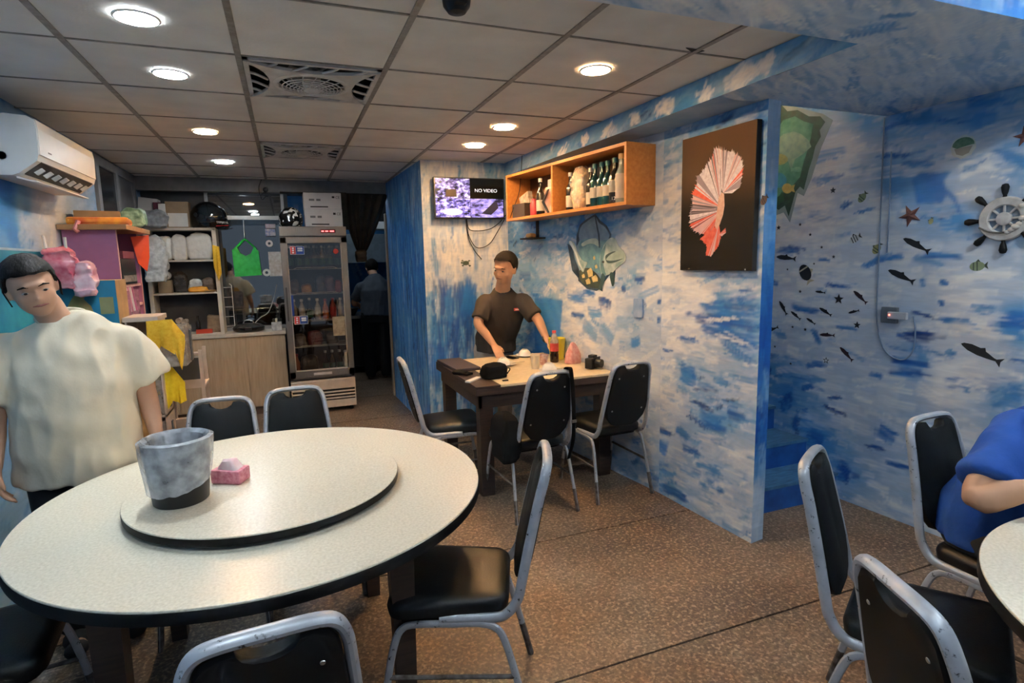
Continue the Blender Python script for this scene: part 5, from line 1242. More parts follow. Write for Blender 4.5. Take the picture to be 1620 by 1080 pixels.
scr = mat('screen_text', 'd8d8e4', emit=.9)
text('lettering', 'NO VIDEO', 0.040, scr, sc, Matrix.Translation((sw * .48, -.0035, .014 + sh * .70)) @ Mx, sx=1.1)
# painted table scene shapes on the lower left view
MB().prism([(x * .09, y * .03) for x, y in arc(0, 0, 1, 0, 2 * PI, 20)[:-1]], 0, .0006, Matrix.Translation((-sw * .52, -.0036, .014 + sh * .14)) @ Mx).build('view_shape', mat('view_table', 'c8c4ea', emit=.8), sc)
MB().prism([(-.05, -.03), (.05, -.03), (.045, .035), (-.045, .03)], 0, .0006, Matrix.Translation((-sw * .55, -.0036, .014 + sh * .62)) @ Mx).build('view_shape', mat('view_brown', '2e2420', emit=.2), sc)
MB().prism([(-.09, -.05), (-.03, .0), (.03, .055), (.06, .05), (.07, .0), (.0, -.06)], 0, .0006, Matrix.Translation((sw * .62, -.0036, .014 + sh * .25)) @ Mx).build('view_shape', mat('view_dark', '201c34', emit=.3), sc)
cb = MB()
for pts in ([(738, 345), (742, 362), (755, 365), (775, 362), (790, 352), (800, 340)], [(737, 345), (741, 370), (750, 388), (760, 392), (775, 385), (788, 365), (799, 345)], [(737, 347), (741, 375), (750, 395), (762, 410)]):
    cb.tube(smooth_path([ony(a, b, 5.0 - .012) for a, b in pts], 6), .004, 6)
cb.build('cables', mat('bin_black', '16171a'), t).location = [-q for q in t.location]
tag(MB().tube(smooth_path([ony(826, 246, 4.58), ony(822, 300, 4.55), ony(812, 330, 4.5), ony(805, 350, 4.6)], 5), .003, 6).build('cable', mat('bin_black', '16171a')), 'thin black cable dropping from the ceiling past the wall shelf', 'cable')

# ------------------------------------------------------------------ wooden wall shelf with bottles
U = FR_B2.u; Nn = FR_B2.n
u1 = FR_B2.px(1037, 300)[0]; SL = 1.525; u0 = u1 - SL
SZ0, SZ1, SD = 1.865, 2.235, 0.235
Ms = FR_B2.mat(u0, SZ0, 0.0)   # local: x along wall (towards camera), y up, z out
def lb(mb, x0, x1, o0, o1, z0, z1): return mb.box(x0, x1, z0, z1, o0, o1)
M_shelf = mat_wood('orange_wood', 'b5753a', 'c98a4a', 0.45, (2, 20, 20))
t = thing('wall_shelf', 'orange wooden open wall shelf holding liquor bottles on the painted wall above the dolphin print', 'shelf', M=Ms)
hh = SZ1 - SZ0
lb(MB(), 0, SL, 0.002, SD, 0, .02).build('bottom_board', M_shelf, t)
lb(MB(), 0, SL, 0.002, SD, hh - .02, hh).build('top_board', M_shelf, t)
lb(MB(), 0, .02, 0.002, SD, .02, hh - .02).build('end_panel', M_shelf, t)
lb(MB(), SL - .02, SL, 0.002, SD, .02, hh - .02).build('end_panel', M_shelf, t)
DV = SL - .02 - (SL * .445)
ud = SL * 0.46
lb(MB(), ud - .01, ud + .01, 0.002, SD, .02, hh - .02).build('divider', M_shelf, t)
lb(MB(), .02, SL - .02, 0.001, .008, .02, hh - .02).build('back_panel', mat('shelf_back', '5f3e22', .6), t)
def onshelf(u, o): return FR_B2.at(u0 + u, SZ0 + .0205, o)
g = 'liquor bottles on the wall shelf'
wine = bottle_parts(.285, .034, .013, mat('teal_glass', '123a3e', .12, spec=.7), M_lw, mat('cap_teal', '2c6068', .4), .6, .74, (.22, .46))
wine2 = bottle_parts(.29, .040, .014, mat('dark_glass', '1b1a18', .15), mat('label_pale', '9a9a90', .5), mat('cap_teal', '2c6068', .4), .6, .75, (.26, .52))
clear = bottle_parts(.30, .036, .014, mat('clear_glass', '8a968c', .1, spec=.8), M_lw, mat('cap_tan', 'c8a070', .4), .6, .75, (.1, .6))
dark = bottle_parts(.27, .033, .012, mat('dark_glass', '1b1a18', .15), M_lw, M_capw, .58, .72, (.1, .4))
for u, o, pp, lab in [(1.09, .14, wine, 'leftmost teal capped bottle of the row on the wall shelf'), (1.165, .14, wine, 'second teal capped bottle of the row on the wall shelf'), (1.23, .14, wine, 'third teal capped bottle of the row on the wall shelf'),
                      (1.315, .15, wine2, 'wide dark bottle with pale label numbered 12 on the wall shelf'), (1.40, .17, clear, 'tall clear bottle with white label on the wall shelf'), (1.47, .07, clear, 'clear bottle against the right end of the wall shelf'),
                      (1.385, .05, dark, 'dark bottle in the back row at the right of the wall shelf'), (1.03, .13, dark, 'dark bottle just right of the wrapped package on the wall shelf'), (0.80, .14, dark, 'dark bottle just right of the shelf divider'),
                      (.47, .19, dark, 'slim dark bottle in front of the boxes on the left of the wall shelf')]:
    p = onshelf(u, o)
    q = put(pp, 'liquor_bottle', lab, 'bottle', p, g)
    if pp is wine2: text('lettering', '12', .03, mat('white_ink', 'e4e4e4', .5), q, Matrix.Translation((-.030, -.029, .035)) @ Matrix.Rotation(-.8, 4, 'Z') @ Mx)
def shelfbox(name, label, cat, u, o, w, d, h, m, mb=None):
    t = thing(name, label, cat, M=FR_B2.mat(u0 + u, SZ0 + .0205, o))
    (mb or MB().box(-w / 2, w / 2, 0, h, -d / 2, d / 2, .003)).build('body', m, t, mb is not None)
    return t
Mup = Matrix(((1, 0, 0, 0), (0, 0, 1, 0), (0, 1, 0, 0), (0, 0, 0, 1)))
shelfbox('gift_package', 'tan gift package wrapped in crinkled clear film on the wall shelf', 'package', .93, .13, .13, .1, .29, mat('tan_wrap', 'c29a6a', .4, col2='dcc4a0', vs=14), bag(.13, .10, .29, 11, .012, 18).xf(Mup))
q = shelfbox('film_wrap', 'loose crinkled clear film around the tan gift package', 'wrap', .93, .13, .1, .1, .2, mat_film('wrap_film', 'e6ddd0', .4, .15), bag(.15, .12, .295, 12, .018, 16).xf(Mup))
shelfbox('carton', 'tall grey box behind the wrapped package on the wall shelf', 'box', .99, .055, .09, .06, .30, mat('grey_box', '8b8378', .6))
shelfbox('carton', 'tall white bottle box on the left of the wall shelf', 'box', .485, .06, .10, .08, .27, mat('white_carton', 'c9c8c6'))
shelfbox('carton', 'cream box with a round print in front on the left of the wall shelf', 'box', .47, .13, .0, .0, .0, M_lw, MB().box(-.045, .045, 0, .17, -.03, .03, .003))
shelfbox('carton', 'small pale box at the far left of the wall shelf', 'box', .36, .07, .08, .08, .18, mat('pale_box', 'b5a894', .6))
shelfbox('red_can', 'red canister at the front left of the wall shelf', 'can', .36, .18, 0, 0, 0, mat('red_can', 'a8303a', .4), MB().lathe([(.0001, 0), (.032, 0), (.033, .09), (.02, .11), (.02, .13), (.0001, .13)], 16).xf(Mup))
shelfbox('white_jar', 'round white jar with a dark angled sign beside the shelf divider', 'jar', .595, .15, 0, 0, 0, mat('jar_white', 'cfc6ba', .4, col2='b8806a', vs=10), MB().lathe([(.0001, 0), (.06, 0), (.068, .02), (.068, .17), (.06, .19), (.0001, .19)], 24).xf(Mup))
p = shelfbox('angle_sign', 'dark angled arrow shape leaning on the white jar', 'sign', .60, .228, 0, 0, 0, mat('bin_black', '16171a'), MB().prism([(.03, 0), (.05, 0), (-.02, .085), (.05, .17), (.03, .17), (-.045, .085)], -.004, .004))
shelfbox('storage_box', 'dark box with white cards sticking out at the far left end of the wall shelf', 'box', .16, .14, .2, .14, .11, mat('dark_bin', '3a342c', .5))
t = shelfbox('card_stack', 'white printed cards standing in the dark box', 'cards', .17, .14, 0, 0, 0, mat('card_white', 'c9bfae', .6, col2='8a7a6a', vs=30), MB().obox((0, .14, 0), (.07, .02, 0), (-.012, .045, 0), (0, 0, .02)))
shelfbox('bottle', 'dark bottle in the back on the left half of the wall shelf', 'bottle', .60, .05, 0, 0, 0, mat('dark_glass', '1b1a18'), MB().lathe(bottle(.26, .033, .012), 14).xf(Mup))
t = thing('figurine', 'small gold ornament on a dark ledge under the left end of the shelf', 'ornament', M=FR_B2.mat(u0 + .12, SZ0 - .14, 0))
MB().box(-.10, .12, -.012, 0, .002, .12).build('ledge', M_dark, t)
bag(.08, .06, .04, 5, .008).xf(Mup).xf(Matrix.Translation((.0, 0, .07))).build('ornament', mat('gold_warm', 'e0a860', .4, emit=.0), t, True)
MB().box(-.02, .02, 0, .14, .002, .01).build('hanger', M_dark, t)

# ------------------------------------------------------------------ things on the far table
TZ0 = 0.7525
M_porc = mat('porcelain', 'e6e0d6', .25, var=.03)
plate_me = MB().lathe([(.0001, 0), (.04, 0), (.055, .006), (.085, .014), (.084, .017), (.05, .009), (.0001, .006)], 32).mesh('plate', M_porc, True)
bowl_me = MB().lathe([(.052, .0), (.054, .002), (.047, .028), (.032, .046), (.024, .049), (.024, .054), (.0001, .054)], 28, cap=False).mesh('bowl', M_porc, True)
spots = [(1.50, 4.03, 'white plate near the black pouch on the far table', 'upturned white bowl on the plate near the black pouch'),
         (1.80, 4.33, 'white plate in front of the standing man on the far table', 'upturned white bowl on the plate in front of the standing man'),
         (1.71, 3.66, 'white plate at the near side of the far table', 'upturned white bowl on the plate at the near side of the far table')]
for x, y, a, b in spots:
    t = thing('plate', a, 'plate', (x, y, TZ0), 0, 'plates on the far table'); place('dish', plate_me, t)
    t = thing('bowl', b, 'bowl', (x - .01, y, TZ0 + .0095), 0, 'upturned bowls on the far table'); place('shell', bowl_me, t)
    t = thing('chopsticks', a.replace('white plate', 'pale chopsticks on the plate'), 'chopsticks', (x + .06, y - .035, TZ0 + .018), 0, 'chopsticks on the plates')
    for d in (0, .008): MB().tube([(-.02, d, .002), (.10, d + .03, .0)], .003, 6).build('stick', mat('bamboo', 'd6c6a4', .6), t)
t = thing('paper_cup', 'tall cream paper cup on the far table', 'cup', (1.655, 3.80, TZ0))
MB().lathe([(.0001, 0), (.028, 0), (.036, .10), (.039, .102), (.036, .105), (.034, .1), (.027, .006), (.0001, .006)], 24).build('cup', mat('cup_cream', 'e3cfae', .5), t, True)
t = thing('tea_cup', 'short patterned cup beside the paper cup on the far table', 'cup', (1.775, 3.93, TZ0))
MB().lathe([(.0001, 0), (.03, 0), (.04, .075), (.038, .077), (.029, .006), (.0001, .006)], 24).build('cup', mat('cup_print', 'e0c8b8', .4, col2='b86a5a', vs=45), t, True)
t = thing('cola_bottle', 'plastic cola bottle with red label on the far table', 'bottle', (1.895, 3.98, TZ0))
MB().lathe([(.0001, 0), (.03, 0), (.034, .01), (.034, .06), (.031, .075), (.034, .09), (.034, .092), (.0001, .092)], 20).build('cola', mat('cola_dark', '180b07', .1, spec=.7), t, True)
MB().lathe([(.0345, .088), (.0345, .15)], 20, cap=False).build('label_band', mat('cola_red', 'c8342c', .35, col2='d85a50', vs=30), t, True)
MB().lathe([(.034, .15), (.033, .17), (.02, .21), (.013, .225), (.013, .232)], 20, cap=False).build('neck', mat_film('pet_film', 'd8c8c0', .45, .1), t, True)
MB().lathe([(.016, .228), (.016, .248), (.0001, .249)], 16, cap=False).build('cap', mat('cola_red', 'c8342c'), t, True)
t = thing('plastic_pitcher', 'translucent yellow plastic tub at the wall end of the far table', 'tub', (1.975, 4.10, TZ0))
MB().lathe([(.0001, 0), (.055, 0), (.068, .165), (.07, .17), (.066, .168), (.053, .006), (.0001, .006)], 28).build('tub', mat('yellow_clear', 'd8c02a', .3, col2='e8d84a', vs=6), t, True)
t = thing('tissue_bag', 'pink and white printed paper bag standing on the far table', 'bag', (2.0, 3.87, TZ0), .3)
cushion(rrect(.12, .08, .02), [(0, .95), (.01, 1.0), (.07, .95), (.12, .6), (.155, .3), (.16, .1)]).jitter(.006, 20, 4).build('bag_body', mat('pink_paper', 'e8b8ac', .5, col2='d88a84', vs=40), t, True)
t = thing('photo_camera', 'black camera with strap lying on the far table', 'camera', (2.03, 3.62, TZ0), .5)
MB().box(-.06, .06, -.03, .03, .004, .08, .008).build('body', mat('camera_black', '141416', .5), t)
MB().box(-.025, .025, -.025, .025, .08, .10, .006).build('viewfinder', MATS['camera_black'], t)
MB().lathe([(.0001, -.075), (.03, -.075), (.033, -.03), (.033, 0), (.0001, 0)], 20, (-.005, -.0, .042), 'y').xf(Matrix.Rotation(PI, 4, 'Z')).build('lens', MATS['camera_black'], t, True)
MB().tube(smooth_path([(.06, 0, .06), (.10, -.01, .075), (.125, -.05, .03), (.12, -.10, .004), (.09, -.13, .003)], 6), [(.012, .002)] * 25, 8, ref=(0, 0, 1)).build('strap', MATS['camera_black'], t, True)
t = thing('pouch', 'black rounded pouch on the dark end of the far table', 'pouch', (1.27, 3.63, TZ0), .2)
bag(.17, .12, .105, 3, .008).build('body', mat('fabric_black', '0a0a0a', .95, spec=.08), t, True)
MB().tube(smooth_path([(.05, -.05, .07), (.10, -.05, .06), (.095, -.02, .02)], 5), .004, 6).build('pull_loop', mat('fabric_black', '121212'), t, True)
t = thing('napkin', 'folded white paper napkin beside the black pouch', 'napkin', (1.13, 3.62, TZ0), .75)
MB().box(-.10, .06, -.02, .02, 0, .012, .003).jitter(.003, 20, 1).build('paper', M_white, t)
t = thing('folder', 'flat dark purple case lying on the far left corner of the far table', 'case', (1.17, 4.18, TZ0), .05)
MB().box(-.09, .10, -.24, .24, 0, .022, .006).build('case', mat('case_dark', '2a2026', .6), t)
t = thing('glove', 'crumpled black glove on the dark end of the far table', 'glove', (1.10, 3.86, TZ0), .6)
bag(.07, .11, .028, 9, .006, 30).build('palm', mat('fabric_black', '121212'), t, True)
for k in range(3): MB().tube([(-.02 + k * .02, -.05, .012), (-.025 + k * .025, -.09, .008)], .008, 6).build('finger', mat('fabric_black', '121212'), t)
tag(MB().box(1.285, 1.325, 3.49, 3.51, TZ0, TZ0 + .008, .003).build('lighter', mat('camera_black', '141416')), 'small black object at the near edge of the far table', 'lighter')
t = thing('phone', 'dark phone lying by the standing man\'s hand on the far table', 'phone', (1.66, 4.32, TZ0), .3)
MB().box(-.035, .035, -.07, .07, 0, .008, .003).build('slab', mat('gloss_black', '0c0c0e'), t)
# shoulder bag hanging on the chair, strap over its back
t = thing('shoulder_bag', 'black shoulder bag hanging from the chair at the far table', 'bag', (1.15, 3.10, .36), .1)
bag(.12, .20, .30, 5, .012).build('body', mat('fabric_black', '121212'), t, True)
t = thing('bag_strap', 'wide black strap hung over the right corner of the chair back at the far table', 'strap', (1.355, 3.25, 0), math.radians(3))
MB().tube(smooth_path([(.10, -.29, .80), (.105, -.305, .90), (.108, -.33, .926), (.112, -.358, .90), (.13, -.352, .70), (.14, -.33, .5), (.13, -.29, .36)], 5), [(.018, .003)] * 31, 8, ref=(0, 1, .3)).build('strap', mat('fabric_black', '121212'), t, True)
MB().box(.115, .145, -.362, -.352, .60, .615).build('buckle', M_steel, t)
# ------------------------------------------------------------------ flat things on the murals
def flat(name, fr, pts, d0, d1, m, parent, px=True, fn=None):
    uv = [fr.px(a, b) for a, b in pts] if px else pts
    if fn: uv = [fn(p) for p in uv]
    o = parent_uv[parent.name]
    return MB().prism([(u - o[0], v - o[1]) for u, v in uv], d0, d1).build(name, m, parent)
parent_uv = {}
def on_wall(name, label, cat, fr, u, v, d=0.001, group=None):
    t = thing(name, label, cat, group=group, M=fr.mat(u, v, d)); parent_uv[t.name] = (u, v); return t
# canvas picture of a fighting fish
c = [FR_B1.px(*q) for q in ((1078, 225), (1195, 185), (1193, 430), (1078, 426))]
cu0, cu1 = (c[0][0] + c[3][0]) / 2, (c[1][0] + c[2][0]) / 2; cv0, cv1 = (c[2][1] + c[3][1]) / 2, (c[0][1] + c[1][1]) / 2
FR_C = Frame(FR_B1.at(0, 0, .034), FR_B1.u)
cc = [FR_C.px(*q) for q in ((1078, 225), (1195, 185), (1193, 430), (1078, 426))]
cu0, cu1 = (cc[0][0] + cc[3][0]) / 2, (cc[1][0] + cc[2][0]) / 2; cv0, cv1 = (cc[2][1] + cc[3][1]) / 2, (cc[0][1] + cc[1][1]) / 2
t = on_wall('canvas_picture', 'dark canvas picture of a white and red fighting fish on the painted wall', 'picture', FR_C, (cu0 + cu1) / 2, (cv0 + cv1) / 2, 0)
hw, hh = (cu1 - cu0) / 2, (cv1 - cv0) / 2
MB().box(-hw, hw, -hh, hh, -.032, 0, .002).build('canvas', mat('canvas_dark', '14110f', .6), t)
m = mat('canvas_print', '0f0d0c', .7, var=.05, spec=.12)     # print: warm brown at the top of the picture, black below
nt = m.node_tree; N = nt.nodes; L = nt.links
tc = N.new('ShaderNodeTexCoord'); sx = N.new('ShaderNodeSeparateXYZ'); L.new(tc.outputs['Object'], sx.inputs[0])
mr = N.new('ShaderNodeMapRange'); mr.inputs[1].default_value = -hh * .1; mr.inputs[2].default_value = hh; L.new(sx.outputs['Y'], mr.inputs[0])
mx = N.new('ShaderNodeMix'); mx.data_type = 'RGBA'; mx.inputs[6].default_value = (*lin('080707'), 1); mx.inputs[7].default_value = (*lin('4f3b2c'), 1)
L.new(mr.outputs[0], mx.inputs[0]); L.new(mx.outputs[2], N['Principled BSDF'].inputs['Base Color'])
cp_ = MB().box(-hw + .001, hw - .001, -hh + .001, hh - .001, 0, .0008).build('print', m, t)
def z6(q): return (1040 + q[0] / 3.375, 150 + q[1] / 3.375)
FM = [mat('fin_white', 'e6e2e8', .6, col2='c4b8c4', vs=60), mat('fin_pink', 'd3aeb0', .6), mat('fin_red', 'cf4a34', .5, col2='e0705a', vs=40), mat('fin_grey', '8f8390', .5), mat('fin_dark', '4c4248', .5)]
rf = random.Random(5)
def fin(hub, outer, n, cols, lift):
    n = int(n * 2.2)
    """fan of rays from the hub to a jagged outer edge"""
    H = np.array(z6(hub)); O = np.array([z6(q) for q in outer]); s = np.linspace(0, 1, len(O))
    out = {}
    for k in range(n):
        a, b = k / n, (k + 1) / n; mid = (a + b) / 2
        P = lambda x: np.array((np.interp(x, s, O[:, 0]), np.interp(x, s, O[:, 1])))
        j = rf.uniform(.93, 1.05)
        A, B, C = P(a), P(b), P(mid)
        pa = H + (A - H) * .97; pb = H + (B - H) * .97; pm = H + (C - H) * j
        ci = cols[int(mid * len(cols))] if rf.random() < .72 else rf.choice(cols)
        w0 = 0.02
        poly = [H + (A - H) * w0, pa, pm, pb, H + (B - H) * w0]
        out.setdefault(ci, MB()).prism([((FR_C.px(*q)[0] - parent_uv[t.name][0]), (FR_C.px(*q)[1] - parent_uv[t.name][1])) for q in poly], .0008, .0011 + lift)
    for ci, mb in out.items(): mb.build('fin', FM[ci], cp_)
fin((350, 525), [(300, 300), (310, 272), (345, 285), (395, 295), (440, 320), (460, 365), (458, 420), (445, 490), (400, 525)], 30, [0, 0, 3, 0, 1, 0, 2, 3, 0], .0)
fin((340, 600), [(345, 420), (305, 300), (275, 350), (240, 400), (210, 430), (205, 480), (185, 520), (185, 570), (175, 610), (168, 640), (200, 640)], 34, [0, 3, 0, 0, 3, 0, 2, 1, 4, 3, 0], .0002)
fin((345, 615), [(190, 590), (180, 615), (172, 640), (168, 690), (185, 725), (235, 745), (260, 750), (290, 740)], 22, [3, 4, 0, 2, 1, 2, 2], .0004)
fin((330, 690), [(225, 770), (240, 780), (262, 800), (260, 860), (285, 870), (300, 840), (325, 815), (340, 760)], 16, [2, 2, 1, 2], .0006)
fin((330, 745), [(365, 710), (368, 735), (345, 755)], 5, [2, 1], .0006)
flat('fish_body', FR_C, [z6(q) for q in [(345, 520), (358, 530), (360, 590), (352, 640), (335, 690), (318, 720), (308, 700), (316, 650), (322, 600), (328, 550)]], .0016, .0022, mat('fish_skin', 'd9b9a4', .5, col2='c99a88', vs=50), t)
flat('print_mark', FR_C, [z6(q) for q in [(466, 928), (472, 928), (472, 936), (466, 936)]], .0008, .0012, mat('white_ink', 'e4e4e4'), t)

# torn hole print with sea creatures on the right wall
M_tw = mat('torn_white', '8c9a9c', .6)
t = on_wall('torn_hole_print', 'green torn hole print with sea fish high on the wall beside the stairs', 'wall print', FR_R, *FR_R.px(1255, 250))
flat('torn_paper', FR_R, [(1224, 160), (1302, 180), (1318, 190), (1300, 232), (1284, 282), (1272, 310), (1262, 305), (1250, 352), (1240, 336), (1229, 340), (1205, 335), (1210, 200)], 0, .0010, mat('torn_white', 'a9b6bb', .6), t)
flat('dark_rim', FR_R, [(1234, 163), (1246, 176), (1262, 174), (1280, 184), (1298, 184), (1306, 193), (1297, 206), (1299, 216), (1290, 232), (1286, 250), (1280, 268), (1272, 300), (1266, 295), (1259, 303), (1248, 342), (1242, 325), (1232, 332), (1224, 326), (1208, 330), (1213, 210), (1228, 190)], .0010, .0016, mat('rim_green', '142c27', .6, col2='24483c', vs=30), t)
flat('sea_view', FR_R, [(1240, 190), (1258, 184), (1272, 192), (1287, 196), (1284, 214), (1280, 232), (1272, 256), (1266, 280), (1258, 290), (1246, 300), (1230, 312), (1212, 318), (1216, 222)], .0016, .0020, mat('sea_green', '2f6656', .5, col2='5f937c', vs=20), t)
flat('large_fish', FR_R, [(1228, 222), (1240, 212), (1256, 208), (1268, 212), (1280, 222), (1284, 232), (1272, 243), (1258, 252), (1252, 270), (1248, 256), (1234, 244)], .0020, .0025, mat('fish_grey', '68857a', .5, col2='93ab92', vs=26), t)
def wall_fish(cx, cy, rx, ry, m, tail=1):
    pts = arc(cx, cy, rx, -PI * .82, PI * .82, 18, ry) + [(cx - rx * 1.55, cy + ry * .8), (cx - rx * 1.3, cy), (cx - rx * 1.55, cy - ry * .8)]
    return [(2 * cx - x if tail < 0 else x, y) for x, y in pts]
for k, (cx, cy, rx, ry, c, tl) in enumerate([(1232, 252, 15, 9, ('a09a5c', '7c8050'), 1), (1232, 285, 13, 12, ('2a6f90', '3f8ca0'), 1), (1246, 298, 8, 8, ('b89c50', 'cdb878'), -1), (1262, 268, 7, 4, ('5a8f7c', '86ac94'), 1), (1222, 306, 7, 5, ('c0a058', 'a88848'), 1)]):
    flat('small_fish', FR_R, wall_fish(cx, cy, rx, ry, None, tl), .0022 + k * .0002, .0028 + k * .0002, mat('wall_fish_%d' % k, c[0], .5, col2=c[1], vs=40), t)
flat('seaweed', FR_R, [(1214, 318), (1218, 300), (1222, 316), (1227, 305), (1231, 314), (1238, 303), (1242, 316), (1230, 326), (1216, 324)], .0034, .0038, mat('weed_green', '1c4a34', .6), t)
# dolphins leaping out of a painted hole on the shelf wall
def z7(q): return (880 + q[0] / 4.694, 330 + q[1] / 4.694)
t = on_wall('dolphin_print', 'dolphin print bursting from a hole below the wall shelf', 'wall print', FR_B2, *FR_B2.px(945, 400))
def dz(nm, pts, a, b, m):
    if nm.startswith('dolphin') or nm in ('fin', 'torn_edge', 'sea_view', 'reef'):      # rounded outline
        P = [np.array(q, float) for q in pts]; n = len(P); out = []
        for i in range(n):
            p0, p1, p2, p3 = P[i - 1], P[i], P[(i + 1) % n], P[(i + 2) % n]
            for q in (0, .25, .5, .75): out.append(tuple(.5 * (2 * p1 + (p2 - p0) * q + (2 * p0 - 5 * p1 + 4 * p2 - p3) * q * q + (3 * p1 - p0 - 3 * p2 + p3) * q ** 3)))
        pts = out
    return flat(nm, FR_B2, [z7(q) for q in pts], a, b, m, t)
dz('hole_rim', [(150, 300), (152, 200), (175, 120), (215, 85), (290, 40), (330, 90), (375, 125), (410, 190), (405, 235), (440, 330), (440, 480), (432, 560), (415, 575), (400, 490), (345, 560), (345, 615), (320, 600), (300, 610), (230, 595), (165, 535), (160, 455), (200, 470), (120, 460), (85, 260)], 0, .0010, mat('rim_navy', '1d2c3c', .6, col2='34506a', vs=20))
dz('torn_edge', [(172, 245), (170, 190), (188, 130), (225, 98), (288, 60), (320, 105), (365, 138), (396, 195), (392, 240), (420, 420), (395, 470), (340, 545), (330, 590), (240, 580), (185, 530), (175, 460), (130, 330)], .0010, .0016, mat('hole_blue', '5b7896', .5, col2='7b98b0', vs=18))
dz('sea_view', [(170, 300), (175, 240), (260, 220), (330, 240), (390, 240), (400, 400), (330, 480), (250, 440), (190, 420)], .0016, .0020, mat('hole_teal', '3f7088', .5, col2='7aa4b0', vs=14))
dz('reef', [(175, 465), (200, 450), (245, 440), (300, 480), (330, 520), (345, 545), (330, 590), (240, 580), (185, 530)], .0018, .0024, mat('reef_dark', '26302c', .6, col2='3c4a3a', vs=30))
for k, (cx, cy, rx, ry) in enumerate([(255, 475, 26, 40), (290, 520, 28, 30), (240, 540, 22, 26), (205, 500, 14, 18), (300, 430, 12, 18), (285, 365, 10, 18)]):
    dz('coral', [(cx + rx * math.cos(a * .7) * (1 if a % 2 else .75), cy + ry * math.sin(a * .7) * (1 if a % 2 else .75)) for a in range(9)], .0024, .0030, mat('coral_cream', 'e0c890', .6, col2='c8b070', vs=40))
d1 = dz('dolphin', [(345, 300), (370, 250), (410, 215), (445, 225), (465, 275), (500, 310), (520, 350), (515, 390), (480, 420), (440, 455), (420, 475), (390, 490), (365, 495), (335, 480), (325, 420), (330, 350)], .0024, .0034, mat('dolphin_skin', '6c9296', .35, col2='d0dad4', vs=14))
dz('dolphin_beak', [(375, 360), (420, 325), (480, 310), (510, 345), (500, 385), (440, 400), (400, 420), (380, 400)], .0034, .0040, mat('dolphin_pale', 'b9ccc4', .35, col2='8fa8a4', vs=14))
dz('dolphin_mouth', [(370, 350), (420, 320), (445, 318), (400, 345), (375, 380), (430, 385), (500, 370), (440, 398), (385, 402)], .0040, .0044, mat('dolphin_dark', '2f4a4c', .5))
dz('dolphin', [(95, 250), (115, 238), (140, 262), (165, 330), (200, 385), (235, 400), (215, 440), (200, 470), (165, 410), (140, 340), (120, 290)], .0024, .0034, mat('dolphin_skin', '86a8a8'))
dz('dolphin_belly', [(100, 250), (118, 246), (150, 320), (175, 390), (200, 455), (170, 410), (145, 335)], .0034, .0038, mat('dolphin_white', 'd8dfe0', .4))
dz('dolphin', [(190, 262), (210, 245), (250, 225), (300, 222), (320, 255), (315, 280), (280, 262), (240, 262), (200, 280)], .0022, .0030, mat('dolphin_pale', 'b9ccc4'))
dz('fin', [(345, 480), (365, 500), (362, 540), (335, 600), (322, 590), (330, 540)], .0036, .0042, mat('dolphin_dark', '2f4a4c'))
dz('fin', [(405, 475), (428, 480), (436, 540), (428, 575), (415, 565), (402, 510)], .0030, .0036, mat('dolphin_dark', '2f4a4c'))
dz('dolphin_eye', [(352 + 9 * math.cos(a), 395 + 9 * math.sin(a)) for a in np.linspace(0, 2 * PI, 9)[:-1]], .0040, .0046, mat('sticker_black', '14171c', .5))
dz('dolphin_shade', [(335, 330), (350, 300), (372, 262), (362, 330), (352, 380), (358, 440), (372, 490), (345, 478), (332, 420)], .0034, .0038, mat('dolphin_shade', '4c7478', .4, col2='6c9296', vs=20))
dz('crack', [(288, 55), (296, 55), (312, 130), (325, 190), (330, 290), (320, 290), (314, 200), (300, 130)], .0030, .0034, mat('rim_navy', '1d2c3c'))

# fish stickers
M_fishk = mat('sticker_black', '14171c', .5); M_fishr = mat('sticker_maroon', '2c1820', .5)
def zf(a, b): return (1200 + a / 3.857, 300 + b / 3.857)
FISH = [(0, 5), (.05, 2.6), (.22, 5.2), (.45, 5.6), (.65, 3.6), (.8, 1.6), (.86, 1.5), (1.0, 6.2), (.96, .4), (1.0, -5.6), (.86, -1.2), (.65, -3.0), (.45, -4.2), (.2, -3.8), (.05, -1.5)]
FISH[0] = (0, 0)
fl_list = [(1244, 408, 31, 6, 0, 'black fish sticker below the dark blue dash beside the stairs'), (1298, 462, 16, 8, 0, 'short black fish sticker left of the large star'),
    (1361, 470, 29, 43, 1, 'maroon fish sticker diving right of the large star'), (1239, 487, 25, 61, 0, 'steeply diving thin black fish sticker at the left of the shoal'), (1259, 499, 20, 40, 0, 'small black fish sticker over the blue dash in the shoal'),
    (1306, 493, 23, 32, 0, 'black fish sticker right of the blue dash in the shoal'), (1283, 508, 17, 34, 0, 'smallest diving black fish sticker in the middle of the shoal'), (1351, 493, 18, -14, 0, 'small black fish sticker swimming upwards right in the shoal'),
    (1222, 521, 21, -22, 0, 'black fish sticker rising at the lower left of the shoal'), (1309, 530, 24, 3, 1, 'level maroon fish sticker at the bottom of the shoal'), (1339, 560, 30, 47, 1, 'lowest maroon fish sticker diving below the shoal'),
    (1213, 502, 14, 30, 0, 'black fish sticker half hidden behind the partition edge'),
    (1450, 388, 47, 27, 0, 'large black fish sticker below the brown starfish'), (1426, 437, 46, 25, 0, 'large black fish sticker above the wall socket'), (1553, 559, 72, 26, 0, 'largest black fish sticker, above the blue shirt')]
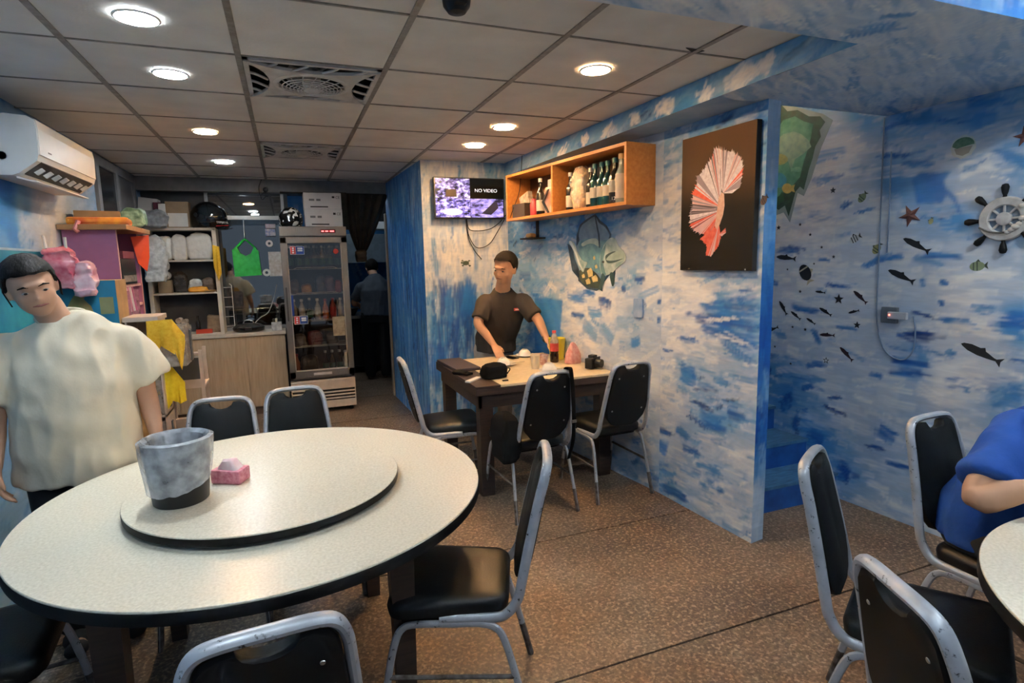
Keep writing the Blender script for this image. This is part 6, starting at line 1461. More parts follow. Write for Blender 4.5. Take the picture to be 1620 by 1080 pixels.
for cx, cy, Lp, a, c, lab in fl_list:
    a = math.radians(a); p0 = np.array(FR_R.px(cx - Lp / 2 * math.cos(a), cy - Lp / 2 * math.sin(a))); p1 = np.array(FR_R.px(cx + Lp / 2 * math.cos(a), cy + Lp / 2 * math.sin(a)))
    d = p1 - p0; l = np.linalg.norm(d); d /= l; nrm = np.array((-d[1], d[0])); mid = (p0 + p1) / 2
    t = on_wall('fish_sticker', lab, 'fish sticker', FR_R, mid[0], mid[1], .0008, 'fish stickers on the right wall')
    k = l * .021
    body = [p0 + d * l * q[0] + nrm * q[1] * k - mid for q in FISH]
    MB().prism([tuple(q) for q in body[:7] + body[10:]], 0, .0009).build('body', M_fishr if c else M_fishk, t)
    MB().prism([tuple(q) for q in body[6:11]], 0, .0009).build('tail', M_fishr if c else M_fishk, t)
    MB().prism([tuple(p0 + d * l * q[0] + nrm * q[1] * k - mid) for q in ((.42, 5.2), (.52, 8), (.58, 4))], 0, .0009).build('fin', M_fishr if c else M_fishk, t)
def star_pts(r, q=.42, a0=PI / 2): return [(r * (1 if k % 2 == 0 else q) * math.cos(a0 + k * PI / 5), r * (1 if k % 2 == 0 else q) * math.sin(a0 + k * PI / 5)) for k in range(10)]
st = [(1232, 360, 7), (1266, 355, 5), (1282, 371, 5), (1300, 391, 4.5), (1319, 406, 5), (1288, 417, 3.5), (1246, 426, 3.5), (1266, 461, 5), (1216, 469, 5), (1254, 517, 4), (1274, 521, 5), (1226, 548, 4), (1251, 575, 4)]
def px_size(cx, cy, s): a = FR_R.px(cx, cy - s / 2); b = FR_R.px(cx, cy + s / 2); return abs(a[1] - b[1])
for cx, cy, s in st + [(1327, 473, 14), (1356, 514, 10), (1318, 301, 9)]:
    u, v = FR_R.px(cx, cy)
    lab = {1327: 'largest black star sticker in the middle of the fish shoal', 1356: 'second largest black star sticker right of the fish shoal', 1318: 'black star sticker near the top right of the torn hole print'}.get(cx, 'tiny black star sticker scattered on the wall beside the stairs')
    t = on_wall('star_sticker', lab, 'star sticker', FR_R, u, v, .0008, 'star stickers on the right wall')
    MB().prism(star_pts(px_size(cx, cy, s) * .62), 0, .0008).build('star', M_fishk, t)
u, v = FR_R.px(1307, 570); t = on_wall('star_sticker', 'hollow outlined star sticker below the fish shoal', 'star sticker', FR_R, u, v, .0008, 'star stickers on the right wall')
r = px_size(1307, 570, 9) * .62; a, b = star_pts(r), star_pts(r * .6)
mb = MB()
for k in range(10): mb.add([(*a[k], 0), (*a[(k + 1) % 10], 0), (*b[(k + 1) % 10], 0), (*b[k], 0), (*a[k], .0008), (*a[(k + 1) % 10], .0008), (*b[(k + 1) % 10], .0008), (*b[k], .0008)], [(3, 2, 1, 0), (4, 5, 6, 7), (0, 1, 5, 4), (2, 3, 7, 6)])
mb.build('star', M_fishk, t)
def reef_fish(cx, cy, s, c1, c2, lab, fr=FR_R, ang=0.3, stripes=3):
    u, v = fr.px(cx, cy); t = on_wall('reef_fish_sticker', lab, 'fish sticker', fr, u, v, .0008, 'coloured reef fish stickers')
    r = abs(fr.px(cx, cy - s / 2)[1] - fr.px(cx, cy + s / 2)[1]) / 2; M = Matrix.Rotation(ang, 4, 'Z')
    MB().prism(arc(0, 0, r * 1.05, 0, 2 * PI, 16, r * .75)[:-1], 0, .0010, M).build('body', c1, t)
    MB().prism([(r * .8, 0), (r * 1.5, r * .6), (r * 1.35, 0), (r * 1.5, -r * .6)], 0, .0009, M).build('tail', c2, t)
    MB().prism([(-r * .3, r * .6), (r * .2, r * 1.1), (r * .6, r * .5)], 0, .0009, M).build('fin', c2, t)
    for k in range(stripes):
        x = -r * .5 + k * r * .5; h = r * .72 * math.sqrt(max(.1, 1 - (x / (r * 1.05)) ** 2))
        MB().prism([(x - r * .09, -h), (x + r * .09, -h), (x + r * .12, h), (x - r * .06, h)], .0010, .0014, M).build('stripe', c2, t)
Mg1, Mg2, Mw, Mk, My = mat('rf_green', '7d8c6c', .5), mat('rf_dark', '39463a', .5), mat('rf_white', 'c9ccca', .5), M_fishk, mat('rf_yellow', '9c9a6a', .5)
reef_fish(1364, 313, 15, Mg1, Mg2, 'grey green fish sticker above the striped one', ang=.9, stripes=2)
reef_fish(1352, 378, 16, Mw, Mk, 'black and white striped fish sticker', ang=.5)
reef_fish(1387, 394, 16, My, Mg2, 'olive yellow fish sticker beside the wall conduit', ang=1.0, stripes=2)
reef_fish(1546, 421, 20, Mg1, Mg2, 'green grey fish sticker below the ship wheel', ang=.1, stripes=2)
reef_fish(1274, 431, 26, Mk, mat('rf_cream', 'c2b89a', .5), 'plump black fish sticker with a pale tail in the shoal', ang=-1.0, stripes=1)
reef_fish(1473, 350, 9, My, Mg2, 'tiny olive fish sticker right of the brown starfish', ang=1.3, stripes=0)
reef_fish(1208, 317, 17, mat('rf_orange', '8a5a34', .5), mat('rf_brown', '4a3626', .5), 'brown orange fish sticker on the partition edge', fr=FR_E, ang=.7, stripes=2)
u, v = FR_R.px(1524, 232); t = on_wall('clam_sticker', 'white edged green clam sticker high on the right wall', 'shell sticker', FR_R, u, v, .0008)
r = px_size(1524, 232, 36) / 2
MB().prism([(r * (1 + .08 * math.sin(k * 3.1)) * math.cos(k * PI / 11), r * (1 + .08 * math.cos(k * 2.3)) * math.sin(k * PI / 11)) for k in range(22)], 0, .001, None).build('shell', mat('clam_white', 'c2cac6', .6), t)
MB().prism([(r * .88 * math.cos(k * PI / 9), r * .1 + r * .72 * math.sin(k * PI / 9)) for k in range(10)] + [(-r * .5, -r * .1), (r * .4, r * .05)], .001, .0016).build('inside', mat('clam_green', '3c6a50', .5, col2='6a8c78', vs=40), t)
MB().prism([(-r * .7, -.1 * r), (r * .75, 0), (r * .5, -r * .6), (0, -r * .8), (-r * .5, -r * .6)], .001, .0014).build('lip', mat('clam_grey', '97968c', .6), t)
def starfish(cx, cy, s, lab, a0):
    u, v = FR_R.px(cx, cy); t = on_wall('starfish', lab, 'starfish', FR_R, u, v, .0005, 'starfish on the right wall')
    r = px_size(cx, cy, s) * .58; P = star_pts(r, .38, a0); n = 10
    vs = [(x, y, 0) for x, y in P] + [(x * .92, y * .92, .004) for x, y in P] + [(0, 0, .012)]
    MB().add(vs, [tuple(range(9, -1, -1))] + [(i, (i + 1) % n, n + (i + 1) % n, n + i) for i in range(n)] + [(n + i, n + (i + 1) % n, 2 * n) for i in range(n)]).build('body', mat('starfish_brown', '5c3a36', .8, col2='7a4e44', vs=90, bump=.4, bs=200), t)
starfish(1440, 341, 32, 'reddish brown starfish on the right wall beside the painted dolphin', 0.75)
starfish(1622, 215, 30, 'brown starfish cut off by the right edge above the painted dolphin', 0.5)

# ship wheel
u, v = FR_R.px(1591, 346)
t = on_wall('ship_wheel', 'white decorative ship wheel with dark handles on the right wall', 'wall ornament', FR_R, u, v, .004)
R0 = px_size(1591, 346, 70) / 2
MB().lathe([(R0 * .60, 0), (R0, 0), (R0 * 1.0, .012), (R0 * .95, .018), (R0 * .65, .018), (R0 * .60, .012), (R0 * .60, 0)], 48, cap=False).build('rim', mat('wheel_white', 'c9c5c0', .6, col2='b0aca8', vs=30), t, True)
MB().lathe([(.0001, .001), (R0 * .62, .001), (R0 * .62, .003), (.0001, .003)], 40).build('disc', mat('wheel_blue', '5d7288', .6, col2='7a8a9a', vs=20), t)
MB().lathe([(.0001, 0), (R0 * .3, 0), (R0 * .3, .016), (R0 * .24, .02), (.0001, .02)], 28).build('hub', mat('wheel_white', 'c9c5c0'), t, True)
for k in range(8):
    a = k * PI / 4 + .05; ca, sa = math.cos(a), math.sin(a)
    MB().tube([(ca * R0 * .28, sa * R0 * .28, .009), (ca * R0 * .64, sa * R0 * .64, .009)], .006, 6).build('spoke', mat('wheel_white', 'c9c5c0'), t)
    P = [(ca * R0 * q, sa * R0 * q, .010) for q in (.98, 1.06, 1.2, 1.42, 1.55, 1.58)]
    MB().tube(P, [.009, .008, .013, .017, .012, .003], 10).build('handle', mat('handle_dark', '0e1013', .6, spec=.2), t, True)
MB().tube(smooth_path([(-R0 * .92, -R0 * .35, .02), (-R0 * .5, -R0 * .55, .024), (0, -R0 * .62, .024), (R0 * .4, -R0 * .5, .024), (R0 * .7, -R0 * .15, .022)], 6), .004, 6).build('rope', mat('rope_grey', '6a6660', .8), t, True)
for k, (a, b, r) in enumerate([(.35, -.5, .014), (.5, -.38, .018), (.62, -.25, .013), (.2, -.6, .012), (.72, .0, .016), (.66, .55, .013)]): MB().ball((R0 * a, R0 * b, .022), (r, r * .8, r * .7), 10, 6).build('shell', mat('shell_white', 'd2cabf', .5), t, True)
# conduit, cable loop, wall socket
t = on_wall('wall_socket', 'grey wall socket with a white plug adapter glowing red on the right wall', 'socket', FR_R, *FR_R.px(1412, 498), .0005)
k = px_size(1412, 498, 10) / 10
MB().box(-.05, .035, -.045, .045, 0, .025, .004).build('box', mat('socket_grey', '70757a', .5), t)
MB().box(.0, .10, -.018, .022, .025, .05, .004).build('adapter', mat('adapter_white', 'c9c6c6', .4), t)
MB().ball((.012, .004, .051), .005, 8, 6).build('indicator', mat('led_red', 'ff6a5a', emit=5.0), t)
def wall_cable(pts, r, lab, d=.006):
    P = [FR_R.at(*FR_R.px(a, b), d) for a, b in pts]
    tag(MB().tube(smooth_path(P, 6), r, 6).build('wall_cable', mat('painted_cable', '8394aa', .5)), lab, 'cable')
wall_cable([(1400, 186), (1397, 260), (1394, 340), (1391, 420), (1388, 500), (1396, 545), (1412, 564), (1432, 568), (1446, 552), (1449, 520), (1446, 500)], .004, 'thin cable running down the right wall and looping up to the socket')
wall_cable([(1411, 240), (1408, 330), (1404, 400)], .004, 'short second cable beside the long one on the right wall')
t = on_wall('turtle_sticker', 'small green turtle sticker on the wall below the television', 'turtle sticker', FR_TV, *FR_TV.px(737, 416), .0008)
MB().prism(arc(0, 0, .03, 0, 2 * PI, 14, .02)[:-1], 0, .001).build('shell', Mg2, t)
for a, b in ((-.03, .018), (.03, .016), (-.028, -.018), (.034, -.02)): MB().prism([(a * .5, b * .5), (a * 1.5, b * 1.1), (a, b * 1.8)], 0, .0008).build('flipper', Mg2, t)
MB().prism(arc(-.038, .004, .01, 0, 2 * PI, 10)[:-1], 0, .0009).build('head', Mg2, t)
u, v = FR_B2.px(1011, 487)
t = on_wall('switch_plate', 'blue painted cover plate on the wall right of the dolphin print', 'cover plate', FR_B2, u, v, .0005)
MB().prism(rrect(.085, .125, .012), 0, .012).build('plate', mat('plate_blue', '6f92c0', .5, col2='a9bcd6', vs=12), t)
# ------------------------------------------------------------------ people: one continuous body, clothes and hair as its parts
def V(*a): return np.array(a, float)
def unit(a): a = np.array(a, float); return a / np.linalg.norm(a)
M_skin_w = mat('skin_warm', 'c8997a', .55, var=.05, vs=8, spec=.35)
M_skin_p = mat('skin_pale', 'b98f76', .55, var=.05, vs=8, spec=.35)
M_hair = mat('black_hair', '0b0908', .75, spec=.15, col2='171210', vs=40, stretch=(1, 1, .2), bump=.4, bs=90)
def limb(mb, pts, rad, ref=(0, 1, 0), n=16, sub=4):
    P = smooth_path(pts, sub); s = np.linspace(0, len(pts) - 1, len(P))
    ra = np.interp(s, range(len(pts)), [r if not isinstance(r, tuple) else r[0] for r in rad])
    rb = np.interp(s, range(len(pts)), [r if not isinstance(r, tuple) else r[1] for r in rad])
    # rounded ends
    mb.tube(P, [(float(a), float(b)) for a, b in zip(ra, rb)], n, ref=ref)
    mb.ball(P[-1], min(ra[-1], rb[-1]) * .98, 12, 8); mb.ball(P[0], min(ra[0], rb[0]) * .98, 12, 8)
def hand(mb, wrist, d, nrm, thumb, curl=.5, L=.17):
    """d: along the hand, nrm: palm side, thumb: side the thumb is on"""
    d, thumb = unit(d), unit(thumb); thumb = unit(thumb - d * (thumb @ d)); nrm = np.cross(d, thumb) if np.cross(d, thumb) @ np.array(nrm) > 0 else -np.cross(d, thumb)
    w = np.array(wrist, float); pl = L * .5
    mb.tube([w - d * .02, w + d * pl * .3, w + d * pl * .75, w + d * pl], [(.024, .017), (.034, .016), (.041, .014), (.040, .012)], 14, ref=nrm)
    for k, (off, ln) in enumerate(((.031, .88), (.0105, 1.0), (-.0105, .94), (-.031, .74))):
        p = w + d * (pl - .006) + thumb * off; seg = L * .5 * ln / 3; a = 0.12; pts = [p - d * .015, p]
        for j in range(3):
            a += curl * (.75 if j else .45); q = d * math.cos(a) + nrm * math.sin(a) + thumb * off * .9
            p = p + unit(q) * seg; pts.append(p)
        mb.tube(pts, [.0098, .0096, .0090, .0084, .0070], 8, ref=nrm); mb.ball(pts[-1], .007, 8, 6)
    p = w + d * pl * .28 + thumb * .028
    pts = [p - thumb * .01, p + thumb * .016 + d * .014 + nrm * .008, p + thumb * .028 + d * .036 + nrm * .014, p + thumb * .030 + d * .058 + nrm * .020]
    mb.tube(pts, [.013, .012, .0105, .008], 8, ref=nrm); mb.ball(pts[-1], .008, 8, 6)
def basis(up, fwd):
    up = unit(up); fwd = np.array(fwd, float); fwd = unit(fwd - up * (fwd @ up)); sd = np.cross(fwd, up)
    return sd, fwd, up          # side (person's right), forward, up
def head_shape(mb, c, up, fwd, k=1.0):
    sd, fw, up = basis(up, fwd); c = np.array(c, float)
    M = Matrix(((sd[0], fw[0], up[0]), (sd[1], fw[1], up[1]), (sd[2], fw[2], up[2])))
    P = lambda x, y, z: c + (sd * x + fw * y + up * z) * k
    def b(x, y, z, r, nu=18, nv=12): mb.ball(P(x, y, z), tuple(q * k for q in r), nu, nv, M)
    b(0, -.012, .028, (.076, .094, .086)); b(0, .018, -.03, (.064, .072, .078)); b(0, .045, -.075, (.036, .036, .030))
    b(0, .082, -.028, (.013, .018, .014)); b(0, .078, -.008, (.009, .014, .026)); b(0, .078, .022, (.040, .014, .012))
    b(0, .070, -.056, (.026, .016, .012)); b(.038, .052, -.028, (.022, .024, .02)); b(-.038, .052, -.028, (.022, .024, .02))
    for s in (-1, 1): b(s * .074, -.008, -.008, (.010, .020, .032), 10, 8)
    return P, M
def face(P, M, k, parent, skin, brow=True):
    kk = k
    dark = mat('eye_dark', '1a1412', .3); lip = mat('lip', '8a5148', .5)
    for s in (-1, 1):
        e = MB().ball(P(s * .030, .0745, -.002), (.0120 * kk, .0075 * kk, .0042 * kk), 12, 8, M).build('eye', mat('eye_white', '9c8f86', .4), parent, True)
        MB().ball(P(s * .030, .0800, -.002), (.0062 * kk, .0030 * kk, .0043 * kk), 10, 6, M).build('iris', dark, e, True)
        if brow: MB().tube([P(s * .012, .086, .019), P(s * .030, .084, .023), P(s * .048, .072, .017)], [(.003, .003), (.004, .004), (.002, .002)], 6).build('eyebrow', M_hair, parent, True)
    MB().tube([P(-.024, .078, -.055), P(-.010, .0865, -.053), P(0, .087, -.054), P(.010, .0865, -.053), P(.024, .078, -.055)], [.002, .0045, .0045, .0045, .002], 8).build('mouth', lip, parent, True)
def hair_cap(P, c, up, fwd, k, parent, front=.035, nape=-.05, bulk=1.07, bun=None, seed=0):
    vs = []; fs = []; nu, nv = 36, 20; keep = {}
    for i in range(nv + 1):
        a = PI * i / nv
        for j in range(nu):
            b = 2 * PI * j / nu
            x, y, z = math.sin(a) * math.cos(b) * .078 * bulk, math.sin(a) * math.sin(b) * .097 * bulk - .013, math.cos(a) * .088 * bulk + .028
            f = max(0, y) / .09
            lim = front + .012 * f if y > .035 else (nape + (front - nape) * max(0, (y + .03) / .065) ** 1.6 if y > -.03 else nape)
            if z < lim: # pull up to the hairline, tuck inwards
                s = .93; z = lim; x *= s; y = (y + .013) * s - .013
            vs.append(P(x, y, z))
    for i in range(nv):
        for j in range(nu): fs.append((i * nu + j, i * nu + (j + 1) % nu, (i + 1) * nu + (j + 1) % nu, (i + 1) * nu + j))
    h = MB().add(vs, fs).jitter(.004 * k, 60, seed).build('hair', M_hair, parent, True)
    if bun: MB().ball(P(*bun[:3]), bun[3] * k, 14, 10).jitter(.006, 40, 3).build('hair_bun', M_hair, h, True)
    return h
def person(name, label, loc):
    return thing(name, label, 'person', loc)
def local(pts, loc): return [np.array(p, float) - np.array(loc, float) for p in pts]

def torso(mb, rings, ref):
    """rings: (centre, half width, half depth); ref = forward direction"""
    mb.tube([r[0] for r in rings], [(r[1], r[2]) for r in rings], 28, ref=ref)

# --- woman in the cream shirt, left of the round table
loc = V(-.835, 2.77, 0); S, Fw = V(.955, .295, 0), V(.295, -.955, 0); Zu = V(0, 0, 1)
def L(s, f, z): return S * s + Fw * f + Zu * z
t = person('person', 'person in a loose cream t-shirt and black trousers standing left of the round table', loc)
mb = MB()
torso(mb, [(L(0, 0, .78), .16, .11), (L(0, 0, .92), .165, .115), (L(0, 0, 1.08), .155, .11), (L(0, 0, 1.22), .155, .10), (L(0, 0, 1.28), .125, .075), (L(0, 0, 1.34), .065, .055)], Fw)
limb(mb, [L(-.01, .0, 1.30), L(-.035, .02, 1.375), L(-.055, .035, 1.425)], [.062, .054, .054], Fw)
hc, hu, hf = L(-.085, .06, 1.487), L(-.20, .24, 1.0), L(.12, 1.0, -.1)
P, M = head_shape(mb, hc, hu, hf, 1.0)
for s in (-1, 1):
    limb(mb, [L(s * .145, 0, 1.245), L(s * .205, .0, 1.15), L(s * .245, .0, 1.02), L(s * .255, .03, .92), L(s * .262, .06, .82)], [.052, .046, .040, .036, .024], Fw)
    hand(mb, L(s * .262, .06, .82), L(s * -.02, .12, -1), L(-s, .0, 0), L(0, 1, .1), .38, .165)
    limb(mb, [L(s * .085, 0, .82), L(s * .09, .01, .48), L(s * .09, -.01, .10)], [.085, .058, .038], Fw)
    limb(mb, [L(s * .09, -.03, .045), L(s * .095, .08, .03), L(s * .10, .14, .025)], [.036, .034, .022], Zu)
body = remesh(mb, 'body', M_skin_p, t, .0065, 5)
face(P, M, 1.0, body, M_skin_p)
hair_cap(P, hc, hu, hf, 1.0, body, front=.052, nape=-.055, bulk=1.10, bun=(0, -.125, .03, .045))
for k in range(5):  # loose strands at the temples
    s = -1 if k % 2 else 1
    MB().tube([P(s * .076, .03 - k * .008, .05), P(s * .086, .03 - k * .008, .0), P(s * .078, .035 - k * .01, -.05)], .0025, 5).build('hair_strand', M_hair, body, True)
mb = MB()
torso(mb, [(L(0, .0, .715), .222, .155), (L(0, .005, .80), .218, .156), (L(0, .01, .95), .210, .155), (L(0, .015, 1.10), .200, .150), (L(0, .01, 1.18), .198, .138), (L(0, 0, 1.25), .196, .118), (L(0, 0, 1.30), .172, .100), (L(0, -.005, 1.34), .120, .082), (L(-.008, -.005, 1.368), .078, .068)], Fw)
for s in (-1, 1): mb.tube(smooth_path([L(s * .10, 0, 1.245), L(s * .175, 0, 1.235), L(s * .228, 0, 1.155), L(s * .268, 0, 1.07)], 4), [(q, q * .88) for q in np.interp(range(13), [0, 3, 7, 12], [.06, .078, .086, .090]).tolist()], 22, ref=Fw)
mb.jitter(.006, 7, 3)
M_cream_t = mat('cream_cotton', 'd6cab2', .85, var=.06, vs=5, bump=.15, bs=60)
sh_ = remesh(mb, 't_shirt', M_cream_t, t, .008, 14, folds=(.014, 1))
MB().tube([L(-.008 + .079 * math.cos(a), -.005 + .069 * math.sin(a), 1.366 + .006 * math.cos(a) - .022 * math.sin(a)) for a in np.linspace(0, 2 * PI, 28)[:-1]], .008, 8, closed=True).build('collar', M_cream_t, sh_, True)
mb = MB()
torso(mb, [(L(0, 0, .70), .19, .135), (L(0, 0, .80), .185, .13), (L(0, 0, .90), .165, .115)], Fw)
for s in (-1, 1): limb(mb, [L(s * .088, 0, .78), L(s * .098, .005, .48), L(s * .098, -.005, .09)], [.105, .08, .062], Fw)
M_blk = mat('black_trousers', '0e0e10', .8)
remesh(mb, 'trousers', M_blk, t, .012, 3)
for s in (-1, 1): MB().ball(L(s * .098, .055, .038), (.048, .048, .04), 12, 8).ball(L(s * .10, .12, .03), (.042, .05, .03), 12, 8).build('shoe', M_blk, t, True)

# --- man leaning over the far table
loc = V(1.70, 4.70, 0); t = person('person', 'person in a dark brown t-shirt leaning over the far table', loc)
o = lambda px, py, y: ony(px, py, y) - loc
Fw = unit(V(-.12, -1, 0)); Sd = V(1, -.12, 0)
pel = V(-.03, .06, .80); chest = o(796, 498, 4.61); nb = o(795, 458, 4.53); hc = o(799, 424, 4.44)
mb = MB()
torso(mb, [(pel, .155, .11), (pel * .6 + chest * .4, .145, .105), (chest, .165, .11), (chest * .35 + nb * .65, .14, .085), (nb, .065, .06)], Fw)
limb(mb, [nb - V(0, -.01, .02), nb * .5 + hc * .5 - V(0, 0, .02), hc - V(0, 0, .03)], [.066, .060, .058], Fw)
hu, hf = V(-.10, -.25, 1), V(-.85, -.62, -.18)
P, M = head_shape(mb, hc, hu, hf, 1.16)
arms = [(o(768, 479, 4.58), o(757, 512, 4.54), o(781, 545, 4.44), V(.25, -.7, -.75)), (o(827, 479, 4.50), o(852, 507, 4.36), o(866, 539, 4.26), V(.35, -.35, -.35))]
for k, (sh, el, wr, hd) in enumerate(arms):
    limb(mb, [sh, sh * .5 + el * .5 + V((-.01 if k == 0 else .01), 0, 0), el, el * .5 + wr * .5, wr], [.055, .047, .042, .036, .025], Fw)
    hand(mb, wr, hd, V(0, -.3, -1), V(1, 0, 0) if k == 0 else V(-1, 0, .3), .32 if k == 0 else .55, .18)
for s in (-1, 1): limb(mb, [pel + V(s * .085, 0, 0), V(s * .09 - .03, .05, .46), V(s * .10 - .03, .08, .10)], [.085, .06, .04], Fw)
for s in (-1, 1): limb(mb, [V(s * .10 - .03, .1, .045), V(s * .10 - .03, 0, .03), V(s * .10 - .03, -.06, .025)], [.036, .034, .022], Zu)
body = remesh(mb, 'body', M_skin_w, t, .0065, 5)
face(P, M, 1.16, body, M_skin_w); hair_cap(P, hc, hu, hf, 1.16, body, front=.062, nape=-.045, bulk=1.06, seed=4)
MB().tube([arms[1][2] * .88 + arms[1][1] * .12 + q for q in [V(.031 * math.cos(a), .012 * math.sin(a), .031 * math.sin(a)) for a in np.linspace(0, 2 * PI, 17)[:-1]]], .009, 8, closed=True).build('wrist_watch', mat('bin_black', '16171a'), body, True)
mb = MB()
hem = pel + V(.01, -.03, -.045)
torso(mb, [(hem, .185, .135), (pel * .75 + chest * .25, .178, .13), (pel * .4 + chest * .6, .176, .128), (chest, .185, .128), (chest * .5 + nb * .5, .165, .105), (chest * .25 + nb * .75, .125, .085), (nb + V(0, 0, .008), .074, .068)], Fw)
for k, (sh, el, wr, hd) in enumerate(arms):
    mb.tube(smooth_path([sh + V(.07 if k == 0 else -.07, 0, -.01), sh + V(0, 0, .008), sh * .55 + el * .45, sh * .22 + el * .78], 4), [(float(q), float(q)) for q in np.interp(range(13), [0, 3, 7, 12], [.055, .070, .073, .074])], 20, ref=Fw)
mb.jitter(.005, 8, 5)
M_brt = mat('brown_cotton', '2b2320', .85, var=.08, bump=.25, bs=14)
sh_ = remesh(mb, 't_shirt', M_brt, t, .008, 16, folds=(.008, 2))
lg = chest + V(.075, -.150, .055)
MB().box(-.033, .033, -.004, .004, -.012, .012, .003).xf(Matrix.Translation(lg)).build('chest_logo', mat('logo_red', 'c8423a', .5), sh_)
MB().box(-.024, .024, -.0055, -.004, -.005, .005).xf(Matrix.Translation(lg)).build('logo_print', mat('logo_pale', 'e8c8c0', .5), sh_)
mb = MB(); torso(mb, [(pel + V(0, 0, -.10), .17, .125), (pel + V(0, 0, .03), .165, .118)], Fw)
for s in (-1, 1): limb(mb, [pel + V(s * .085, 0, -.03), V(s * .092 - .03, .05, .46), V(s * .10 - .03, .08, .08)], [.10, .078, .062], Fw)
remesh(mb, 'trousers', mat('grey_shorts', 'a39c96', .85), t, .012, 3)
for s in (-1, 1): MB().ball(V(s * .10 - .03, .04, .038), (.046, .06, .04), 12, 8).ball(V(s * .10 - .03, -.04, .03), (.042, .06, .03), 12, 8).build('shoe', mat('shoe_grey', '5a5450', .7), t, True)

# --- cook in the kitchen, seen from behind
loc = V(1.07, 7.75, 0); t = person('person', 'person in a grey polo shirt seen from behind in the kitchen doorway', loc)
Fw = unit(V(.1, 1, 0)); o = lambda px, py, y: ony(px, py, y) - loc
pel = V(0, 0, .88); chest = o(594, 462, 7.78); nb = o(592, 436, 7.86); hc = o(588, 424, 7.95)
mb = MB()
torso(mb, [(pel, .16, .12), (pel * .5 + chest * .5, .155, .115), (chest, .175, .12), (chest * .35 + nb * .65, .15, .09), (nb, .065, .06)], Fw)
limb(mb, [nb - V(0, .02, .03), hc - V(0, .02, .03)], [.06, .052], Fw)
hu, hf = V(-.05, .5, 1), V(-.1, 1, -.4)
P, M = head_shape(mb, hc, hu, hf, 1.0)
arms = []
for s in (-1, 1):
    sh = chest + V(s * .185, .03, .07); el = V(s * .25, .16, 1.02); wr = V(s * .14, .38, .96); arms.append((sh, el, wr))
    limb(mb, [sh, sh * .5 + el * .5, el, el * .5 + wr * .5, wr], [.055, .047, .042, .036, .025], Fw)
    hand(mb, wr, V(-s * .3, 1, -.1), V(0, 0, -1), V(-s, 0, 0), .5, .18)
    limb(mb, [pel + V(s * .085, 0, 0), V(s * .09, .02, .46), V(s * .10, 0, .10)], [.09, .062, .04], Fw)
    limb(mb, [V(s * .10, -.02, .045), V(s * .10, .08, .03), V(s * .10, .13, .025)], [.036, .034, .022], Zu)
body = remesh(mb, 'body', M_skin_w, t, .008, 4)
face(P, M, 1.0, body, M_skin_w); hair_cap(P, hc, hu, hf, 1.0, body, front=.05, nape=-.075, bulk=1.10, seed=7)
mb = MB()
torso(mb, [(pel + V(0, 0, -.03), .19, .145), (pel * .6 + chest * .4, .188, .14), (chest, .20, .138), (chest * .4 + nb * .6, .17, .105), (nb + V(0, 0, .01), .075, .07)], Fw)
for k, (sh, el, wr) in enumerate(arms): mb.tube(smooth_path([sh + V(.05 if k == 0 else -.05, 0, 0), sh, sh * .5 + el * .5, sh * .2 + el * .8], 4), [(float(q), float(q)) for q in np.interp(range(13), [0, 3, 7, 12], [.045, .062, .068, .072])], 18, ref=Fw)
mb.jitter(.008, 8, 9)
remesh(mb, 'polo_shirt', mat('grey_polo', '4a5058', .85, bump=.15, bs=60), t, .009, 14, folds=(.009, 5))
mb = MB(); torso(mb, [(pel + V(0, 0, -.12), .185, .14), (pel + V(0, 0, .02), .175, .13)], Fw)
for s in (-1, 1): limb(mb, [pel + V(s * .088, 0, -.03), V(s * .095, .02, .46), V(s * .10, 0, .08)], [.11, .085, .07], Fw)
remesh(mb, 'trousers', M_blk, t, .012, 3)
for s in (-1, 1): MB().ball(V(s * .10, .05, .04), (.046, .11, .04), 12, 8).build('shoe', M_blk, t, True)

# --- seated person in the blue polo, right edge
loc = V(2.36, 1.16, 0); t = person('person', 'person in a bright blue polo shirt seated at the right round table', loc)
Fw = unit(V(.10, -1, 0)); o = lambda px, py, y: ony(px, py, y) - loc
pel = V(0, .05, .535); chest = V(-.02, -.06, .86); nb = V(.01, -.14, 1.03); hc = V(.06, -.235, 1.16)
mb = MB()
torso(mb, [(pel - V(0, 0, .03), .16, .13), (pel * .5 + chest * .5, .16, .125), (chest, .18, .125), (chest * .35 + nb * .65, .15, .09), (nb, .065, .06)], Fw)
limb(mb, [nb - V(0, -.02, .03), hc - V(0, -.02, .03)], [.06, .052], Fw)
hu, hf = V(.06, -.45, 1), V(.25, -1, -.45)
P, M = head_shape(mb, hc, hu, hf, 1.0)
shr, elr, wrr = V(-.195, -.075, .955), o(1549, 787, 1.05), o(1640, 772, .94)
shl, ell, wrl = V(.175, -.12, .96), V(.27, -.22, .80), V(.12, -.36, .80)
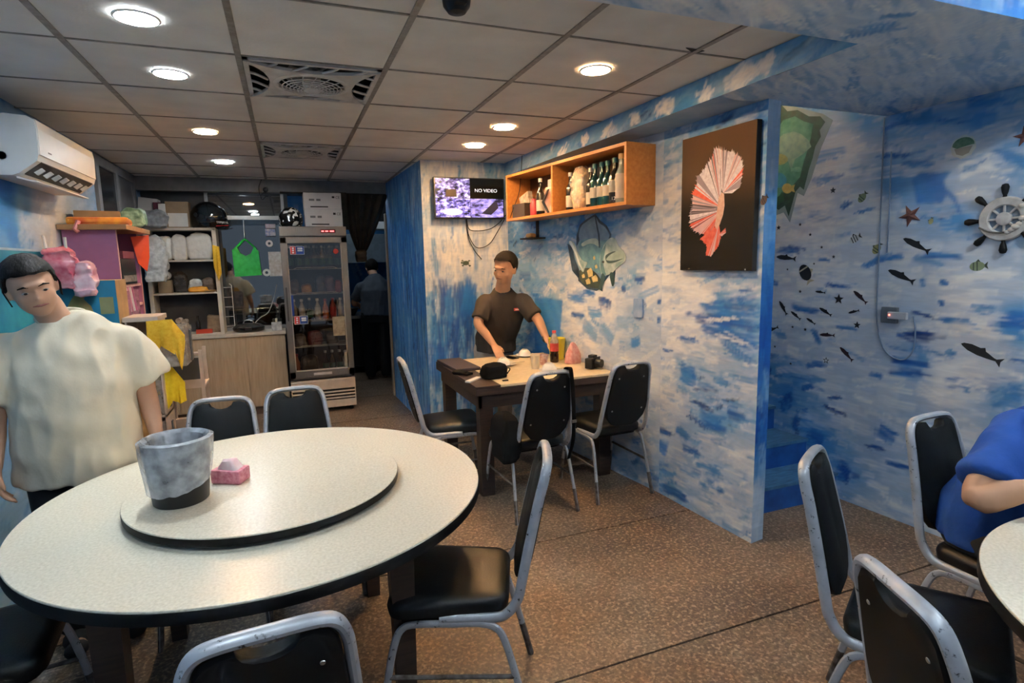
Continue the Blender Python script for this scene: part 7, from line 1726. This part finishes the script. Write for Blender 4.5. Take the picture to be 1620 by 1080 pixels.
for sh, el, wr, s in ((shr, elr, wrr, 1), (shl, ell, wrl, -1)):
    limb(mb, [sh, sh * .5 + el * .5 + V(-s * .01, 0, 0), el, el * .5 + wr * .5, wr], [.058, .052, .046, .042, .027], V(0, 0, 1))
    hand(mb, wr, V(s * .7, -.7, -.05), V(0, 0, -1), V(0, 0, 1) + V(0, -.5, 0), .55, .18)
for s in (-1, 1):
    limb(mb, [pel + V(s * .09, 0, 0), V(s * .11, -.28, .53), V(s * .11, -.42, .50), V(s * .11, -.44, .30), V(s * .11, -.42, .09)], [.095, .08, .066, .055, .04], V(1, 0, 0))
    limb(mb, [V(s * .11, -.40, .045), V(s * .11, -.50, .03), V(s * .11, -.56, .025)], [.036, .034, .022], Zu)
body = remesh(mb, 'body', M_skin_w, t, .0065, 5)
face(P, M, 1.0, body, M_skin_w); hair_cap(P, hc, hu, hf, 1.0, body, front=.06, nape=-.05, bulk=1.07, seed=11)
mb = MB()
torso(mb, [(pel + V(0, .01, -.035), .205, .165), (pel + V(0, .0, .08), .205, .16), (pel * .5 + chest * .5, .205, .155), (chest, .215, .15), (chest * .4 + nb * .6, .18, .115), (chest * .12 + nb * .88, .12, .085), (nb + V(0, 0, .01), .075, .07)], Fw)
for sh, el, s in ((shr, elr, 1), (shl, ell, -1)): mb.tube(smooth_path([sh + V(s * .06, 0, 0), sh, sh * .55 + el * .45, sh * .22 + el * .78], 4), [(float(q), float(q)) for q in np.interp(range(13), [0, 3, 7, 12], [.05, .070, .078, .080])], 22, ref=Fw)
mb.jitter(.006, 7, 13)
sh_ = remesh(mb, 'polo_shirt', mat('blue_polo', '08408c', .8, var=.08, bump=.15, bs=60), t, .008, 14, folds=(.010, 8))
mb = MB(); torso(mb, [(pel + V(0, .02, -.04), .185, .15), (pel + V(0, 0, .06), .18, .14)], Fw)
for s in (-1, 1): limb(mb, [pel + V(s * .09, .02, .0), V(s * .115, -.28, .535), V(s * .115, -.42, .50), V(s * .115, -.44, .30), V(s * .115, -.42, .12)], [.11, .095, .08, .07, .06], V(1, 0, 0))
remesh(mb, 'trousers', M_blk, t, .012, 3)
for s in (-1, 1): MB().ball(V(s * .11, -.47, .038), (.046, .11, .038), 12, 8).build('shoe', M_blk, t, True)
